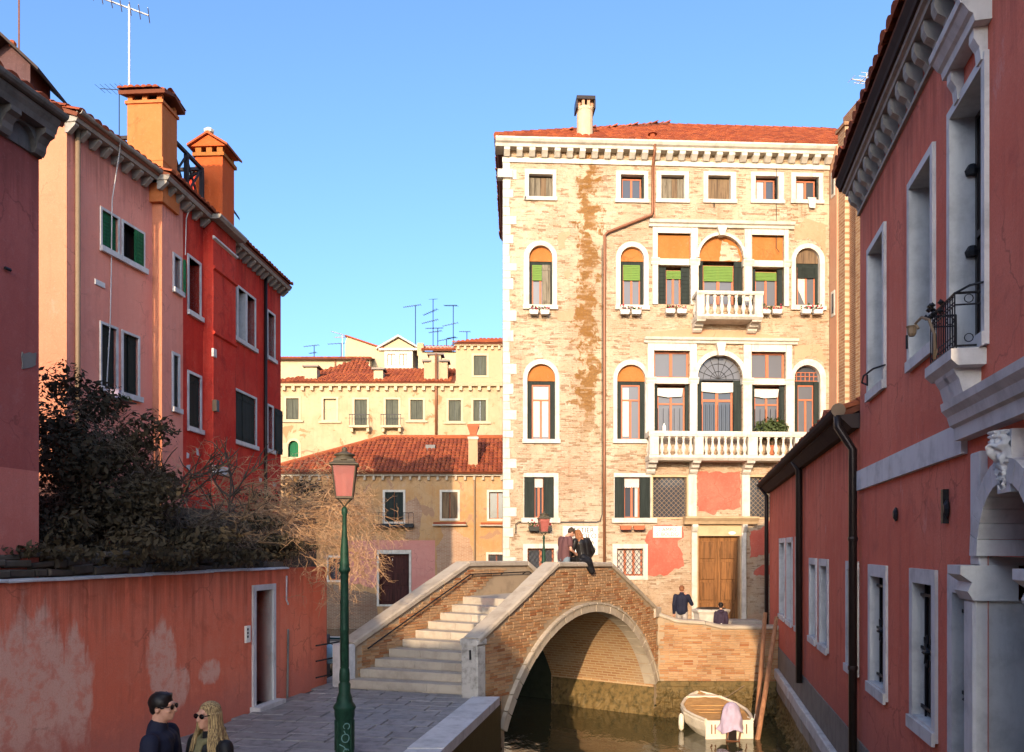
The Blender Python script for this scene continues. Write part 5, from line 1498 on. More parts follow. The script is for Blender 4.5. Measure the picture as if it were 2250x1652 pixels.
# flag-holder scroll on the balcony front
fx = ba+0.16
lb = MB().tube([(fx+0.12, -proj+0.02, zb+0.10), (fx+0.16, -proj-0.01, zb+0.02), (fx+0.22, -proj-0.02, zb+0.08), (fx+0.24, -proj-0.03, zb+0.20), (fx+0.16, -proj-0.05, zb+0.34), (fx+0.06, -proj-0.08, zb+0.39), (fx-0.02, -proj-0.11, zb+0.36), (fx, -proj-0.09, zb+0.31)], 0.012, 6)
lb.lathe([(0.02, 0), (0.035, 0.02), (0.04, 0.07), (0.05, 0.085)], 8, (fx-0.05, -proj-0.13, zb+0.26))
lb.build('flag_bracket', M['pipe_tan'], bal)
pm = MB(); rq = random.Random(2)
for k in range(9): pm.lathe([(0.0, -0.025), (0.028, 0), (0.0, 0.03)], 6, (ba+0.15+rq.uniform(-.1, .25), -proj+rq.uniform(-.03, .02), zb+0.44+rq.uniform(-.06, .08)))
pm.build('rail_ornament', M['iron'], bal)

# low house eave, gutter and roof
MB().extx([(0.0, lz-0.02), (-0.10, lz-0.02), (-0.24, lz+0.12), (-0.24, lz+0.16), (0.0, lz+0.18)], s_far-0.12, s_join-0.03).build('eave_soffit', M['eave'], low, fix=True)
gutter(low, s_far-0.15, s_join-0.05, -0.27, lz+0.24, 0.095, M['eave'])
MB().lathe([(0.094, 0), (0.094, 0.01)], 14).build('gutter_end', M['pipe_tan'], low).matrix_local = Matrix.Translation((s_join-0.05, -0.27, lz+0.23)) @ Matrix.Rotation(R(90), 4, 'Y')
tile_roof(low, (s_far-0.12, -0.26, lz+0.2), (1, 0, 0), (0, 0.92, 0.36), [(0, 0), (s_join-s_far+0.05, 0), (s_join-s_far+0.05, 3.2), (0, 3.2)], 0, name='roof_slope')
yp = -0.09
MB().tube([(s_join-0.08, -0.27, lz+0.16), (s_join-0.08, -0.27, lz+0.0), (s_join-0.03, -0.16, lz-0.2), (s_join-0.02, yp, lz-0.32), (s_join-0.02, yp, -0.2)], 0.055, 10).build('rain_pipe', M['pipe_dark'], low, smooth=True)
for z in (2.9, 1.15): MB().lathe([(0.062, 0), (0.066, 0.03), (0.062, 0.06)], 10, (s_join-0.02, yp, z)).build('pipe_joint', M['pipe_dark'], low)
MB().tube([(S(1766), -0.2, lz+0.14), (S(1766), yp, lz-0.06), (S(1766), yp, 0.05)], 0.07, 8).build('rain_pipe', M['pipe_dark'], low, smooth=True)
MB().tube([(s_far-0.02, -0.25, lz+0.14), (s_far+0.05, yp, lz-0.1), (s_far+0.05, yp, -0.2)], 0.06, 8).build('rain_pipe', M['pipe_dark'], low, smooth=True)
MB().box(s_far-0.35, s_far-0.1, -0.35, -0.05, lz+0.12, lz+0.3).build('gutter_box', M['stone_dirty'], low)
# little brick chimney on the low roof
bc = thing('chimney', 'small brick chimney pot with pitched cap on the low rose roof', 'chimney', (*TF.w(S(1838, 0.5), 0.5), lz+0.45), TF.rz)
MB().box(-0.18, 0.18, -0.15, 0.15, -0.2, 0.22).build('shaft', M['red'], bc)
pb = MB()
for x in (-0.15, 0.15):
    for y in (-0.12, 0.12): pb.box(x-0.03, x+0.03, y-0.03, y+0.03, 0.22, 0.4)
pb.build('cap_pier', M['red'], bc)
MB().prism([(-0.28, 0.4), (0.28, 0.4), (0, 0.58)], -0.24, 0.24).build('cap', M['tile'], bc)
MB().box(-0.22, 0.22, -0.19, 0.19, 0.17, 0.22).build('collar', M['tile'], bc)

# foot of the canal walls: cement band, stone courses, slimy stone
ft = thing('quay_wall', 'slimy stone footing under the rose canal houses at right', 'wall', fac=TF)
MB().box(s_far, s_near, -0.02, 0.5, -0.36, 0.2).build('cement_band', M['cement'], ft)
rq = random.Random(6)
for zc_, h_, pr_ in ((-0.62, 0.25, 0.10), (-0.95, 0.32, 0.06)):
    x = s_far
    while x < s_near-6:
        wv = rq.uniform(0.7, 1.4); MB().cham(x+0.006, x+wv-0.006, -pr_-rq.uniform(0, .02), 0.3, zc_, zc_+h_-0.008, 0.015).build('stone_block', M['istrian_shade'] if zc_ > -0.7 else M['stone_dirty'], ft); x += wv
MB().box(s_far-0.3, s_near, -0.015, 0.5, -2.2, -0.955).build('slime', M['algae'], ft)
# lumpy mussel skirt at the waterline
def crust(par, x0, x1, y, z0, z1, out, mat, name='mussel_skirt', nx=90, nz=12, seed=0):
    vs = []
    for j in range(nz+1):
        for i in range(nx+1):
            x = x0+(x1-x0)*i/nx; v = j/nz; z = z0+(z1-z0)*v
            e = 0.5+0.8*noise.noise(Vector((x*2.2+seed, z*2.2, 3)))+0.5*noise.noise(Vector((x*7, z*7, seed)))+0.35*noise.noise(Vector((x*19, z*19, seed)))
            vs.append((x, y-max(0.004, out*(1-v)**0.8*max(0, e)), z))
    fs = [(j*(nx+1)+i, j*(nx+1)+i+1, (j+1)*(nx+1)+i+1, (j+1)*(nx+1)+i) for j in range(nz) for i in range(nx)]
    return MB().add(vs, fs).build(name, mat, par)
crust(ft, s_far-0.3, s_near-7, -0.02, -1.7, -0.98, 0.22, M['mossy'], nx=260, nz=14, seed=2)

# ---- brick tower with lesenes behind
BF = Fac(11.62, 29.2, 177.6)         # seen from the canal: runs towards the camera
tw = thing('brick_tower', 'tall brick tower with vertical pilaster strips right of the palazzo', 'tower', fac=BF)
M['tower_brick'] = brick_far('tower_brick', (0.36, 0.17, 0.085), (0.28, 0.12, 0.055), (0.42, 0.30, 0.19))
M['lesene_brick'] = brick_far('lesene_brick', (0.42, 0.25, 0.13), (0.30, 0.15, 0.075), (0.48, 0.37, 0.24), 0.3, 0.11)
tzt = 17.5
MB().box(0, 7.5, 0, 6, -0.3, tzt).build('wall', M['tower_brick'], tw)
for k in range(5):
    x = 0.35+k*1.35
    MB().box(x, x+0.55, -0.16, -0.001, 0.2, tzt-0.1-0.0*k).build('lesene', M['lesene_brick'], tw)
    MB().box(x-0.08, x+0.63, -0.22, 0.0, tzt-0.1, tzt+0.02).build('lesene_cap', M['tower_brick'], tw)
MB().box(0.3, 7.5, 0.05, 5.8, tzt+0.02, tzt+0.5).build('broken_top', M['tower_brick'], tw)
sd = thing('house_wing', 'narrow plastered wing between the palazzo and the brick tower', 'building', (*PF.w(PR+0.02, -0.55), 0), PF.rz)
MB().box(0, 0.55, 0, 2.0, -0.2, PTOP+0.1).build('wall', M['pink_patch'], sd)
for z in (Z(1825, 440), Z(1825, 700)):
    w_ = MB().box(-0.02, 0.0, 0.12, 0.42, z, z+0.9).build('window', M['istrian'], sd)
    MB().box(-0.03, -0.021, 0.2, 0.34, z+0.1, z+0.8).build('pane', M['glass'], w_)
antenna('tv_antenna', 'white dish-like antenna at the top of the brick tower', (at(1888, 250, 27.5).x+0.25, 27.5, tzt+0.4), 0.85, ((0.55, 0.8, 4, 190, 0.1), (0.75, 0.6, 4, 100, 0.0)), None, 0.02, M['istrian'])
# ---------------------------------------------------------------- ground, water, quay, bridge
ZW = -1.6
wt = MB().add([(-400, -60, ZW), (400, -60, ZW), (400, 900, ZW), (-400, 900, ZW)], [(0, 1, 2, 3)]).build('water', M['water'], kind='structure')
MB().add([(-900, -200, -3.2), (900, -200, -3.2), (900, 1500, -3.2), (-900, 1500, -3.2)], [(0, 1, 2, 3)]).build('canal_bed', M['ground'], kind='structure')

M['stone_worn'] = stone('worn_end_stone', (0.50, 0.47, 0.42), (0.14, 0.13, 0.11), 0.75, 0.5, 2.2)
# bridge frame
BP = Fac(-0.5, 15.5, 35.0)
BW = 3.2                                      # overall width
# left-hand campo pavement: from the garden wall to the canal edge
def quay_x(y): return -0.32+(y-14.4)*0.18
def wall_x(y): return -4.97+(y-12)*math.tan(R(12.2))+0.0
far_y = 17.2
pv_poly = [(wall_x(-8)-0.2, -8), (quay_x(-8)-0.45, -8), (quay_x(14.9)-0.45, 14.9), (-0.30, 15.35), (-2.95, 17.3), (wall_x(17.4), 17.35)]
pav = MB().prismz(pv_poly, -2.3, -0.05).build('pavement', M['paving_joint'], kind='structure')
rq = random.Random(21)
pcount = 0
me_cache = {}
def slab(w, l):
    k = (round(w, 2), round(l, 2))
    if k not in me_cache:
        b_ = MB(); c = 0.012
        b_.add([(c, c, 0), (w-c, c, 0), (w-c, l-c, 0), (c, l-c, 0), (0, 0, -0.03), (w, 0, -0.03), (w, l, -0.03), (0, l, -0.03)],
               [(0, 1, 2, 3), (4, 5, 1, 0), (5, 6, 2, 1), (6, 7, 3, 2), (7, 4, 0, 3)])
        me_cache[k] = b_.mesh('paving_stone', M['paving'])
    return me_cache[k]
yy = 5.6
ang = R(-10)
row = 0
while yy < 17.4:
    hgt = 0.42
    x = -9.0+(0.3 if row % 2 else 0)
    while x < 0.4:
        wv = rq.choice((0.66, 0.78, 0.9))
        # row direction across the campo, slightly turned
        px_ = x+0.0; y_c = yy+0.0
        cx_, cy_ = x+wv/2, yy+hgt/2
        Xw = cx_*math.cos(ang)-(cy_-11)*math.sin(ang); Yw = 11+cx_*math.sin(ang)*1.0+(cy_-11)*math.cos(ang)
        lim = quay_x(Yw)-0.55
        st_edge = 15.5-(Xw+0.5)*0.74
        if wall_x(Yw)-0.25 < Xw < lim+0.12 and Yw < min(17.5, st_edge+0.1) and Yw > 5 and pcount < 300:
            link('paving_stone', slab(wv-0.012, hgt-0.012), pav, (Xw-wv/2, Yw-hgt/2, -0.012+rq.uniform(-.004, .004)), (rq.uniform(-.006, .006), rq.uniform(-.006, .006), ang)); pcount += 1
        x += wv
    yy += hgt; row += 1
# canal-edge coping blocks and the quay wall under them
qw = thing('quay_edge', 'pale stone edge blocks of the paved quay running to the bridge', 'quay', (0, 0, 0))
y0_ = 4.0
while y0_ < 14.9:
    ln = min(rq.uniform(0.9, 1.5), 14.95-y0_)
    a0, a1 = quay_x(y0_+0.008), quay_x(y0_+ln-0.008)
    MB().prismz([(a0-0.5, y0_+0.008), (a0, y0_+0.008), (a1, y0_+ln-0.008), (a1-0.5, y0_+ln-0.008)], -0.05, 0.10+rq.uniform(-.008, .008)).build('edge_stone', M['istrian_shade'], qw)
    y0_ += ln
MB().prismz([(quay_x(-8)-0.45, -8), (quay_x(-8)-0.05, -8), (quay_x(15.3)-0.05, 15.3), (quay_x(15.3)-0.4, 15.3)], -2.2, -0.05).build('quay_masonry', M['algae'], qw)

# ---- the bridge
br = thing('stone_bridge', 'arched brick canal bridge with pale stone copings and steps', 'bridge', fac=BP)
prof = [(-0.22, 1.02), (2.57, 2.40), (4.98, 2.36), (7.45, 1.18), (7.75, 1.12)]       # top of the near parapet brickwork
def ptop(l, pr=prof):
    for (a, b), (c, d) in zip(pr, pr[1:]):
        if a <= l <= c: return b+(d-b)*(l-a)/(c-a)
    return pr[0][1] if l < pr[0][0] else pr[-1][1]
al, ar, zs_, zc_ = 0.62, 7.40, -0.78, 1.36      # arch feet, springing, crown of the intrados
ac = (al+ar)/2
hh_ = (ar-al)/2; rise = zc_-zs_
RA = (hh_**2+rise**2)/(2*rise); za = zc_-RA
t0 = math.asin(hh_/RA)
def intr(n=28, dr=0.0): return [(ac+(RA+dr)*math.sin(t0-2*t0*i/n), za+(RA+dr)*math.cos(t0-2*t0*i/n)) for i in range(n+1)]   # right to left
opening = [(al, -2.4), (ar, -2.4)] + intr()
def spandrel(pr, y, flip=False):
    outer = [(-0.3, -2.4), (al, -2.4)] + intr()[::-1][0:] + [(ar, -2.4), (7.75, -2.4)] + [(l, z) for l, z in pr[::-1]]
    outer = [(pr[0][0], -2.4), (al, -2.4)] + intr()[::-1] + [(ar, -2.4), (pr[-1][0], -2.4)] + [(l, z) for l, z in pr[::-1]]
    b_ = MB(); tri = tessellate_polygon([[Vector((a, c, 0)) for a, c in outer]])
    fs = []
    for t in tri:
        a, b2, c = [outer[i] for i in t]
        cr = (b2[0]-a[0])*(c[1]-a[1])-(b2[1]-a[1])*(c[0]-a[0])
        fs.append(t if (cr > 0) != flip else (t[0], t[2], t[1]))
    b_.add([(a, y, c) for a, c in outer], fs)
    return b_
prof2 = [(-0.62, 0.78), (3.14, 2.36), (5.68, 2.34), (8.1, 1.15), (8.3, 1.1)]       # far parapet
pt_ = 0.30
body = MB()
b1 = spandrel(prof, 0.012); body.add(b1.V, b1.F)
b1 = spandrel([(l, z) for l, z in prof], pt_, True); body.add(b1.V, b1.F)
# parapet tops
for i in range(len(prof)-1):
    (a, b), (c, d) = prof[i], prof[i+1]
    body.add([(a, 0.012, b), (c, 0.012, d), (c, pt_, d), (a, pt_, b)], [(0, 1, 2, 3)])
for x in (prof[0][0], prof[-1][0]):
    zt_ = ptop(x); body.add([(x, 0.012, -2.4), (x, pt_, -2.4), (x, pt_, zt_), (x, 0.012, zt_)], [(3, 2, 1, 0) if x > 0 else (0, 3, 2, 1)])
near = body.build('parapet_wall', M['mortar'], br)
# vault
vb = MB(); ii = intr(36); n = len(ii)
vs = [(a, 0.02, c) for a, c in ii] + [(a, BW, c) for a, c in ii]
vb.add(vs, [(i, i+1, n+i+1, n+i) for i in range(n-1)])
M['vault'] = brick_far('vault_brick', (0.42, 0.25, 0.12), (0.32, 0.16, 0.075), (0.46, 0.34, 0.2), 0.27, 0.075, 1, (0.42, 0.33, 0.22))
vb.build('vault', M['vault'], br)
# side walls under the springing
for x, sg in ((al, 1), (ar, -1)):
    vb = MB().box(min(x, x-0.3*sg), max(x, x-0.3*sg), 0.03, BW, -2.4, zs_+0.02); vb.build('abutment', M['vault'], br)
    crust(br, 0.04, BW, 0, -1.7, -0.85, 0.12, M['mossy'], nx=60, nz=10, seed=5).matrix_local = Matrix.Translation((x, 0, 0)) @ Matrix.Rotation(R(90*sg), 4, 'Z') if sg > 0 else Matrix.Translation((x, BW, 0)) @ Matrix.Rotation(R(-90), 4, 'Z')
# stone ring: voussoirs proud of the brick
n = 25
for i in range(n):
    a0, a1 = t0-2*t0*i/n-0.003, t0-2*t0*(i+1)/n+0.003
    r0, r1 = RA-0.012, RA+0.16
    am = (a0+a1)/2
    P = lambda r, a: (ac+r*math.sin(a), za+r*math.cos(a))
    MB().prism([P(r0, a0), P(r0, am), P(r0, a1), P(r1, a1), P(r1, am), P(r1, a0)], -0.05-0.006*(i % 2), 0.28).build('voussoir', M['stone_cap'], br, fix=True)
    MB().prism([P(r1+0.001, a0), P(r1+0.001, am), P(r1+0.001, a1), P(r1+0.045, a1), P(r1+0.045, am), P(r1+0.045, a0)], -0.085, 0.05).build('drip_stone', M['stone_cap'], br, fix=True)
# bricks of the near face, one by one
def brickface(par, inside, l0, l1, z0, z1, y, mat, nmax, keyf, bw=0.25, bh=0.062, seed=1, fz=None, rot=None, pr=0.016, nm='brick'):
    rnd = random.Random(seed); lst = []
    z = z0; r_ = 0
    while z < z1:
        x = l0-(bw/2 if r_ % 2 else 0)-rnd.uniform(0, .05)
        while x < l1:
            w_ = bw*rnd.choice((1, 1, 1, 0.5))
            if inside(x, z) and inside(x+w_, z) and inside(x, z+bh) and inside(x+w_, z+bh) and inside(x+w_/2, z+bh): lst.append((x, z, w_))
            x += w_
        z += bh; r_ += 1
    lst.sort(key=keyf)
    meshes = {}
    rest = MB()
    for i, (x, z, w_) in enumerate(lst):
        dz_, dy_ = rnd.uniform(-.003, .003), rnd.uniform(-.006, .006)
        if i < nmax:
            k = w_ < bw*0.8
            if k not in meshes: meshes[k] = MB().cham(0.005, w_-0.005, -pr, 0.02, 0.0055, bh-0.0055, 0.006).mesh('brick', mat)
            link(nm, meshes[k], par, (x, y+dy_, z+dz_), (0, rnd.uniform(-.012, .012), 0))
        else:
            rest.cham(x+0.005, x+w_-0.005, y-pr+dy_, y+0.02, z+0.0055+dz_, z+bh-0.0055+dz_, 0.006)
    if rest.V: rest.build('brickwork', mat, par, kind='stuff')
    return len(lst)
def in_near(x, z):
    if not (-0.2 <= x <= 7.72) or z > ptop(x)-0.005: return False
    d = math.hypot(x-ac, z-za)
    if z > zs_-0.1 and d < RA+0.207: return False
    if z <= zs_-0.1 and al-0.02 < x < ar+0.02: return False
    return True
brickface(near, in_near, -0.2, 7.72, -1.75, 2.4, 0.012, M['bridge_brick'], 240, lambda t: (t[0]-1.6)**2*0.35+(t[1]-1.6)**2, seed=4)
# left pillar stone and the copings
def coping(pr, y0, y1, par, seed, t=0.11, seg=0.95):
    rnd = random.Random(seed)
    for (a, b), (c, d) in zip(pr, pr[1:]):
        ln = math.hypot(c-a, d-b); n_ = max(1, round(ln/seg)); th = math.atan2(d-b, c-a)
        for i in range(n_):
            f0, f1 = i/n_, (i+1)/n_
            x, z = a+(c-a)*f0, b+(d-b)*f0; w_ = ln/n_
            m_ = MB()
            m_.extx([(y0+0.02, 0.0), (y0, 0.02), (y0, t-0.03), (y0+0.04, t), (y1-0.04, t), (y1, t-0.03), (y1, 0.02), (y1-0.02, 0.0)][::-1], 0.004, w_-0.004)
            o_ = m_.build('coping_stone', M['stone_cap'], par, fix=True)
            o_.location = (x, rnd.uniform(-.006, .006), z+rnd.uniform(0, .006)); o_.rotation_euler = (0, -th, 0)
coping(prof[:-1], -0.06, pt_+0.05, br, 2)
pil = MB().cham(-0.30, -0.02, -0.03, pt_+0.04, -0.05, 0.98, 0.03)
pil.build('end_pillar', M['stone_worn'], br)
MB().cham(-0.32, -0.0, -0.05, pt_+0.06, 0.98, 1.10, 0.03).build('pillar_cap', M['stone_worn'], br)
MB().tube([(-0.315, 0.12, 0.72), (-0.325, 0.12, 0.9)], 0.022, 5).build('iron_peg', M['iron'], br)
MB().cham(7.38, 7.75, -0.05, pt_+0.05, 0.98, 1.24, 0.02).build('end_block', M['stone_cap'], br)
# far parapet
f0, f1 = 2.9, 3.2
pb = MB()
poly = [(prof2[0][0], -0.5)] + [(prof2[-1][0], -0.5)] + [(l, z) for l, z in prof2[::-1]]
for yy_, fl_ in ((f0, False), (f1, True)):
    b1 = spandrel(prof2, yy_, fl_); pb.add(b1.V, b1.F)
for (a, b), (c, d) in zip(prof2, prof2[1:]):
    pb.add([(a, f0, b), (c, f0, d), (c, f1, d), (a, f1, b)], [(0, 1, 2, 3)])
farw = pb.build('parapet_wall', M['mortar'], br)
def in_far(x, z): return prof2[0][0]+0.02 <= x <= 5.6 and -0.02 < z < ptop(x, prof2)-0.01 and z > (x+0.75)*0.40
brickface(farw, in_far, -0.6, 5.6, 0.0, 2.4, f0, M['bridge_brick'], 60, lambda t: (t[0]-1.4)**2+(t[1]-1.3)**2, seed=7)
coping(prof2, f0-0.07, f1+0.06, br, 5, 0.13, 1.1)
MB().cham(-0.84, -0.60, f0-0.06, f1+0.06, -0.05, 0.86, 0.02).build('end_pillar', M['istrian_shade'], br)
# hand rail along the far parapet
hr = [(l, f0-0.1, z-0.12) for l, z in ((-0.3, 0.86), (3.14, 2.30), (5.68, 2.30), (7.0, 1.7))]
MB().tube(hr, 0.017, 6).build('hand_rail', M['iron'], br, smooth=False)
for l in (0.6, 1.9, 3.3, 4.5, 5.5):
    MB().tube([(l, f0-0.1, ptop(l, prof2)-0.17), (l, f0+0.01, ptop(l, prof2)-0.22)], 0.012, 5).build('rail_bracket', M['iron'], br)
# steps: fan slightly, wider at the foot
NS, RI = 10, 0.165
ln_l = [-0.86+(2.95+0.86)*i/(NS-1) for i in range(NS)]; ln_r = [0.02+(2.62-0.02)*i/(NS-1) for i in range(NS)]
for i in range(NS):
    z1_ = RI*(i+1)
    lf, rf_ = ln_l[i], ln_r[i]
    lb_, rb_ = (ln_l[i+1]+0.12, ln_r[i+1]+0.12) if i < NS-1 else (5.4, 5.1)
    if i < NS-1:
        st = MB()
        # riser blocks with joints: three stones per step
        cuts = (0, rq.uniform(.28, .38), rq.uniform(.6, .72), 1)
        stp = MB().prismz([(rf_+0.02, pt_+0.01), (lf+0.02, f0-0.01), (lb_, f0-0.01), (rb_, pt_+0.01)][::-1], z1_-RI-0.02, z1_-0.012).build('step', M['stone_step'], br)
        for c0_, c1_ in zip(cuts, cuts[1:]):
            ya, yb = pt_+0.012+(f0-pt_-0.024)*c0_+0.004, pt_+0.012+(f0-pt_-0.024)*c1_-0.004
            xa0, xb0 = rf_+(lf-rf_)*c0_, rf_+(lf-rf_)*c1_
            dpt = 0.36
            nb = MB().prismz([(xa0, ya), (xb0, yb), (xb0+dpt, yb), (xa0+dpt, ya)][::-1], z1_-RI+0.012, z1_)
            nb.build('step_stone', M['stone_step'], stp, fix=True)
    else:
        MB().prismz([(rf_, pt_+0.01), (lf, f0-0.01), (lb_, f0-0.01), (rb_, pt_+0.01)][::-1], z1_-RI-0.1, z1_).build('deck', M['stone_step'], br, fix=True)
for i in range(8):
    MB().box(5.2+0.33*i, 5.6+0.33*i, pt_+0.01, f0-0.01, 1.65-RI*(i+2), 1.65-RI*(i+1)).build('step', M['stone_step'], br)

# ---- low canal wall right of the bridge
wx0, wy0 = BP.w(7.6, 0.06)
CF = Fac(wx0, wy0, 91.2)
cl = 3.6
cwall = thing('canal_wall', 'sunlit low brick canal wall with sloping white coping right of the bridge', 'wall', fac=CF)
cz0, cz1 = CF.z(1445, 1352), CF.z(1600, 1383)
cp = [(0.0, cz0), (0.55, cz0-0.2), (1.3, cz1+0.12), (1.75, cz1+0.01), (cl, cz1)]
pb = MB().prism([(0, -2.4), (cl, -2.4)] + cp[::-1], 0.0, 0.34); cw0 = pb.build('wall', M['mortar'], cwall)
def in_c(x, z): return 0 <= x <= cl and z < ptop(x, cp)-0.004
brickface(cw0, in_c, 0.0, cl, -0.72, 1.2, 0.0, M['bridge_brick'], 240, lambda t: -t[1], seed=12)
coping(cp, -0.05, 0.4, cwall, 8, 0.10, 0.9)
x = 0.02
rq = random.Random(33)
for zc2, hc in ((-0.86, 0.15), (-1.05, 0.18)):
    x = 0.0
    while x < cl-0.1:
        wv = min(rq.uniform(0.5, 1.2), cl-x); MB().cham(x+0.005, x+wv-0.005, -0.05-rq.uniform(0, .03), 0.2, zc2, zc2+hc-0.006, 0.012).build('footing_stone', M['stone_cap'] if rq.random() < .3 else M['mossy'], cwall); x += wv
crust(cwall, -0.1, cl, -0.03, -1.75, -0.8, 0.42, M['mossy'], nx=170, nz=22, seed=7)

# ---- campo beyond, well-head, steps
cq = CF.w(0, 0.3)
cpoly = [(wx0+0.25, wy0+0.36), (wx0+3.9, wy0+0.3), (12, 22), (12, 31), (-4.2, 31), (-4.2, 27.3), (1.35, 23.75)]
MB().prismz(cpoly, -0.16, 0.0).build('campo_pavement', M['campo'], kind='structure')
MB().prismz([(a+0.05*(1 if a < 3 else -1), b_+0.04) for a, b_ in cpoly], -2.4, -0.161).build('campo_base', M['algae'], kind='structure')
MB().box(7.41, 8.7, 0.05, 3.19, -2.4, 0.0).build('abutment', M['vault'], br)
wl_ = thing('well_head', 'white octagonal stone well on two steps before the wooden door', 'well', (at(1562, 1340, 26.2).x, 26.2, 0), R(12))
for r_, z_ in ((1.55, 0.16), (1.2, 0.32)):
    MB().lathe([(r_, z_-0.16), (r_, z_-0.012), (r_-0.02, z_)], 8, rot=R(22.5)).build('step', M['istrian'], wl_)
wb = MB().lathe([(0.62, 0.32), (0.62, 0.42), (0.52, 0.46), (0.54, 0.72), (0.60, 0.80), (0.60, 0.86), (0.46, 0.88)], 8, rot=R(22.5)).build('basin', M['istrian'], wl_)
MB().lathe([(0.46, 0.86), (0.46, 0.90), (0.1, 0.93)], 8, rot=R(22.5)).build('lid', M['iron'], wl_)
ds = thing('door_steps', 'low stone steps leading up to the wooden palazzo door', 'steps', (*PF.w((MQ['door'][0]+MQ['door'][1])/2, -0.15), 0), PF.rz)
for k in range(2): MB().cham(-1.3-0.3*(1-k), 1.3+0.3*(1-k), -0.95+0.35*k, 0.14, 0.15*k+0.002, 0.15*(k+1), 0.015).build('step', M['stone_step'], ds)

# ---- houses behind the camera on the near canal bank: they shade the campo at this hour
bk = thing('shading_house', 'tall gabled house standing across the canal behind the viewpoint', 'building', (0, -12.0, 0))
pr_ = [(-30, -2), (-4.3, -2), (-4.3, 6.3), (-5.35, 7.75), (-5.85, 8.6), (-8.1, 8.62), (-9.4, 9.7), (-11.7, 11.5), (-13.5, 11.9), (-18, 11.9), (-30, 11.2)]
MB().prism(pr_, -8, 0).build('wall', M['cream_patch'], bk)
# ---------------------------------------------------------------- houses beyond the second canal
M['ochre_low'] = plaster('ochre_worn_render', (0.43, 0.235, 0.095), (0.46, 0.31, 0.17), (0.26, 0.16, 0.09), 0.6, 0.75, 0.4, peel=((0.34, 0.20, 0.12), 0.58))
M['pink_dado'] = plaster('pink_dado', (0.56, 0.23, 0.18), (0.60, 0.29, 0.23), (0.42, 0.17, 0.13), 0.35, 0.5)
M['cream_far'] = plaster('cream_far_render', (0.46, 0.35, 0.215), (0.44, 0.28, 0.155), (0.33, 0.22, 0.13), 0.5, 0.7, 0.4, peel=((0.33, 0.19, 0.095), 0.595))
M['cream'] = plaster('cream_render', (0.50, 0.39, 0.245), (0.49, 0.36, 0.22), (0.42, 0.31, 0.19), 0.2, 0.3)
M['tan'] = plaster('tan_render', (0.46, 0.315, 0.185), (0.48, 0.34, 0.21), (0.38, 0.26, 0.155), 0.2, 0.3)
M['low_brick'] = brick_far('damp_brick', (0.24, 0.13, 0.08), (0.17, 0.09, 0.055), (0.30, 0.25, 0.18))
M['solar'] = plain('dark_panel', (0.03, 0.035, 0.05), 0.3)

LF = Fac(at(590, 1200, 45).x, 45.0, 90.0)
lh = thing('canal_house', 'low ochre house with red tiled hip roof, pink base and dark red door', 'building', fac=LF)
S_, Z_ = LF.s, LF.z
le = S_(1135); ez = Z_(900, 1046)
hs = []
def lw(p0, p1, yt, yb, kind):
    a, b, c, d = S_(p0), S_(p1), Z_(p0, yb), Z_(p0, yt)
    bb = MB(); rs = sash(bb, a, b, c, d, 0.2, 0.05, 2, dp=0.04)
    win = bb.build('window', M['mullion'], lh); panes(win, rs, 0.215, M['glass'])
    f = (a-0.12, b+0.12, c-0.12, d+0.12)
    surround(rect(*f), rect(a, b, c, d), -0.04).build('stone_frame', M['istrian'], win)
    if kind == 'dark':
        xm = (a+b)/2
        leaf(win, a, xm-0.02, c, d, 0.06, M['dark_shutter'], 0); leaf(win, xm+0.02, b, c, d, 0.06, M['dark_shutter'], 0)
    elif kind == 'brown':
        xm = (a+b)/2
        leaf(win, a, xm-0.03, c, d, 0.06, M['brown_shutter'], 0); leaf(win, xm+0.03, b, c, d, 0.06, M['brown_shutter'], 0)
    hs.append(rect(a, b, c, d)); return win, (a, b, c, d)
w1_, q1 = lw(846, 886, 1081, 1146, 'dark'); w2_, q2 = lw(971, 1005.6, 1081, 1139, 'brown'); w3_, q3 = lw(1074.7, 1112, 1081, 1140, 'glass')
w4_, q4 = lw(722, 752, 1225, 1274, 'glass'); w5_, q5 = lw(1073, 1108, 1218, 1240, 'glass')
gb = MB()
for k in range(7): gb.box(q5[0]+0.05+k*0.12, q5[0]+0.07+k*0.12, 0.05, 0.07, q5[2], q5[3])
gb.build('grille', M['iron'], w5_)
for qv in (q2, q3):
    MB().box(qv[0]-0.45, qv[1]+0.45, -0.28, -0.041, qv[2]-0.32, qv[2]-0.2).build('brick_shelf', M['tile'], lh)
    MB().box(qv[0]-0.5, qv[1]+0.5, -0.32, -0.041, qv[2]-0.4, qv[2]-0.325).build('stone_shelf', M['stone_cap'], lh)
a, b, c, d = S_(833), S_(899), Z_(860, 1328), Z_(860, 1217)
hs.append(rect(a, b, c, d))
dr = MB().box(a, b, 0.18, 0.22, c, d).build('door', M['door_red'], lh)
xm = (a+b)/2
for s0, s1 in ((a, xm), (xm, b)):
    for r_ in range(3): MB().cham(s0+0.12, s1-0.12, 0.15, 0.18, c+0.15+r_*(d-c)/3.1, c+(r_+0.9)*(d-c)/3.1, 0.02).build('door_panel', M['door_red'], dr)
    MB().box((s0+s1)/2-0.0 if s0 == xm else s1-0.24, ((s0+s1)/2-0.0 if s0 == xm else s1-0.24)+0.14, 0.168, 0.179, d-0.36, d-0.26).build('number_plate', M['sign'], dr) if s0 == a else None
surround(rect(a-0.12, b+0.12, c-0.1, d+0.22), rect(a, b, c, d), -0.05).build('stone_frame', M['istrian'], dr)
wl = MB().wall(rect(-3, le, ZW-0.8, ez), hs, 0, 0.24)
wl.box(-3, le, 0.4, 8.5, ZW-0.8, ez); wl.box(-3, -2.97, 0.001, 0.4, ZW-0.8, ez)
wl.build('wall', M['ochre_low'], lh)
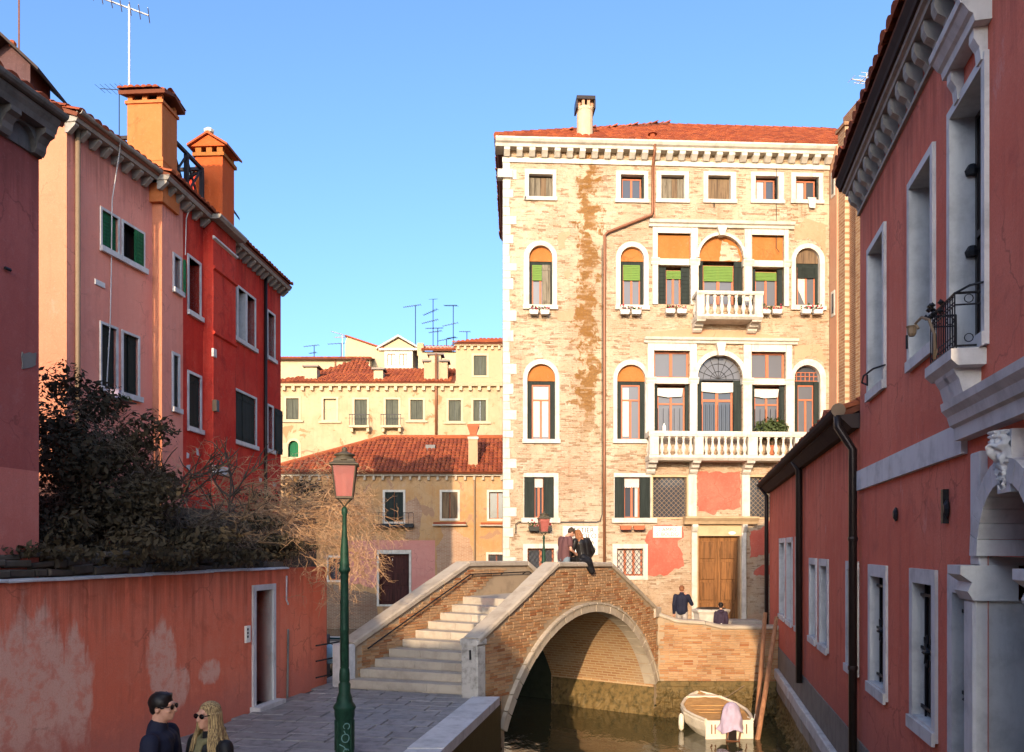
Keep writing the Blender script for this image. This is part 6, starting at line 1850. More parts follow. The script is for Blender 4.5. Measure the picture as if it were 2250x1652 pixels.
# pink base with a ragged foot, damp brick below
pzt = Z_(860, 1187)
pp = [(S_(760), Z_(760, 1285)), (S_(790), Z_(790, 1282)), (S_(815), Z_(815, 1293)), (S_(828), Z_(828, 1284)), (a-0.13, Z_(830, 1280)), (a-0.13, pzt-0.01), (S_(758), pzt-0.01)]
rg_ = ragged(pp, 0.04, 0.15, 3); MB().prism(rg_, -0.02, 0).build('render_patch', M['pink_dado'], lh, fix=True)
pp = [(b+0.13, Z_(905, 1300)), (S_(935), Z_(935, 1290)), (S_(956), Z_(956, 1284)), (S_(955), pzt), (S_(757), pzt), (S_(757), pzt-0.0), (a-0.13, pzt-0.012), (a-0.13, d+0.24), (b+0.13, d+0.24)]
MB().prism([(b+0.13, Z_(905, 1300)), (S_(935), Z_(935, 1290)), (S_(956), Z_(956, 1284)), (S_(956), pzt), (b+0.13, pzt)], -0.02, 0).build('render_patch', M['pink_dado'], lh)
MB().prism(rect(a-0.13, b+0.13, d+0.23, pzt), -0.02, 0).build('render_patch', M['pink_dado'], lh)
for x0_, x1_ in ((S_(700), a-0.13), (b+0.13, S_(1000))):
    rg_ = ragged([(x0_, ZW-0.5), (x1_, ZW-0.5), (x1_, Z_(900, 1305)), (x0_, Z_(740, 1278))], 0.06, 0.2, int(x0_*10)); MB().prism(rg_, -0.012, 0).build('bare_brick_patch', M['low_brick'], lh, fix=True)
rg_ = ragged([(S_(958), Z_(958, 1290)), (S_(1045), Z_(1045, 1240)), (S_(1032), Z_(1032, 1185)), (S_(1003), Z_(1003, 1168)), (S_(998), Z_(998, 1155)), (S_(968), Z_(968, 1155)), (S_(975), Z_(975, 1180)), (S_(960), Z_(960, 1200))], 0.05, 0.15, 8)
M['salmon_brick'] = brick_far('salmon_brick', (0.42, 0.25, 0.155), (0.36, 0.19, 0.11), (0.46, 0.35, 0.24))
MB().prism(rg_, -0.012, 0).build('bare_brick_patch', M['salmon_brick'], lh, fix=True)
rg_ = ragged([(S_(890), Z_(890, 1185)), (S_(920), Z_(920, 1185)), (S_(928), Z_(928, 1120)), (S_(915), Z_(915, 1090)), (S_(892), Z_(892, 1105))], 0.05, 0.15, 9)
MB().prism(rg_, -0.012, 0).build('bare_brick_patch', M['salmon_brick'], lh, fix=True)
# balcony planter under the dark window
MB().box(q1[0]-0.6, q1[1]+0.6, -0.5, -0.05, q1[2]-0.32, q1[2]-0.12).build('balcony_slab', M['iron'], lh)
gb = MB()
for k in range(9): gb.box(q1[0]-0.55+k*0.27, q1[0]-0.53+k*0.27, -0.48, -0.46, q1[2]-0.12, q1[2]+0.45)
gb.box(q1[0]-0.6, q1[1]+0.6, -0.49, -0.45, q1[2]+0.45, q1[2]+0.48); gb.build('balcony_rail', M['iron'], lh)
# eave cornice, drain, roof
cor = MB().extx([(0.2, ez), (-0.2, ez), (-0.26, ez+0.14), (0.2, ez+0.14)], -3, le).build('cornice', M['istrian'], lh, fix=True)
mm = MB().box(-0.06, 0.06, -0.17, 0, -0.22, 0).mesh('modillion', M['stone_cap'])
for i in range(28): link('modillion', mm, cor, (0.3+i*0.5, -0.001, ez-0.002))
rz0 = ez+0.16; rdp, rdz = 4.4, 2.45
sl = math.hypot(rdp, rdz)
hl = S_(775)*45/45+1.2
tile_roof(lh, (-0.4, -0.42, rz0), (1, 0, 0), (0, rdp, rdz), [(0, 0), (le+0.9, 0), (le+0.9, sl*0.98), (hl+0.2, sl), ], 300, w=0.24, rl=0.4, name='roof_slope')
tile_roof(lh, (-0.4, 8.6, rz0), (0, -1, 0), (hl+0.2, 0, rdz), [(0, 0), (9.0, 0), (9.0-rdp, math.hypot(hl+0.2, rdz)), (rdp, math.hypot(hl+0.2, rdz))], 0, w=0.24, rl=0.4)
MB().tube([(-0.4, -0.4, rz0+0.08), (hl-0.2, rdp-0.4, rz0+rdz+0.08), (le, rdp-0.4, rz0+rdz+0.08)], 0.13, 6).build('ridge_tiles', M['tile'], lh)
MB().box(S_(925), S_(947), 2.35, 2.9, rz0+1.52, rz0+1.86).build('skylight', M['solar'], lh)
MB().tube([(S_(1043), -0.1, ez), (S_(1043), -0.1, Z_(1043, 1236))], 0.05, 6).build('rain_pipe', M['pipe_tan'], lh)
# its chimney with the flared top
cx = (S_(1028.5)+S_(1049))/2; cwid = (S_(1049)-S_(1028.5))
ch = MB().box(cx-cwid/2, cx+cwid/2, 0.25, 0.25+cwid, ez, Z_(1040, 958)).build('chimney', M['tan'], lh)
zc2 = Z_(1040, 958)
MB().lathe([(cwid*0.62, 0), (cwid*0.66, 0.1), (cwid*0.5, 0.14), (cwid*0.55, 0.25), (cwid*0.85, 0.55), (cwid*0.9, 0.6), (cwid*0.9, 0.68), (cwid*0.5, 0.7)], 4, (cx, 0.25+cwid/2, zc2), R(45)).build('chimney_pot', M['terracotta'], ch)
MB().box(cx-cwid*0.58, cx+cwid*0.58, 0.25-cwid*0.08, 0.25+cwid*1.08, zc2-0.14, zc2).build('collar', M['istrian'], ch)

# ---- three-storey cream house behind
DF = Fac(at(590, 1200, 60).x, 60.0, 90.0)
dh = thing('cream_house', 'long cream worn-brick house with grey shutters behind the low ochre house', 'building', fac=DF)
S_, Z_ = DF.s, DF.z
de = S_(1150); ez = Z_(850, 848)
hs = []
def dw(p0, p1, yt, yb, kind='shut', par=dh):
    a, b, c, d = S_(p0), S_(p1), Z_(p0, yb), Z_(p0, yt)
    xm = (a+b)/2
    win = MB().box(a, b, 0.21, 0.22, c, d).build('window', M['glass'] if kind != 'blank' else M['cream'], par)
    if kind != 'blank':
        leaf(win, a, xm-0.012, c, d, 0.1, M['dark_shutter'] if kind == 'shut2' else M['grey_shutter2']); leaf(win, xm+0.012 if kind != 'gap' else xm+0.05, b, c, d, 0.1, M['grey_shutter2'])
    surround(rect(a-0.16, b+0.16, c-0.1, d+0.14), rect(a, b, c, d), -0.04).build('stone_frame', M['stone_cream'], win)
    if kind in ('shut', 'gap', 'blank'): MB().box(a-0.35, b+0.35, -0.16, -0.041, c-0.22, c-0.08).build('sill', M['stone_cream'], win)
    hs.append(rect(a, b, c, d)); return win, (a, b, c, d)
M['grey_shutter2'] = wood('grey_green_shutter', (0.10, 0.105, 0.075), (0.05, 0.052, 0.04))
M['stone_cream'] = stone('cream_stone', (0.52, 0.41, 0.26), (0.38, 0.28, 0.17), 0.3, 0.2)
dw(629, 656.6, 875, 921.5); dw(711, 739, 876, 923, 'blank')
for p0, p1 in ((779, 806.5), (847.5, 875.6)):
    w_, qv = dw(p0, p1, 877.5, 937, 'bal')
    b_ = MB().box(qv[0]-0.28, qv[1]+0.28, -0.7, -0.05, qv[2]-0.16, qv[2]).build('balcony', M['stone_cream'], dh)
    g_ = MB()
    for k in range(8):
        x = qv[0]-0.24+k*(qv[1]-qv[0]+0.48)/7; g_.tube([(x, -0.66, qv[2]), (x, -0.66, qv[2]+0.75)], 0.02, 4)
    g_.box(qv[0]-0.28, qv[1]+0.28, -0.69, -0.63, qv[2]+0.75, qv[2]+0.8); g_.build('rail', M['iron'], b_)
    for x in (qv[0]-0.2, qv[1]+0.05): MB().box(x, x+0.18, -0.55, -0.001, qv[2]-0.45, qv[2]-0.165).build('corbel', M['stone_cream'], b_)
dw(901.8, 929.4, 878.5, 922); dw(985.7, 1013, 879, 925); dw(1040, 1068, 879, 925, 'gap')
a, b, c, d = S_(634), S_(656), Z_(645, 1004), Z_(645, 968)
hs.append(archrect(a, b, c, d, 8)); win = MB().box(a-0.1, b+0.1, 0.22, 0.24, c-0.1, d+0.1).build('window', M['green_shutter'], dh)
surround(archrect(a-0.18, b+0.18, c-0.1, d+0.18, 8), archrect(a, b, c, d, 8), -0.04).build('stone_frame', M['stone_cream'], win)
leaf(win, S_(622), S_(633.5), c, d-0.2, -0.12, M['cream'], 10)
wl = MB().wall(rect(-3, de, -2, ez), hs, 0, 0.22); wl.box(-3, de, 0.4, 11.5, -2, ez); wl.build('wall', M['cream_far'], dh)
cor = MB().extx([(0.2, ez-0.05), (-0.3, ez-0.05), (-0.42, ez+0.2), (0.2, ez+0.2)], -3, de).build('cornice', M['stone_cream'], dh, fix=True)
mm = MB().box(-0.11, 0.11, -0.27, 0, -0.3, 0).mesh('modillion', M['stone_cream'])
for i in range(27): link('modillion', mm, cor, (0.5+i*0.68, -0.001, ez-0.052))
MB().tube([(S_(958.7), -0.12, Z_(958, 778)), (S_(958.7), -0.12, Z_(958, 955))], 0.10, 7).build('rain_pipe', M['pipe_rust'], dh, smooth=True)
rz0 = ez+0.2
dp_ = 5.0
def slope(x0, x1, xr0, xr1, dz_, name='roof_slope', y0=-0.45, dpp=5.0, par=dh):
    sl_ = math.hypot(dpp, dz_)
    return tile_roof(par, (x0, y0, rz0), (1, 0, 0), (0, dpp, dz_), [(0, 0), (x1-x0, 0), (xr1-x0, sl_), (xr0-x0, sl_)], 0, w=0.3, rl=0.5, name=name)
slope(-1.0, S_(1000), S_(818), S_(1000), Z_(860, 818)-rz0+1.2)
tile_roof(dh, (S_(618), 1.2, rz0+0.35), (1, 0, 0), (0, 4.2, 2.75), [(0, 0), (S_(835)-S_(618), 0), (S_(768)-S_(618), 5.0), (S_(764)-S_(618), 5.0)], 0, w=0.3, rl=0.5)
for (p0, p1, yt, yb) in ((667, 694, 806, 850), (819.5, 840, 812, 850)):
    c_ = MB().box(S_(p0), S_(p1), 0.3, 1.3, Z_(p0, yb), Z_(p0, yt)).build('chimney', M['cream'], dh)
    MB().box(S_(p0)-0.14, S_(p1)+0.14, 0.15, 1.45, Z_(p0, yt-2), Z_(p0, yt-6)).build('cap', M['pipe_dark'], c_)
    MB().box(S_(p0)+0.05, S_(p1)-0.05, 0.4, 1.2, Z_(p0, yt), Z_(p0, yt-2)).build('flue', M['tan'], c_)
c_ = MB().box(S_(931), S_(955.5), 0.2, 1.2, Z_(940, 852), Z_(940, 795)).build('chimney', M['tan'], dh)
MB().box(S_(957), S_(983), 0.2, 1.2, Z_(940, 852), Z_(940, 795)).build('chimney', M['tan'], dh)
MB().box(S_(943), S_(968), 0.25, 1.1, Z_(940, 795), Z_(940, 779)).build('shaft', M['cream'], c_)
for (p0, p1, y_) in ((927, 946, 793), (964, 987, 793), (938, 974, 778)): MB().box(S_(p0), S_(p1), 0.1, 1.3, Z_(940, y_), Z_(940, y_-4)).build('cap', M['pipe_dark'], c_)
# upper block at right on that house
S6, Z6 = S_, Z_
ub = thing('rooftop_room', 'tan rooftop room with green shuttered window left of the palazzo', 'building', (*DF.w(S_(1001), 0.3), Z_(1050, 852)), 0)
uw = S_(1150)-S_(1001); uh = Z_(1050, 757)-Z_(1050, 852)
wx = (S_(1040.5)-S_(1001), S_(1069)-S_(1001)); wz = (Z_(1050, 823)-Z_(1050, 852), Z_(1050, 779)-Z_(1050, 852))
wl = MB().wall(rect(0, uw, 0, uh), [rect(wx[0], wx[1], wz[0], wz[1])], 0, 0.2); wl.box(0, uw, 0.3, 6, 0, uh); wl.box(0, 0.03, 0.001, 0.3, 0, uh); wl.build('wall', M['tan'], ub)
win = MB().box(wx[0], wx[1], 0.18, 0.2, wz[0], wz[1]).build('window', M['glass'], ub)
for s0, s1 in ((wx[0], sum(wx)/2-0.01), (sum(wx)/2+0.01, wx[1])): leaf(win, s0, s1, wz[0], wz[1], 0.08, M['grey_shutter2'])
surround(rect(wx[0]-0.16, wx[1]+0.16, wz[0]-0.14, wz[1]+0.16), rect(wx[0], wx[1], wz[0], wz[1]), -0.04).build('stone_frame', M['stone_cream'], win)
cor = MB().box(-0.1, uw, -0.25, 0.1, uh-0.05, uh+0.12).build('cornice', M['stone_cream'], ub)
for i in range(9): MB().box(0.1+i*0.5, 0.28+i*0.5, -0.2, -0.001, uh-0.3, uh-0.052).build('modillion', M['stone_cream'], cor)
tile_roof(ub, (-0.25, -0.4, uh+0.12), (1, 0, 0), (0, 4, 1.25), [(0, 0), (uw+0.3, 0), (uw+0.3, 4.2), (1.9, 4.2)], 0, w=0.3, rl=0.5)
MB().box(-0.05, uw, -0.1, 0.0, 0.02, 0.14).build('flashing', M['pipe_dark'], ub)

# ---- back row of roofs
KF = Fac(at(600, 1200, 74).x, 74.0, 90.0)
S_, Z_ = KF.s, KF.z
bw_ = thing('long_house', 'long cream wall with red tiled cap behind the tiled roof', 'building', fac=KF)
MB().box(S_(600), S_(813), 0, 6, -1, Z_(700, 789)).build('wall', M['cream'], bw_)
rz0 = Z_(700, 790)
tile_roof(bw_, (S_(598), -0.5, rz0), (1, 0, 0), (0, 4, 0.9), [(0, 0), (S_(819)-S_(598), 0), (S_(819)-S_(598), 4.2), (0, 4.2)], 0, w=0.34, rl=0.5)
MB().tube([(S_(737), -0.1, rz0), (S_(737), -0.1, rz0-2.6)], 0.08, 5).build('rain_pipe', M['pipe_rust'], bw_)
MB().box(S_(666), S_(730), 5, 9, rz0, Z_(700, 769)).build('roof_block', M['tile'], bw_)
sh = thing('slope_roof_house', 'cream house with single sloping roofline behind the tiled roofs', 'building', fac=KF)
pp = [(S_(753), -1), (S_(847), -1), (S_(847), Z_(847, 768)), (S_(840), Z_(840, 762)), (S_(757), Z_(757, 734)), (S_(753), Z_(753, 750))]
MB().prism(pp, 1.0, 8).build('wall', M['cream'], sh)
MB().prism([(S_(752), Z_(752, 731)), (S_(757), Z_(757, 733.5)), (S_(848), Z_(848, 764)), (S_(848), Z_(848, 761)), (S_(757), Z_(757, 730.5))], 0.8, 8.2).build('roof', M['tile'], sh, fix=True)
pd = thing('dormer_house', 'white pedimented dormer with two red framed windows among the far roofs', 'dormer', fac=KF)
x0_, x1_ = S_(841), S_(904); xm = (x0_+x1_)/2
op = [rect(S_(848), S_(865), Z_(850, 797), Z_(850, 772)), rect(S_(875), S_(891), Z_(850, 797), Z_(850, 772))]
wl = MB().wall([(x0_, Z_(850, 830)), (x1_, Z_(850, 830)), (x1_, Z_(850, 760)), (x0_, Z_(850, 760))], op, 0.9, 0.2); wl.box(x0_, x1_, 1.15, 6, Z_(850, 830), Z_(850, 760)); wl.build('wall', M['istrian'], pd)
MB().box(x0_, x1_, 0.85, 0.899, Z_(850, 830), Z_(850, 804)).build('base', M['pink_patch'], pd)
MB().prism([(x0_-0.3, Z_(850, 760)), (x1_+0.3, Z_(850, 760)), (xm, Z_(850, 738))], 0.95, 6).build('pediment', M['cream'], pd)
MB().box(x0_-0.5, x1_+0.5, 0.7, 1.0, Z_(850, 765), Z_(850, 760)).build('cornice', M['istrian'], pd)
for sg in (-1, 1):
    xe = (x0_-0.7) if sg < 0 else (x1_+0.7)
    MB().prism([(xe, Z_(850, 763)), (xm, Z_(850, 735)), (xm, Z_(850, 731)), (xe, Z_(850, 759))], 0.6, 6.2).build('raking_cornice', M['istrian'], pd, fix=True)
for o_ in op:
    bb = MB(); rs = sash(bb, o_[0][0], o_[1][0], o_[0][1], o_[2][1], 1.0, 0.06, 2); w_ = bb.build('window', M['mullion'], pd); panes(w_, rs, 1.02, M['glass_grey'])
mb_ = thing('roof_block', 'cream roof block with dark panels between dormer and rooftop room', 'building', fac=KF)
MB().box(S_(919), S_(1003), 0, 5, -1, Z_(960, 772)).build('wall', M['cream'], mb_)
tile_roof(mb_, (S_(926), -0.4, Z_(960, 771)), (1, 0, 0), (0, 4, 1.3), [(0, 0), (S_(1003)-S_(926), 0), (S_(1003)-S_(926), 4), (0, 4)], 0, w=0.34, rl=0.5)
for i in range(5): MB().box(S_(934)+i*0.52, S_(934)+i*0.52+0.48, 0.55, 0.6, Z_(960, 763), Z_(960, 757)).build('panel', M['solar'], mb_)
MB().box(S_(916), S_(930), 0.2, 1.2, Z_(960, 780), Z_(960, 752)).build('chimney', M['tan'], mb_)
MB().prism([(S_(946), Z_(960, 758)), (S_(990), Z_(960, 758)), (S_(988), Z_(960, 752)), (S_(945), Z_(960, 745))], 3, 7).build('rear_gable', M['cream'], mb_)
# rooftop antennas: (px, mast top, mast foot, depth, booms)
for i, (px, yt, yb, lab, booms) in enumerate((
        (913, 671, 765, 'tall single mast antenna right of the white dormer', ((0.0, 1.6, 9, 175, -0.12),)),
        (951, 655, 770, 'tall leaning mast antenna with three arrays among the far roofs', ((0.0, 1.3, 8, 80, 0.3), (-1.1, 1.4, 8, 160, -0.3), (-2.0, 1.5, 9, 170, -0.2))),
        (995, 667, 765, 'mast antenna with two pairs of arrays left of the rooftop room', ((0.0, 1.3, 10, 160, 0.1), (-1.7, 1.4, 6, 175, -0.2), (-3.0, 1.0, 8, 150, 0.0))),
        (960, 715, 775, 'short mast antenna with wide array in front of the panels', ((0.0, 1.6, 12, 185, -0.05), (-0.3, 1.2, 8, 170, -0.1))),
        (979, 738, 770, 'small low antenna between the two tall masts', ((0.0, 1.2, 6, 170, -0.15),)),
        (1024, 719, 757, 'small antenna with two booms over the rooftop room', ((0.0, 1.0, 6, 180, 0.0), (-0.9, 0.8, 5, 170, 0.1))),
        (1008, 745, 762, 'tiny antenna at the left corner of the rooftop room', ((0.0, 1.1, 5, 175, -0.05),)),
        (742, 722, 775, 'bushy white antenna above the long cream wall', ((0.0, 1.5, 9, 200, 0.2), (-0.25, 1.3, 8, 150, 0.1))),
        (738, 740, 775, 'thin antenna with a single boom beside the bushy white one', ((0.0, 1.8, 6, 178, -0.05),)),
        (675, 743, 772, 'lone thin antenna at the left end of the far roofs', ((0.0, 1.4, 6, 178, -0.1), (-0.7, 0.7, 5, 170, -0.1))),)):
    b0 = at(px, yb, 76.0); tp = at(px, yt, 76.0)
    antenna('tv_antenna', lab, (b0.x, 76.0+0.3*i, b0.z-0.4), tp.z-b0.z+0.4, [(tp.z-b0.z+0.4+zh, ln, ne, dr_, el) for zh, ln, ne, dr_, el in booms], 'television antennas on the far roofs', 0.04, M['istrian'] if 'white' in lab and px == 742 else M['iron'])
# ---------------------------------------------------------------- lamps
M['lamp_green'] = plain('green_cast_iron', (0.012, 0.05, 0.028), 0.55, 0.1, 0.8, 14)
M['lamp_top'] = plain('weathered_lamp_roof', (0.09, 0.075, 0.05), 0.6, 0.2)
def pink_glass():
    N = NT('rose_lamp_glass')
    N.b.inputs['Base Color'].default_value = (0.48, 0.16, 0.13, 1); N.b.inputs['Roughness'].default_value = 0.15
    N.b.inputs['Specular IOR Level'].default_value = 0.5
    tr = N.n('BsdfTransparent'); tr.inputs[0].default_value = (0.85, 0.48, 0.44, 1)
    mx = N.n('MixShader'); mx.inputs[0].default_value = 0.5
    N.l(tr.outputs[0], mx.inputs[1]); N.l(N.b.outputs[0], mx.inputs[2]); N.l(mx.outputs[0], N.t.nodes['Material Output'].inputs[0])
    return N.m
M['lamp_glass'] = pink_glass()
lamp = thing('street_lamp', 'green cast iron street lamp with rose glass lantern at the quay edge', 'street lamp', (at(757, 1200, 10.8).x, 10.8, 0), R(8), 'rose glass street lamps')
prof = [(0.20, 0), (0.20, 0.05), (0.165, 0.07), (0.165, 0.10), (0.155, 0.12), (0.15, 0.62), (0.165, 0.66), (0.165, 0.74), (0.19, 0.78), (0.17, 0.82), (0.135, 0.86), (0.125, 0.92), (0.095, 1.0), (0.10, 1.12), (0.075, 1.15), (0.085, 1.17),
        (0.10, 1.26), (0.09, 1.33), (0.075, 1.36), (0.083, 1.37), (0.083, 1.90), (0.09, 1.92), (0.083, 1.94), (0.08, 2.28), (0.085, 2.32), (0.075, 2.36), (0.072, 2.66), (0.08, 2.68), (0.075, 2.72), (0.085, 2.74), (0.11, 2.77), (0.11, 2.80), (0.085, 2.83), (0.095, 2.86), (0.085, 2.88),
        (0.08, 2.95), (0.072, 3.05), (0.045, 3.2), (0.04, 3.34), (0.055, 3.36), (0.055, 3.40), (0.03, 3.42)]
prof = [(r_*(0.80 if z_ < 1.2 else 0.70), z_ if z_ < 2.95 else 2.95+(z_-2.95)*1.6) for r_, z_ in prof]
LZ = 0.30
ps_ = MB().lathe(prof, 14).build('post', M['lamp_green'], lamp, smooth=True)
pl = MB()
for k in range(8):
    a_ = 2*math.pi*k/8; pl.tube([(0.122*math.cos(a_), 0.122*math.sin(a_), 0.16), (0.122*math.cos(a_), 0.122*math.sin(a_), 0.6)], 0.012, 4)
pl.build('base_rib', M['lamp_green'], ps_)
# scrawled paint on the base
M['scrawl'] = plain('pale_scrawled_paint', (0.16, 0.30, 0.27), 0.7)
gf = MB()
def arc(cx, cz, r, t0_, t1_, sz=1.0): return [(cx+r*math.cos(t0_+(t1_-t0_)*i/12), cz+r*sz*math.sin(t0_+(t1_-t0_)*i/12)) for i in range(13)]
def on_post(p): return (0.127*math.sin(p[0]/0.127), -0.127*math.cos(p[0]/0.127), p[1])
for ln in (arc(0.035, 0.53, 0.04, -1.2, 4.0, 1.1), arc(0.02, 0.36, 0.05, 0, 6.28, 1.2), [(0.0, 0.47), (0.02, 0.42)], [(-0.06, 0.27), (0.0, 0.24), (0.03, 0.19), (0.06, 0.2)], arc(0.03, 0.17, 0.035, 0.3, 3.4)):
    gf.tube([on_post(p) for p in ln], 0.008, 4)
o_ = gf.build('paint_scrawl', M['scrawl'], ps_)
ln_ = MB()
for k in range(4):
    a_ = math.pi/4+math.pi/2*k
    ln_.tube([(0, 0, 3.40), (0.06*math.cos(a_), 0.06*math.sin(a_), 3.46), (0.15*math.cos(a_), 0.15*math.sin(a_), 3.53)], 0.011, 5)
    ln_.tube([(0.163*math.cos(a_), 0.163*math.sin(a_), 3.53), (0.235*math.cos(a_), 0.235*math.sin(a_), 4.0)], 0.011, 5)
ln_.lathe([(0.175, 3.52), (0.175, 3.545), (0.15, 3.55)], 4, rot=R(45))
lan = ln_.build('lantern', M['lamp_top'], lamp)
gl = MB()
for k in range(4):
    a0, a1 = math.pi/4+math.pi/2*k, math.pi/4+math.pi/2*(k+1)
    gl = MB().add([(0.157*math.cos(a0), 0.157*math.sin(a0), 3.55), (0.157*math.cos(a1), 0.157*math.sin(a1), 3.55), (0.228*math.cos(a1), 0.228*math.sin(a1), 3.99), (0.228*math.cos(a0), 0.228*math.sin(a0), 3.99)], [(0, 1, 2, 3)])
    gl.build('pane', M['lamp_glass'], lan)
MB().lathe([(0.03, 3.55), (0.04, 3.6), (0.04, 3.8), (0.02, 3.88)], 8).build('bulb', M['istrian'], lan)
MB().lathe([(0.24, 3.99), (0.285, 4.01), (0.285, 4.04), (0.22, 4.08), (0.20, 4.12), (0.20, 4.15)], 4, rot=R(45)).build('lantern_roof', M['lamp_top'], lan)
MB().lathe([(0.15, 4.12), (0.155, 4.18), (0.12, 4.20), (0.115, 4.235), (0.155, 4.255), (0.15, 4.28), (0.06, 4.33), (0.03, 4.37), (0.04, 4.40), (0.03, 4.44), (0.0, 4.47)], 14).build('lantern_cap', M['lamp_top'], lan, smooth=True)
for o_ in [lan]+list(lan.children):
    o_data = o_.data
    for v in o_data.vertices:
        z_ = v.co.z
        v.co.z = (z_ if z_ <= 3.99 else 3.99+(z_-3.99)*0.60)+LZ
        k_ = 0.92; v.co.x *= k_; v.co.y *= k_
lamp.scale = (1, 1, 0.905)
lamp2 = copy_tree(lamp)
lamp2['label'] = 'distant street lamp with rose glass lantern beyond the bridge, before the cream palazzo'
lamp2.location = (at(1195, 1200, 24.8).x, 24.8, 0.0); lamp2.scale = (1, 1, 0.86)

# ---------------------------------------------------------------- mooring poles and boats
M['pole'] = wood('weathered_mooring_pole', (0.42, 0.20, 0.10), (0.24, 0.11, 0.055), 0.6)
for lab, p0, p1 in (('upright rust brown mooring pole nearer the brick wall', at(1681.5, 1346, 20.9), at(1662, 1585, 20.3)), ('leaning rust brown mooring pole nearer the boat stern', at(1706.5, 1356, 20.4), at(1664, 1625, 18.9))):
    d = (p1-p0); b_ = p0+d*1.25
    o_ = MB().tube([p0-p0, (b_-p0)*0.5+Vector((0.012, 0, 0)), b_-p0], [0.05, 0.058, 0.06], 9).build('mooring_pole', M['pole'], None)
    o_.location = p0; tag(o_, lab, 'mooring pole', 'mooring poles by the canal houses')
M['boat_white'] = plain('white_boat_paint', (0.74, 0.66, 0.52), 0.45, var=0.3)
M['boat_deck'] = wood('tan_boat_cover', (0.62, 0.36, 0.14), (0.46, 0.25, 0.09), 0.4)
M['lilac'] = plain('lilac_cloth', (0.47, 0.38, 0.49), 0.85, var=0.35, scale=5)
M['boat_green'] = plain('dark_green_boat_paint', (0.012, 0.04, 0.028), 0.4)
def hull(stations, mat, deckmat, name, label, loc, rz):
    """stations: (y, half beam at gunwale, half beam at bilge, keel z, gunwale z)"""
    t = thing(name, label, 'boat', loc, rz)
    b_ = MB(); n = 9; vs = []
    for (y, g, bl, kz, gz) in stations:
        ring = [(g, gz), (g*1.03, gz-0.05), (g*0.97, gz*0.55+kz*0.45), (bl, kz+0.05), (0, kz), (-bl, kz+0.05), (-g*0.97, gz*0.55+kz*0.45), (-g*1.03, gz-0.05), (-g, gz)]
        vs += [(a, y, c) for a, c in ring]
    m = len(stations)
    fs = [(i*n+k, i*n+k+1, (i+1)*n+k+1, (i+1)*n+k) for i in range(m-1) for k in range(n-1)]
    fs += [tuple(range(n))[::-1], tuple(range((m-1)*n, m*n))]
    b_.add(vs, fs); b_.build('hull', mat, t, fix=True)
    dk = MB(); vs = []
    for (y, g, bl, kz, gz) in stations: vs += [(g*0.9, y, gz+0.0), (0, y, gz+0.05), (-g*0.9, y, gz+0.0)]
    dk.add(vs, [(i*3+k, i*3+k+1, (i+1)*3+k+1, (i+1)*3+k) for i in range(m-1) for k in range(2)])
    dk.build('deck_cover', deckmat, t, fix=True)
    for sg in (-1, 1):
        MB().tube([(sg*g*0.97, y, gz+0.015) for (y, g, bl, kz, gz) in stations], 0.04, 6).build('gunwale', mat, t)
    return t
bx, by = at(1602, 1620, 18.95).x, 18.95
boat = hull([(0, 0.56, 0.42, -0.1, 0.42), (0.5, 0.70, 0.5, -0.14, 0.43), (1.0, 0.78, 0.5, -0.14, 0.45), (1.5, 0.72, 0.4, -0.12, 0.5), (1.9, 0.52, 0.22, -0.05, 0.56), (2.2, 0.28, 0.08, 0.05, 0.61), (2.42, 0.04, 0.01, 0.25, 0.64)], M['boat_white'], M['boat_deck'], 'motor_boat', 'small white motor boat with tan cover moored under the brick wall', (bx, by, ZW), R(3.5))
MB().box(-0.56, 0.56, -0.03, 0.02, 0.0, 0.43).build('transom', M['boat_white'], boat)
MB().prismz([(-0.46, 1.95), (0.46, 1.95), (0.04, 2.40), (-0.04, 2.40)], 0.60, 0.64).build('bow_deck', M['boat_white'], boat)
for k, x in enumerate((-0.42, -0.34, 0.40)): MB().box(x-0.012, x+0.012, -0.045, -0.031, 0.12, 0.34).build('rust_streak', M['pipe_rust'], boat)
fd = MB().lathe([(0.02, 0), (0.06, 0.05), (0.07, 0.2), (0.06, 0.36), (0.02, 0.42)], 9, (-0.88, 0.9, 0.0)).build('fender', M['boat_white'], boat, smooth=True)
# outboard motor under a lilac cloth
om = MB(); rq = random.Random(4); vs = []; nu, nv = 30, 18
for j in range(nv+1):
    v = j/nv
    for i in range(nu):
        a_ = 2*math.pi*i/nu
        r_ = (0.30*(1-v)**0.55*(0.8+0.55*v)+0.015) if v > 0.12 else 0.27+0.25*(0.12-v)
        r_ *= 1+0.22*noise.noise(Vector((math.cos(a_)*1.6, math.sin(a_)*1.6, v*3)))+0.09*math.sin(a_*5+v*7)*(1-v)+0.05*math.sin(a_*9-v*5)
        vs.append((r_*math.cos(a_), r_*0.75*math.sin(a_), 0.66*v + 0.05*math.sin(a_*3)*(1-v)))
fs = [(j*nu+i, j*nu+(i+1) % nu, (j+1)*nu+(i+1) % nu, (j+1)*nu+i) for j in range(nv) for i in range(nu)]+[tuple(range(nv*nu, (nv+1)*nu))]
mo = MB().box(-0.09, 0.09, -0.26, -0.05, -0.45, 0.32).build('outboard_motor', M['pipe_dark'], boat)
cv = MB().add(vs, fs).build('motor_cover', M['lilac'], mo, smooth=True); cv.location = (0.02, -0.12, 0.22)
MB().tube([(-0.1, -0.25, 0.2), (-0.16, -0.28, 0.02), (0.14, -0.28, 0.0), (0.2, -0.2, 0.18)], 0.02, 5).build('bracket', M['pipe_rust'], mo)
MB().tube([Vector((0, 2.36, 0.62)), Vector((0.35, 2.40, 0.50)), Vector((0.75, 2.35, 0.55)), Vector((1.15, 2.25, 0.85))], 0.012, 5).build('mooring_rope', M['pipe_tan'], boat)
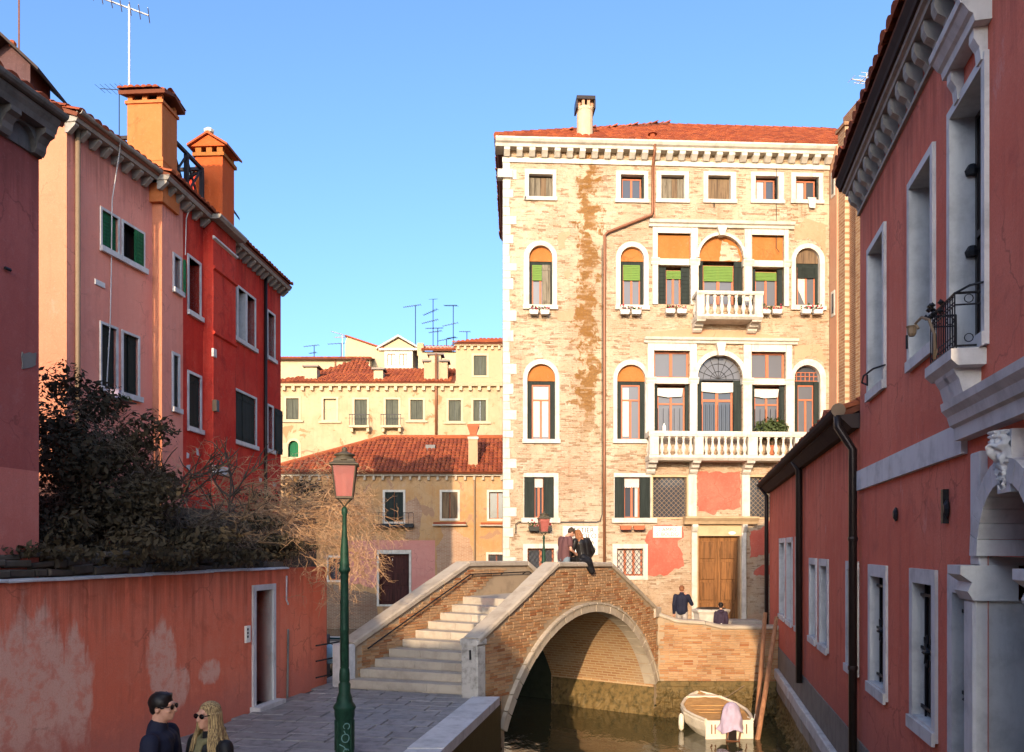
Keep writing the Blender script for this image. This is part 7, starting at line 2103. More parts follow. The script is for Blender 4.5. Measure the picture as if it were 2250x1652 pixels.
MB().tube([Vector((0.5, 0.2, 0.46)), Vector((0.62, 0.1, 0.40)), Vector((0.72, 0.3, 0.5))], 0.012, 5).build('mooring_rope', M['curtain'], boat)
for y_ in (0.55, 0.9, 1.25, 1.6): MB().box(-0.55+0.1*(y_ > 1.4), 0.55-0.1*(y_ > 1.4), y_, y_+0.02, 0.49+0.03*(y_ > 1.2), 0.505+0.03*(y_ > 1.2)).build('cover_seam', M['boat_deck'], boat)
gboat = hull([(0, 0.7, 0.5, -0.1, 0.55), (1.5, 0.95, 0.7, -0.14, 0.5), (3.5, 1.0, 0.7, -0.14, 0.5), (5.5, 0.7, 0.4, -0.1, 0.58), (7, 0.1, 0.03, 0.2, 0.8)], M['boat_green'], M['boat_green'], 'work_boat', 'dark green boat moored behind the street lamp beyond the railing', (at(800, 1380, 31).x, 31.0, ZW+0.35), R(80))
for sg in (-1, 1): MB().tube([(sg*0.72, 0, 0.6), (sg*0.97, 1.5, 0.55), (sg*1.02, 3.5, 0.55), (sg*0.72, 5.5, 0.63)], 0.05, 5).build('rub_rail', M['boat_white'], gboat)
bagb = MB(); bagb.lathe([(0.05, 0), (0.16, 0.06), (0.18, 0.25), (0.13, 0.38), (0.04, 0.44)], 9)
M['pale_blue'] = plain('pale_blue_plastic', (0.45, 0.66, 0.72), 0.6)
o_ = bagb.build('bag', M['pale_blue'], None, smooth=True); o_.location = (at(724, 1460, 18.6).x, 18.6, 0.0); tag(o_, 'pale blue and white bag hanging at the end of the red wall', 'bag')
o_.location.z = at(724, 1458, 18.6).z
# quay slab behind the garden wall end
MB().prismz([(-4.3, 17.36), (-2.9, 17.32), (-2.2, 19.6), (-4.0, 19.8)], -2.2, -0.12).build('side_landing', M['paving'], kind='structure')

# ---------------------------------------------------------------- flower boxes on the palazzo
def flowerbox(px, py, wpx, kind, label, flowers=True):
    s0, s1 = X(px-wpx/2), X(px+wpx/2); z0 = Z(px, py)
    t = thing('flower_box', label, 'flower box', (*PF.w(s0, -0.28), z0-0.11), PF.rz, 'flower boxes under the palazzo windows')
    w = s1-s0; hw = (w-0.06)/2
    for k in range(2):
        b_ = MB(); x0_ = k*(hw+0.06)
        b_.add([(x0_+0.03, 0.03, 0), (x0_+hw-0.03, 0.03, 0), (x0_+hw-0.03, 0.15, 0), (x0_+0.03, 0.15, 0), (x0_, 0, 0.16), (x0_+hw, 0, 0.16), (x0_+hw, 0.18, 0.16), (x0_, 0.18, 0.16)], [(0, 3, 2, 1), (4, 5, 6, 7), (0, 1, 5, 4), (1, 2, 6, 5), (2, 3, 7, 6), (3, 0, 4, 7)])
        pot = b_.build('planter', kind, t)
    MB().tube([(-0.03, 0.18, 0.02), (-0.03, 0.0, 0.0), (w+0.03, 0.0, 0.0), (w+0.03, 0.18, 0.02)], 0.01, 4).build('bracket', M['iron'], t)
    if flowers:
        f_ = MB(); g_ = MB(); rq = random.Random(int(px))
        for k in range(60):
            x, y, z = rq.uniform(0, w), rq.uniform(-0.02, 0.18), 0.16+abs(rq.gauss(0, 0.09)); r_ = rq.uniform(.018, .04)
            nvec = Vector((rq.uniform(-1, 1), rq.uniform(-1, 1), rq.uniform(-1, 1))).normalized(); a_ = nvec.orthogonal()*r_; b2 = nvec.cross(a_)
            c_ = Vector((x, y, z)); (f_ if rq.random() < .4 else g_).add([c_+a_, c_+b2, c_-a_, c_-b2], [(0, 1, 2, 3)])
        f_.build('flowers', M['flower'], t, kind='stuff'); g_.build('leaves', M['leaf'], t, kind='stuff')
for (px, py, w_, lab) in ((1184, 688, 44, 'white flower box under the far left arched window of the upper floor'), (1383, 688, 46, 'white flower box under the arched window right of the rain pipe'),
                          (1482, 686, 46, 'white flower box left of the small upper balcony'), (1690, 687, 46, 'white flower box right of the small upper balcony'), (1779, 687, 46, 'white flower box under the rightmost arched window')):
    flowerbox(px, py, w_, M['planter'], lab)
flowerbox(1387, 1158, 54, M['terracotta'], 'empty terracotta flower box under the mezzanine window by the CAMPO sign', False)
flowerbox(1185, 1160, 50, M['planter_dark'], 'dark flower box under the left mezzanine window behind the distant lamp')
# shrub in a pot on the big balcony
def leafcloud(b_, c, rad, n, size, rq, flat=0.8):
    for k in range(n):
        d = Vector((rq.gauss(0, 1), rq.gauss(0, 1), rq.gauss(0, 1))).normalized()*rq.random()**0.45
        p = Vector(c)+Vector((d.x*rad[0], d.y*rad[1], d.z*rad[2]))
        nv_ = (d+Vector((rq.uniform(-1, 1), rq.uniform(-1, 1), rq.uniform(-.3, 1.2)))).normalized()
        a_ = nv_.orthogonal().normalized(); a_.rotate(Matrix.Rotation(rq.uniform(0, 6.3), 3, nv_)); b2 = nv_.cross(a_)
        s_ = size*rq.choice((.5, .7, 1, 1.3, 1.9))
        b_.add([p-a_*s_, p+b2*s_*0.45, p+a_*s_, p-b2*s_*0.45], [(0, 1, 2, 3)])
bs = thing('potted_shrub', 'bushy olive potted shrub standing on the right end of the long balcony', 'potted plant', (*PF.w(X(1690), -0.32), Z(1690, 1003)), PF.rz)
MB().lathe([(0.16, 0.02), (0.2, 0.3), (0.22, 0.32), (0.2, 0.34)], 10).build('pot', M['terracotta'], bs)
lc = MB(); leafcloud(lc, (0, 0.05, 0.95), (0.62, 0.25, 0.42), 1500, 0.05, random.Random(3)); lc.build('foliage', M['leaf'], bs, kind='stuff')
MB().tube([(0, 0, 0.3), (0.02, 0, 0.9)], 0.03, 5).build('stem', M['brown_shutter'], bs)
bt = MB().lathe([(0.05, 0), (0.055, 0.02), (0.055, 0.2), (0.02, 0.26), (0.02, 0.3)], 8).build('bottle', M['sign'], None); bt.location = (*PF.w(X(1451), -0.58), Z(1451, 954)+0.0); tag(bt, 'small white bottle on the balcony rail at left', 'bottle')
cl_ = MB().prism([(X(1772), Z(1772, 436)), (X(1776), Z(1776, 459)), (X(1788), Z(1788, 460)), (X(1791), Z(1791, 437))], -0.12, -0.09).build('hung_cloth', M['curtain'], None)
cl_.location = (PF.p[0], PF.p[1], 0); cl_.rotation_euler = (0, 0, PF.rz); tag(cl_, 'pale cloth hanging out of the rightmost attic window', 'cloth')
# flower pots on the pink house sill
fp = thing('flower_pots', 'violet flower pot and rack under the lower pink house windows', 'flower pot', (*QF.w(QF.s(224), -0.22), QF.z(224, 873)), QF.rz)
MB().lathe([(0.09, 0), (0.11, 0.16), (0.12, 0.18)], 10, (0.15, 0, 0)).build('pot', M['lilac'], fp)
MB().box(0, 0.75, -0.1, 0.18, -0.03, -0.005).build('rack', M['iron'], fp)
lc = MB(); leafcloud(lc, (0.5, 0, 0.05), (0.18, 0.1, 0.08), 90, 0.03, random.Random(5)); lc.build('leaves', M['leaf'], fp, kind='stuff')

# ---------------------------------------------------------------- garden shrubs
M['evergreen'] = plain('dark_evergreen_leaf', (0.07, 0.054, 0.032), 0.9, var=0.8, scale=2.5, spec=0.05)
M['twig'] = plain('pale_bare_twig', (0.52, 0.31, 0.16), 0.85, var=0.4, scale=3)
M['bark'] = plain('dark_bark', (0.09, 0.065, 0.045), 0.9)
def twigs(b_, base, dirn, n, ln, rq, r=0.012, depth=3, droop=0.25, spread=0.6):
    stack = [(Vector(base), Vector(dirn).normalized(), ln, r, depth)]
    while stack:
        p, d, l_, rr, dep = stack.pop()
        pts = [p]; dd = d.copy(); k = 4
        for i in range(k):
            dd = (dd+Vector((rq.gauss(0, .27), rq.gauss(0, .27), rq.gauss(0, .25)-droop*0.25))).normalized()
            pts.append(pts[-1]+dd*l_/k)
            if dep > 0 and i >= 1:
                for q_ in range(n if i < k-1 else n+1):
                    e = (dd+Vector((rq.gauss(0, spread), rq.gauss(0, spread), rq.gauss(0, spread*0.8)))).normalized()
                    stack.append((pts[-1].copy(), e, l_*rq.uniform(.45, .75), rr*0.62, dep-1))
        b_.tube(pts, [rr*(1-0.5*i/k) for i in range(k+1)], 3, False)
# evergreen mound behind the wall
ev = thing('evergreen_shrub', 'huge dark evergreen shrub spilling over the garden wall at left', 'shrub', (*GF.w(-1.0, 1.8), 0))
lc = MB(); rq = random.Random(17)
o0 = ev.location
def P2(px, py, d): return at(px, py, d)-o0
blobs = []
for (px, py, d, rx, rz, n) in ((120, 930, 12.2, 0.75, 0.55, 1500), (175, 870, 12.6, 0.45, 0.55, 800), (200, 960, 12.6, 0.75, 0.6, 1700), (130, 1050, 11.6, 0.8, 0.75, 2300), (255, 1030, 12.8, 0.8, 0.6, 1900),
                            (240, 1120, 12.0, 0.9, 0.65, 2300), (340, 1085, 13.3, 0.75, 0.5, 1600), (140, 1180, 10.8, 0.7, 0.45, 1700), (330, 1165, 12.6, 0.8, 0.42, 1600), (430, 1150, 14.2, 0.75, 0.32, 1200), (440, 1195, 13.4, 0.8, 0.28, 1200), (530, 1190, 15.0, 0.7, 0.26, 700), (600, 1205, 15.8, 0.6, 0.2, 500), (560, 1125, 18, 0.7, 0.3, 400), (650, 1085, 19.5, 0.8, 0.3, 500), (160, 1215, 10.2, 0.5, 0.16, 500), (270, 1215, 11.2, 0.6, 0.18, 600), (380, 1218, 12.4, 0.6, 0.16, 600), (490, 1215, 13.8, 0.6, 0.16, 500), (580, 1210, 15.0, 0.5, 0.2, 400)):
    c_ = P2(px, py, d)
    for q_ in range(5):
        e = Vector((rq.gauss(0, rx*.5), rq.gauss(0, .45), rq.gauss(0, rz*.5)))
        leafcloud(lc, c_+e, (rx*0.6, 0.5, rz*0.55), int(n/3.2), 0.036, rq)
lc.build('foliage', M['evergreen'], ev, kind='stuff')
tb = MB()
for k in range(5): twigs(tb, P2(130+90*k, 1240, 12+0.5*k), (rq.uniform(-.3, .5), 0.1, 1), 2, 1.2, rq, 0.035, 2, 0.0, 0.5)
tb.build('branches', M['bark'], ev, kind='stuff')
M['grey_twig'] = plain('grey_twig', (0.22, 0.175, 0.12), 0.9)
sp = MB()
for k in range(300):
    px = rq.uniform(100, 560); yt_ = 900+max(0, px-150)*0.62+rq.uniform(0, 240)
    if yt_ < 1210: twigs(sp, P2(px, yt_, 11.0+px/160), (rq.uniform(-.8, 1), -0.5, rq.uniform(-.3, .6)), 1, 0.42, rq, 0.006, 2, 0.25, 0.6)
sp.build('sprigs', M['grey_twig'], ev, kind='stuff')
# bare climber lit by the sun
def climber(name, label, spots, seed, mat, n, ln, loc, dep=3, r=0.011, spread=0.7):
    t = thing(name, label, 'shrub', loc); rq_ = random.Random(seed); b_ = MB(); o_ = Vector(loc)
    for (px, py, d, dx, dy, dz_, cnt) in spots:
        for k in range(max(1, int(cnt*0.7))):
            p = at(px+rq_.uniform(-22, 22), py+rq_.uniform(-16, 16), d+rq_.uniform(-.3, .3))-o_
            twigs(b_, p, (dx+rq_.gauss(0, .3), dy+rq_.gauss(0, .25), dz_+rq_.gauss(0, .25)), n, ln*rq_.uniform(.7, 1.2), rq_, r, dep, 0.18, spread)
    b_.build('twigs', mat, t, kind='stuff'); return t
l1 = (*GF.w(GF.s(640), 0.9), 0)
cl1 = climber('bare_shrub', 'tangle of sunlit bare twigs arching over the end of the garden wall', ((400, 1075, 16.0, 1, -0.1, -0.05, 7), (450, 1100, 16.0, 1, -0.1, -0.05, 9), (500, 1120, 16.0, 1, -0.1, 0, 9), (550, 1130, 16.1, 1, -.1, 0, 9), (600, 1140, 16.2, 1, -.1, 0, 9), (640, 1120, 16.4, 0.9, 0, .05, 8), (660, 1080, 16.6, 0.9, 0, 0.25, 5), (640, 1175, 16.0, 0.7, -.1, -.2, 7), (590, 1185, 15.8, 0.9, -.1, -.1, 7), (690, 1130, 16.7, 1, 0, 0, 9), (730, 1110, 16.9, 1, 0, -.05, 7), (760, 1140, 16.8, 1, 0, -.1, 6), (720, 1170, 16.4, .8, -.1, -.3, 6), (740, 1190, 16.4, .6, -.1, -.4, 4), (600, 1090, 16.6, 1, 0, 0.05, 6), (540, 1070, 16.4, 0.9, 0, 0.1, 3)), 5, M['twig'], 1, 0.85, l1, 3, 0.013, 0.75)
MB().tube([Vector((0.1, 0.2, 0)), Vector((0.0, 0.1, 1.2)), Vector((-0.2, 0, 2.4)), at(610, 1130, 16.3)-Vector(l1)], [0.06, 0.05, 0.04, 0.02], 7).build('trunk', M['bark'], cl1)
l2 = (*GF.w(GF.s(560), 1.5), 0)
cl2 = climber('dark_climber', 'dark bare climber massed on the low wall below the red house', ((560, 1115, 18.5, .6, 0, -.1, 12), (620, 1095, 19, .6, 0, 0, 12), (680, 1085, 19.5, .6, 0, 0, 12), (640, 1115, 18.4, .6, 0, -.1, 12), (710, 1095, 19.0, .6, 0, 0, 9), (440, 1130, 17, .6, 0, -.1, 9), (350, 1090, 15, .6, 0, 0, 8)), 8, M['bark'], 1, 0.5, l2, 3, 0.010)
iw = thing('garden_back_wall', 'dark ivy-grown masonry wall at the back of the garden', 'wall', (*GF.w(GF.s(560), 2.2), 0), GF.rz)
MB().box(-4, 7, 0, 0.4, -1, 3.6).build('wall', M['oldwall'], iw)
MB().prismz([(-16, -8), (wall_x(-8)-0.4, -8), (wall_x(17)-0.4, 17), (-6.0, 27), (-16, 27)], -2.0, -0.02).build('garden_ground', M['ground'], kind='structure')
# ---------------------------------------------------------------- people
M['skin'] = plain('skin', (0.52, 0.27, 0.18), 0.55, var=0.15, scale=30)
M['navy'] = plain('navy_cloth', (0.012, 0.014, 0.03), 0.8, var=0.4, scale=12)
M['black'] = plain('black_cloth', (0.010, 0.010, 0.012), 0.6, var=0.4, scale=14)
M['leather'] = plain('black_leather', (0.014, 0.013, 0.013), 0.35, var=0.3, scale=14)
M['maroon_shirt'] = plain('brown_maroon_shirt', (0.12, 0.055, 0.055), 0.85, var=0.3, scale=14)
M['denim'] = plain('blue_denim', (0.16, 0.21, 0.25), 0.85, var=0.3, scale=20)
M['pale_trouser'] = plain('pale_grey_trousers', (0.38, 0.34, 0.30), 0.85)
M['plum'] = plain('dark_plum_coat', (0.035, 0.022, 0.04), 0.8, var=0.4, scale=14)
M['hair_dark'] = plain('dark_hair', (0.012, 0.009, 0.008), 0.45, var=0.4, scale=60)
M['lens'] = plain('sunglass_lens', (0.006, 0.005, 0.005), 0.12, var=0.0)
M['scarf'] = plain('olive_scarf', (0.16, 0.14, 0.07), 0.85, var=0.5, scale=25)
def hair_mat(name, a, b_):
    N = NT(name); co = N.coord('Object', (85, 85, 4)); f = N.noise(co, 1.5, 4, 0.7)
    return N.out(N.mix(N.ramp(f, 0.42, 0.58), a, b_), 0.6, N.bump(f, 0.9, 0.02))
M['hair_blond'] = hair_mat('blond_hair', (0.55, 0.38, 0.17), (0.16, 0.10, 0.05))
M['hair_auburn'] = hair_mat('auburn_hair', (0.48, 0.20, 0.08), (0.10, 0.04, 0.02))
M['hair_brown'] = hair_mat('short_brown_hair', (0.08, 0.05, 0.03), (0.03, 0.02, 0.012))
M['hair_red'] = hair_mat('thin_reddish_hair', (0.30, 0.12, 0.05), (0.18, 0.07, 0.03))

def ell_(b_, c, r, rot=None, n=12, m=8):
    vs = []; c = Vector(c)
    for j in range(m+1):
        t = math.pi*j/m
        for i in range(n):
            a = 2*math.pi*i/n
            v = Vector((r[0]*math.sin(t)*math.cos(a), r[1]*math.sin(t)*math.sin(a), r[2]*math.cos(t)))
            if rot: v = rot @ v
            vs.append(c+v)
    b_.add(vs, [(j*n+i, (j+1)*n+i, (j+1)*n+(i+1) % n, j*n+(i+1) % n) for j in range(m) for i in range(n)])
def cap_(b_, p, q_, r0, r1, n=10):
    p, q_ = Vector(p), Vector(q_); d = (q_-p); ln = d.length
    if ln < 1e-6: return
    d /= ln
    pts = [p-d*r0*0.92, p-d*r0*0.6, p, p.lerp(q_, .5), q_, q_+d*r1*0.6, q_+d*r1*0.92]
    b_.tube(pts, [r0*0.35, r0*0.8, r0, (r0+r1)/2, r1, r1*0.8, r1*0.35], n)
def fuse(b_, name, mat, par, voxel=0.012, smooth=3):
    me = b_.mesh('tmp')
    o = bpy.data.objects.new('tmp', me); COL.objects.link(o)
    r_ = o.modifiers.new('r', 'REMESH'); r_.mode = 'VOXEL'; r_.voxel_size = voxel
    s_ = o.modifiers.new('s', 'SMOOTH'); s_.iterations = smooth; s_.factor = 0.5
    dg = bpy.context.evaluated_depsgraph_get()
    m2 = bpy.data.meshes.new_from_object(o.evaluated_get(dg))
    bpy.data.objects.remove(o); bpy.data.meshes.remove(me)
    m2.name = name; m2.materials.clear(); m2.materials.append(mat)
    m2.polygons.foreach_set('use_smooth', [True]*len(m2.polygons))
    return link(name, m2, par)

BASE = dict(pelvis=(0, 0, .96), waist=(0, 0, 1.10), chest=(0, 0, 1.30), neck=(0, .015, 1.47), head=(0, -.02, 1.635),
            sl=(.185, 0, 1.42), el=(.235, .03, 1.14), wl=(.24, -.05, .90), sr=(-.185, 0, 1.42), er=(-.235, .03, 1.14), wr=(-.24, -.05, .90),
            hl=(.09, 0, .94), kl=(.10, -.02, .50), al=(.10, .03, .09), hr=(-.09, 0, .94), kr=(-.10, -.02, .50), ar=(-.10, .03, .09))

def hand(b_, w, d, side, up):
    """palm and five bent fingers from wrist w pointing along d"""
    w, d = Vector(w), Vector(d).normalized(); up = Vector(up); n_ = (up-d*up.dot(d)).normalized(); s_ = d.cross(n_)*side
    cap_(b_, w, w+d*0.075, 0.026, 0.030, 8); 
    for k in (-1, 1): cap_(b_, w+d*0.02+s_*0.014*k, w+d*0.08+s_*0.022*k, 0.019, 0.017, 8)
    for i, (off, ln) in enumerate(((-.03, .068), (-.01, .08), (.011, .075), (.03, .058))):
        p0 = w+d*0.09+s_*off; p1 = p0+(d-n_*0.25).normalized()*ln*0.5; p2 = p1+(d*0.6-n_*0.8).normalized()*ln*0.5
        cap_(b_, p0, p1, .0095, .009, 6); cap_(b_, p1, p2, .009, .0075, 6)
    p0 = w+d*0.03-s_*0.028; p1 = p0+(d*0.6-s_*0.7-n_*.2).normalized()*0.04; p2 = p1+(d*0.9-s_*0.1-n_*.3).normalized()*0.032
    cap_(b_, p0, p1, .013, .011, 6); cap_(b_, p1, p2, .011, .008, 6)

def figure(label, loc, rz, J, top, legs, shoes, hairkind, hairmat, scale=1.0, yaw=0, pitch=0, roll=0, sleeve='wrist', voxel=0.012, bulk=1.0, glasses=False, coat=0.0, headscale=0.9):
    j = {k: Vector(v) for k, v in {**BASE, **J}.items()}
    t = thing('person', label, 'person', loc, rz); t.scale = (scale,)*3
    HR = Matrix.Rotation(R(yaw), 3, 'Z') @ Matrix.Rotation(R(pitch), 3, 'X') @ Matrix.Rotation(R(roll), 3, 'Y')
    HS = headscale
    H = lambda x, y, z: j['head']+HR @ (Vector((x, y, z))*HS)
    b_ = MB()
    # head with face
    ell_(b_, H(0, .012, .03), tuple(HS*q_ for q_ in (.074, .094, .085)), HR, 16, 12); ell_(b_, H(0, -.022, -.035), tuple(HS*q_ for q_ in (.058, .072, .078)), HR, 14, 10)
    ell_(b_, H(0, -.062, -.085), tuple(HS*q_ for q_ in (.026, .028, .024)), HR)
    cap_(b_, H(0, -.088, .012), H(0, -.108, -.022), .011, .016, 8); ell_(b_, H(0, -.085, .036), tuple(HS*q_ for q_ in (.05, .016, .012)), HR)
    for sx in (-1, 1):
        ell_(b_, H(sx*.076, .012, -.008), tuple(HS*q_ for q_ in (.012, .022, .034)), HR); ell_(b_, H(sx*.036, -.07, -.022), tuple(HS*q_ for q_ in (.024, .02, .02)), HR)
    ell_(b_, H(0, -.089, -.053), tuple(HS*q_ for q_ in (.024, .011, .007)), HR); ell_(b_, H(0, -.088, -.066), tuple(HS*q_ for q_ in (.02, .011, .007)), HR)
    cap_(b_, H(0, .02, -.05), j['neck'], .054, .062)
    k_ = 0.78 if sleeve == 'wrist' else 0.9
    cap_(b_, j['neck']-Vector((0, 0, .03)), j['chest'], .06, .095*k_); cap_(b_, j['chest'], j['waist'], .10*k_, .09*k_); cap_(b_, j['waist'], j['pelvis'], .09*k_, .10*k_)
    for s_, sg in (('l', 1), ('r', -1)):
        cap_(b_, j['chest']+Vector((0, 0, .04)), j['s'+s_]-Vector((0, 0, .03)), .05*k_, .045*k_); cap_(b_, j['s'+s_]-Vector((0, 0, .03)), j['e'+s_], .045*k_, .036*k_); cap_(b_, j['e'+s_], j['w'+s_], .036*(k_ if sleeve == 'wrist' else 1.05), .025)
        hand(b_, j['w'+s_], j['h_'+s_] if 'h_'+s_ in j else (j['w'+s_]-j['e'+s_]), sg, j.get('hup', Vector((0, 1, 0.2))))
        cap_(b_, j['h'+s_], j['k'+s_], .066, .046); cap_(b_, j['k'+s_], j['a'+s_], .044, .034)
    body = fuse(b_, 'body', M['skin'], t, voxel*0.75, 2)
    g = bulk
    b_ = MB()
    sh = j['sl']-j['sr']; fw = sh.normalized()
    for k in (-1, 1):
        cap_(b_, j['chest']+fw*.07*k+Vector((0, 0, .06)), j['waist']+fw*.06*k, .118*g, .108*g); cap_(b_, j['waist']+fw*.06*k, j['pelvis']+fw*.055*k-Vector((0, 0, coat)), .11*g, (.122+coat*.12)*g)
        cap_(b_, j['neck']+fw*.035*k-Vector((0, 0, .035)), j['chest']+fw*.05*k, .062*g, .11*g)
    for s_ in 'lr':
        cap_(b_, j['neck']-Vector((0, 0, .06)), j['s'+s_]-Vector((0, 0, .012)), .062*g, .064*g); 
        if sleeve == 'wrist': cap_(b_, j['s'+s_], j['e'+s_], .070*g, .056*g); cap_(b_, j['e'+s_], j['w'+s_], .055*g, .042*g)
        else: cap_(b_, j['s'+s_], j['s'+s_].lerp(j['e'+s_], .55), .070*g, .066*g)
    if sleeve == 'wrist':
        cap_(b_, j['neck']+Vector((0, .01, -.03)), j['neck']+Vector((0, .0, .03)), .078, .074); ell_(b_, j['neck']+Vector((0, -.045, -.075)), (.09, .075, .075))
    fuse(b_, 'jacket' if sleeve == 'wrist' else 'shirt', top, t, voxel, 3)
    b_ = MB()
    for s_ in 'lr':
        cap_(b_, j['pelvis']-Vector((0, 0, .0)), j['h'+s_], .112, .10); cap_(b_, j['h'+s_], j['k'+s_], .098, .068); cap_(b_, j['k'+s_], j['a'+s_], .066, .055)
    fuse(b_, 'trousers', legs, t, voxel, 2)
    for s_ in 'lr':
        b_ = MB(); f = j['f'+s_] if 'f'+s_ in j else Vector((0, -.17, -.05))
        cap_(b_, j['a'+s_]-Vector((0, 0, .03)), j['a'+s_]+f*1.0, .046, .036); fuse(b_, 'shoe', shoes, t, voxel, 2)
    # hair
    b_ = MB(); rq_ = random.Random(len(label))
    if hairkind in ('short', 'thin'):
        th = .012 if hairkind == 'short' else .004
        ell_(b_, H(0, .022, .045), tuple(HS*q_ for q_ in (.077+th, .09+th, .078+th)), HR, 18, 12); ell_(b_, H(0, .055, -.01), tuple(HS*q_ for q_ in (.068, .055, .06)), HR)
        if hairkind == 'short':
            ell_(b_, H(0, -.035, .098), tuple(HS*q_ for q_ in (.05, .045, .028)), HR)
            for k in range(26): ell_(b_, H(rq_.uniform(-.06, .06), rq_.uniform(-.06, .08), .1+rq_.uniform(-.01, .02)), tuple(HS*q_ for q_ in (.016, .02, .012)), HR, 6, 4)
        fuse(b_, 'hair', hairmat, t, .009, 1)
    else:
        ell_(b_, H(0, .025, .045), tuple(HS*q_ for q_ in (.088, .10, .084)), HR, 18, 12); ell_(b_, H(0, .06, -.03), tuple(HS*q_ for q_ in (.085, .06, .09)), HR)
        end = j['neck']; L_ = .42 if hairkind == 'long' else .30
        for k in range(64):
            a = -2.5+5.0*k/63+rq_.uniform(-.04, .04)
            if hairkind == 'long' and abs(a) > 2.3: continue
            p0 = H(.083*math.sin(a), .02+.085*math.cos(a), .03)
            p1 = H(.096*math.sin(a), .02+.098*math.cos(a), -.09); 
            ww = 1.45+rq_.uniform(-.15, .25)
            p2 = Vector((j['head'].x+.105*ww*math.sin(a), j['head'].y+.01+.10*ww*math.cos(a), j['head'].z-L_*rq_.uniform(.72, 1.05)))
            pm_ = p1.lerp(p2, .5)+Vector((rq_.uniform(-.012, .012), rq_.uniform(-.012, .012), 0))
            b_.tube([p0, p1, pm_, p2], [.018, .017, .014, .004], 6)
        fuse(b_, 'hair', hairmat, t, .006, 3)
    if glasses:
        b_ = MB()
        for sx in (-1, 1):
            ell_(b_, H(sx*.036, -.098, .012), tuple(HS*q_ for q_ in (.031, .010, .023)), HR, 12, 8); b_.tube([H(sx*.066, -.09, .018), H(sx*.083, -.02, .016), H(sx*.082, .02, .008)], .0045, 5)
        b_.tube([H(-.01, -.108, .02), H(.01, -.108, .02)], .004, 5)
        b_.build('sunglasses', M['lens'], t, smooth=True)
    return t, j
# the talking pair at lower left
mx = at(352, 1500, 6.0)
pm_, _ = figure('dark-haired man in sunglasses and navy jacket facing the blond woman', (mx.x, 6.0, 0), R(92), dict(wl=(.16, -.24, 1.02), el=(.27, -.02, 1.12), wr=(-.16, -.22, 1.02), er=(-.26, -.02, 1.12)),
       M['navy'], M['black'], M['black'], 'short', M['hair_dark'], 1.0, yaw=-6, glasses=True, voxel=0.011, bulk=1.0, headscale=0.88)
wx_ = at(462, 1500, 6.0)
pw_, _ = figure('blond long-haired woman in sunglasses and dark coat with arms folded', (wx_.x, 6.0, 0), R(-34), dict(el=(.25, -.02, 1.13), wl=(.02, -.22, 1.16), er=(-.25, -.03, 1.13), wr=(-.05, -.24, 1.28), h_r=(.5, -.2, .35), h_l=(-1, -.1, 0.1)),
       M['black'], M['black'], M['black'], 'long', M['hair_blond'], 0.965, yaw=4, glasses=True, voxel=0.011, bulk=0.84, headscale=0.86)
b_ = MB(); rq = random.Random(3)
ring = [(.072*math.sin(t), .01-.078*math.cos(t)-.012*math.cos(t), 1.485-.035*math.cos(t)) for t in [2*math.pi*k/14 for k in range(15)]]
b_.tube(ring, .026, 8)
for k in range(3): cap_(b_, (-.02+.02*k, -.085, 1.45), (-.03+.03*k, -.125, 1.36-.02*k), .018, .010, 6)
fuse(b_, 'scarf', M['scarf'], pw_, .01, 2)
# couple on the parapet, backs to the canal
def on_bridge(px, y, z):
    k = (px-CX)/FPX; qx, qy = BP.p[0]+y*BP.v[0], BP.p[1]+y*BP.v[1]
    s_ = -(qx-qy*k)/(BP.u[0]-BP.u[1]*k); w = BP.w(s_, y); return (w[0], w[1], z)
SIT = dict(hl=(.09, 0, .95), kl=(.12, -.42, .92), al=(.12, -.44, .48), hr=(-.09, 0, .95), kr=(-.12, -.42, .92), ar=(-.12, -.44, .48))
zs2 = CAMZ+(HY-1240)/FPX*17.9
p_ = on_bridge(1239, 0.48, 0)
cm, _ = figure('man in brown shirt and jeans standing on the bridge, head bent to the seated woman', (p_[0], p_[1], 1.65), R(122), dict(chest=(0.0, -.04, 1.30), neck=(0.0, -.09, 1.45), head=(0.0, -.215, 1.56), sl=(.18, -.04, 1.41), sr=(-.18, -.04, 1.41), er=(-.24, -.03, 1.16), wr=(-.14, -.25, 1.06), el=(.25, -.06, 1.16), wl=(.10, -.28, 1.06)),
       M['maroon_shirt'], M['denim'], M['black'], 'short', M['hair_brown'], 0.97, yaw=0, pitch=34, sleeve='short', bulk=1.0)
p_ = on_bridge(1283, 0.16, 0)
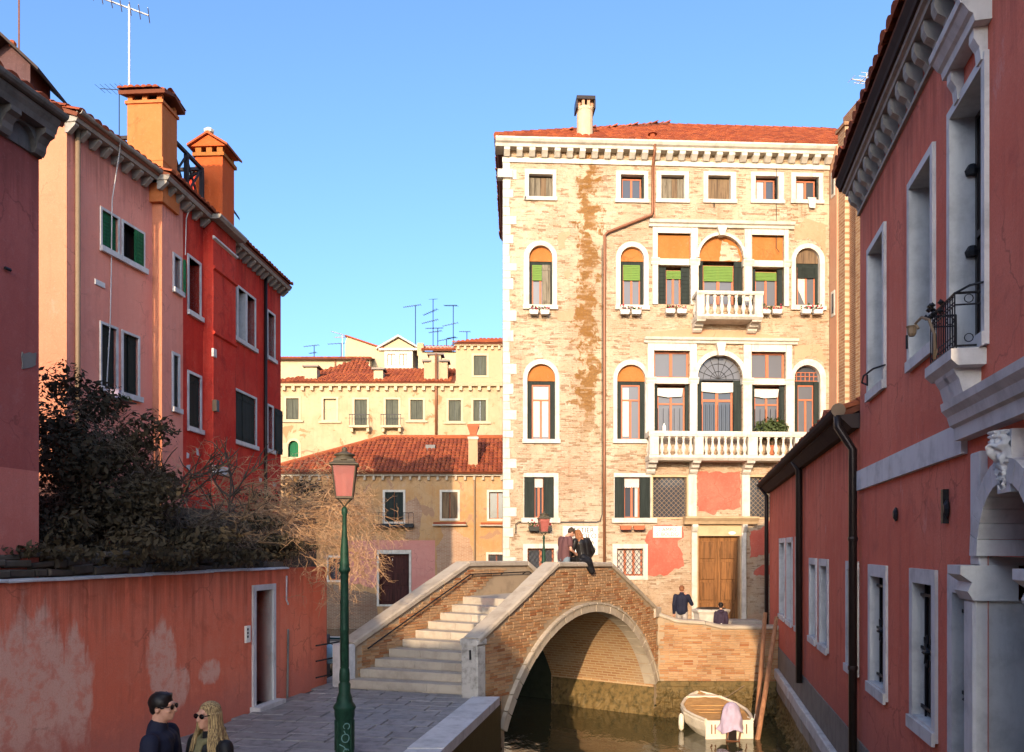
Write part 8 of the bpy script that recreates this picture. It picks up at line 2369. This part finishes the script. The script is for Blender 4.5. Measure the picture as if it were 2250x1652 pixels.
cw, _ = figure('seated woman with long auburn hair and black leather jacket on the bridge parapet', (p_[0], p_[1], zs2-0.85*0.9), R(212), dict(SIT, chest=(0.03, -.03, 1.28), neck=(0.08, -.06, 1.43), head=(0.13, -.09, 1.57), sl=(.25, -.03, 1.39), sr=(-.12, -.02, 1.41), el=(.32, -.06, 1.15), wl=(.2, -.24, 1.05), er=(-.27, .02, 1.14), wr=(-.25, -.12, .96)),
       M['leather'], M['black'], M['black'], 'back', M['hair_auburn'], 0.92, yaw=18, pitch=16, roll=8, bulk=1.22, coat=0.04)
# coat slung over the edge beside her
p_ = on_bridge(1294, -0.05, 0)
cb = MB()
cap_(cb, (-0.02, 0.14, .12), (0.02, 0.06, .02), .08, .13); cap_(cb, (0.02, 0.06, .02), (0.10, -0.02, -.20), .12, .075); cap_(cb, (-.2, .1, .06), (0.02, .02, -.02), .05, .1)
cbo = fuse(cb, 'coat', M['black'], None, .014, 4); cbo.location = (p_[0], p_[1], zs2+0.03); cbo.rotation_euler = (0, 0, BP.rz); tag(cbo, 'black coat slung over the parapet edge beside the seated woman', 'coat')
# walker and child in the campo
p_ = at(1498, 1200, 24.4)
figure('man in dark jacket and pale trousers seen from behind walking to the well', (p_.x, p_.y, 0), R(165), dict(er=(-.30, -.06, 1.18), wr=(-.14, -.24, 1.40), h_r=(.4, -.2, .8), kl=(.10, -.16, .52), al=(.10, -.12, .12), kr=(-.1, .02, .5), ar=(-.1, .20, .12)),
       M['navy'], M['pale_trouser'], M['black'], 'thin', M['hair_red'], 0.97, bulk=1.08, headscale=1.0)
p_ = at(1584, 1200, 22.9)
ck, _ = figure('child in dark hooded plum coat seen from behind at the low wall', (p_.x, p_.y, 0.0), R(172), dict(chest=(0, -.02, 1.28), neck=(0, 0.0, 1.50), head=(0, -.03, 1.70)), M['plum'], M['plum'], M['black'], 'short', M['hair_dark'], 0.70, pitch=6, bulk=1.25, coat=0.28, headscale=1.15)
b_ = MB(); ell_(b_, (0, .03, 1.47), (.13, .10, .075)); cap_(b_, (-.10, .02, 1.5), (.10, .02, 1.5), .05, .05); fuse(b_, 'hood', M['plum'], ck, .014, 2)
b_ = MB(); ell_(b_, (0, .19, 1.0), (.03, .012, .03)); b_.build('badge', M['sign'], ck)
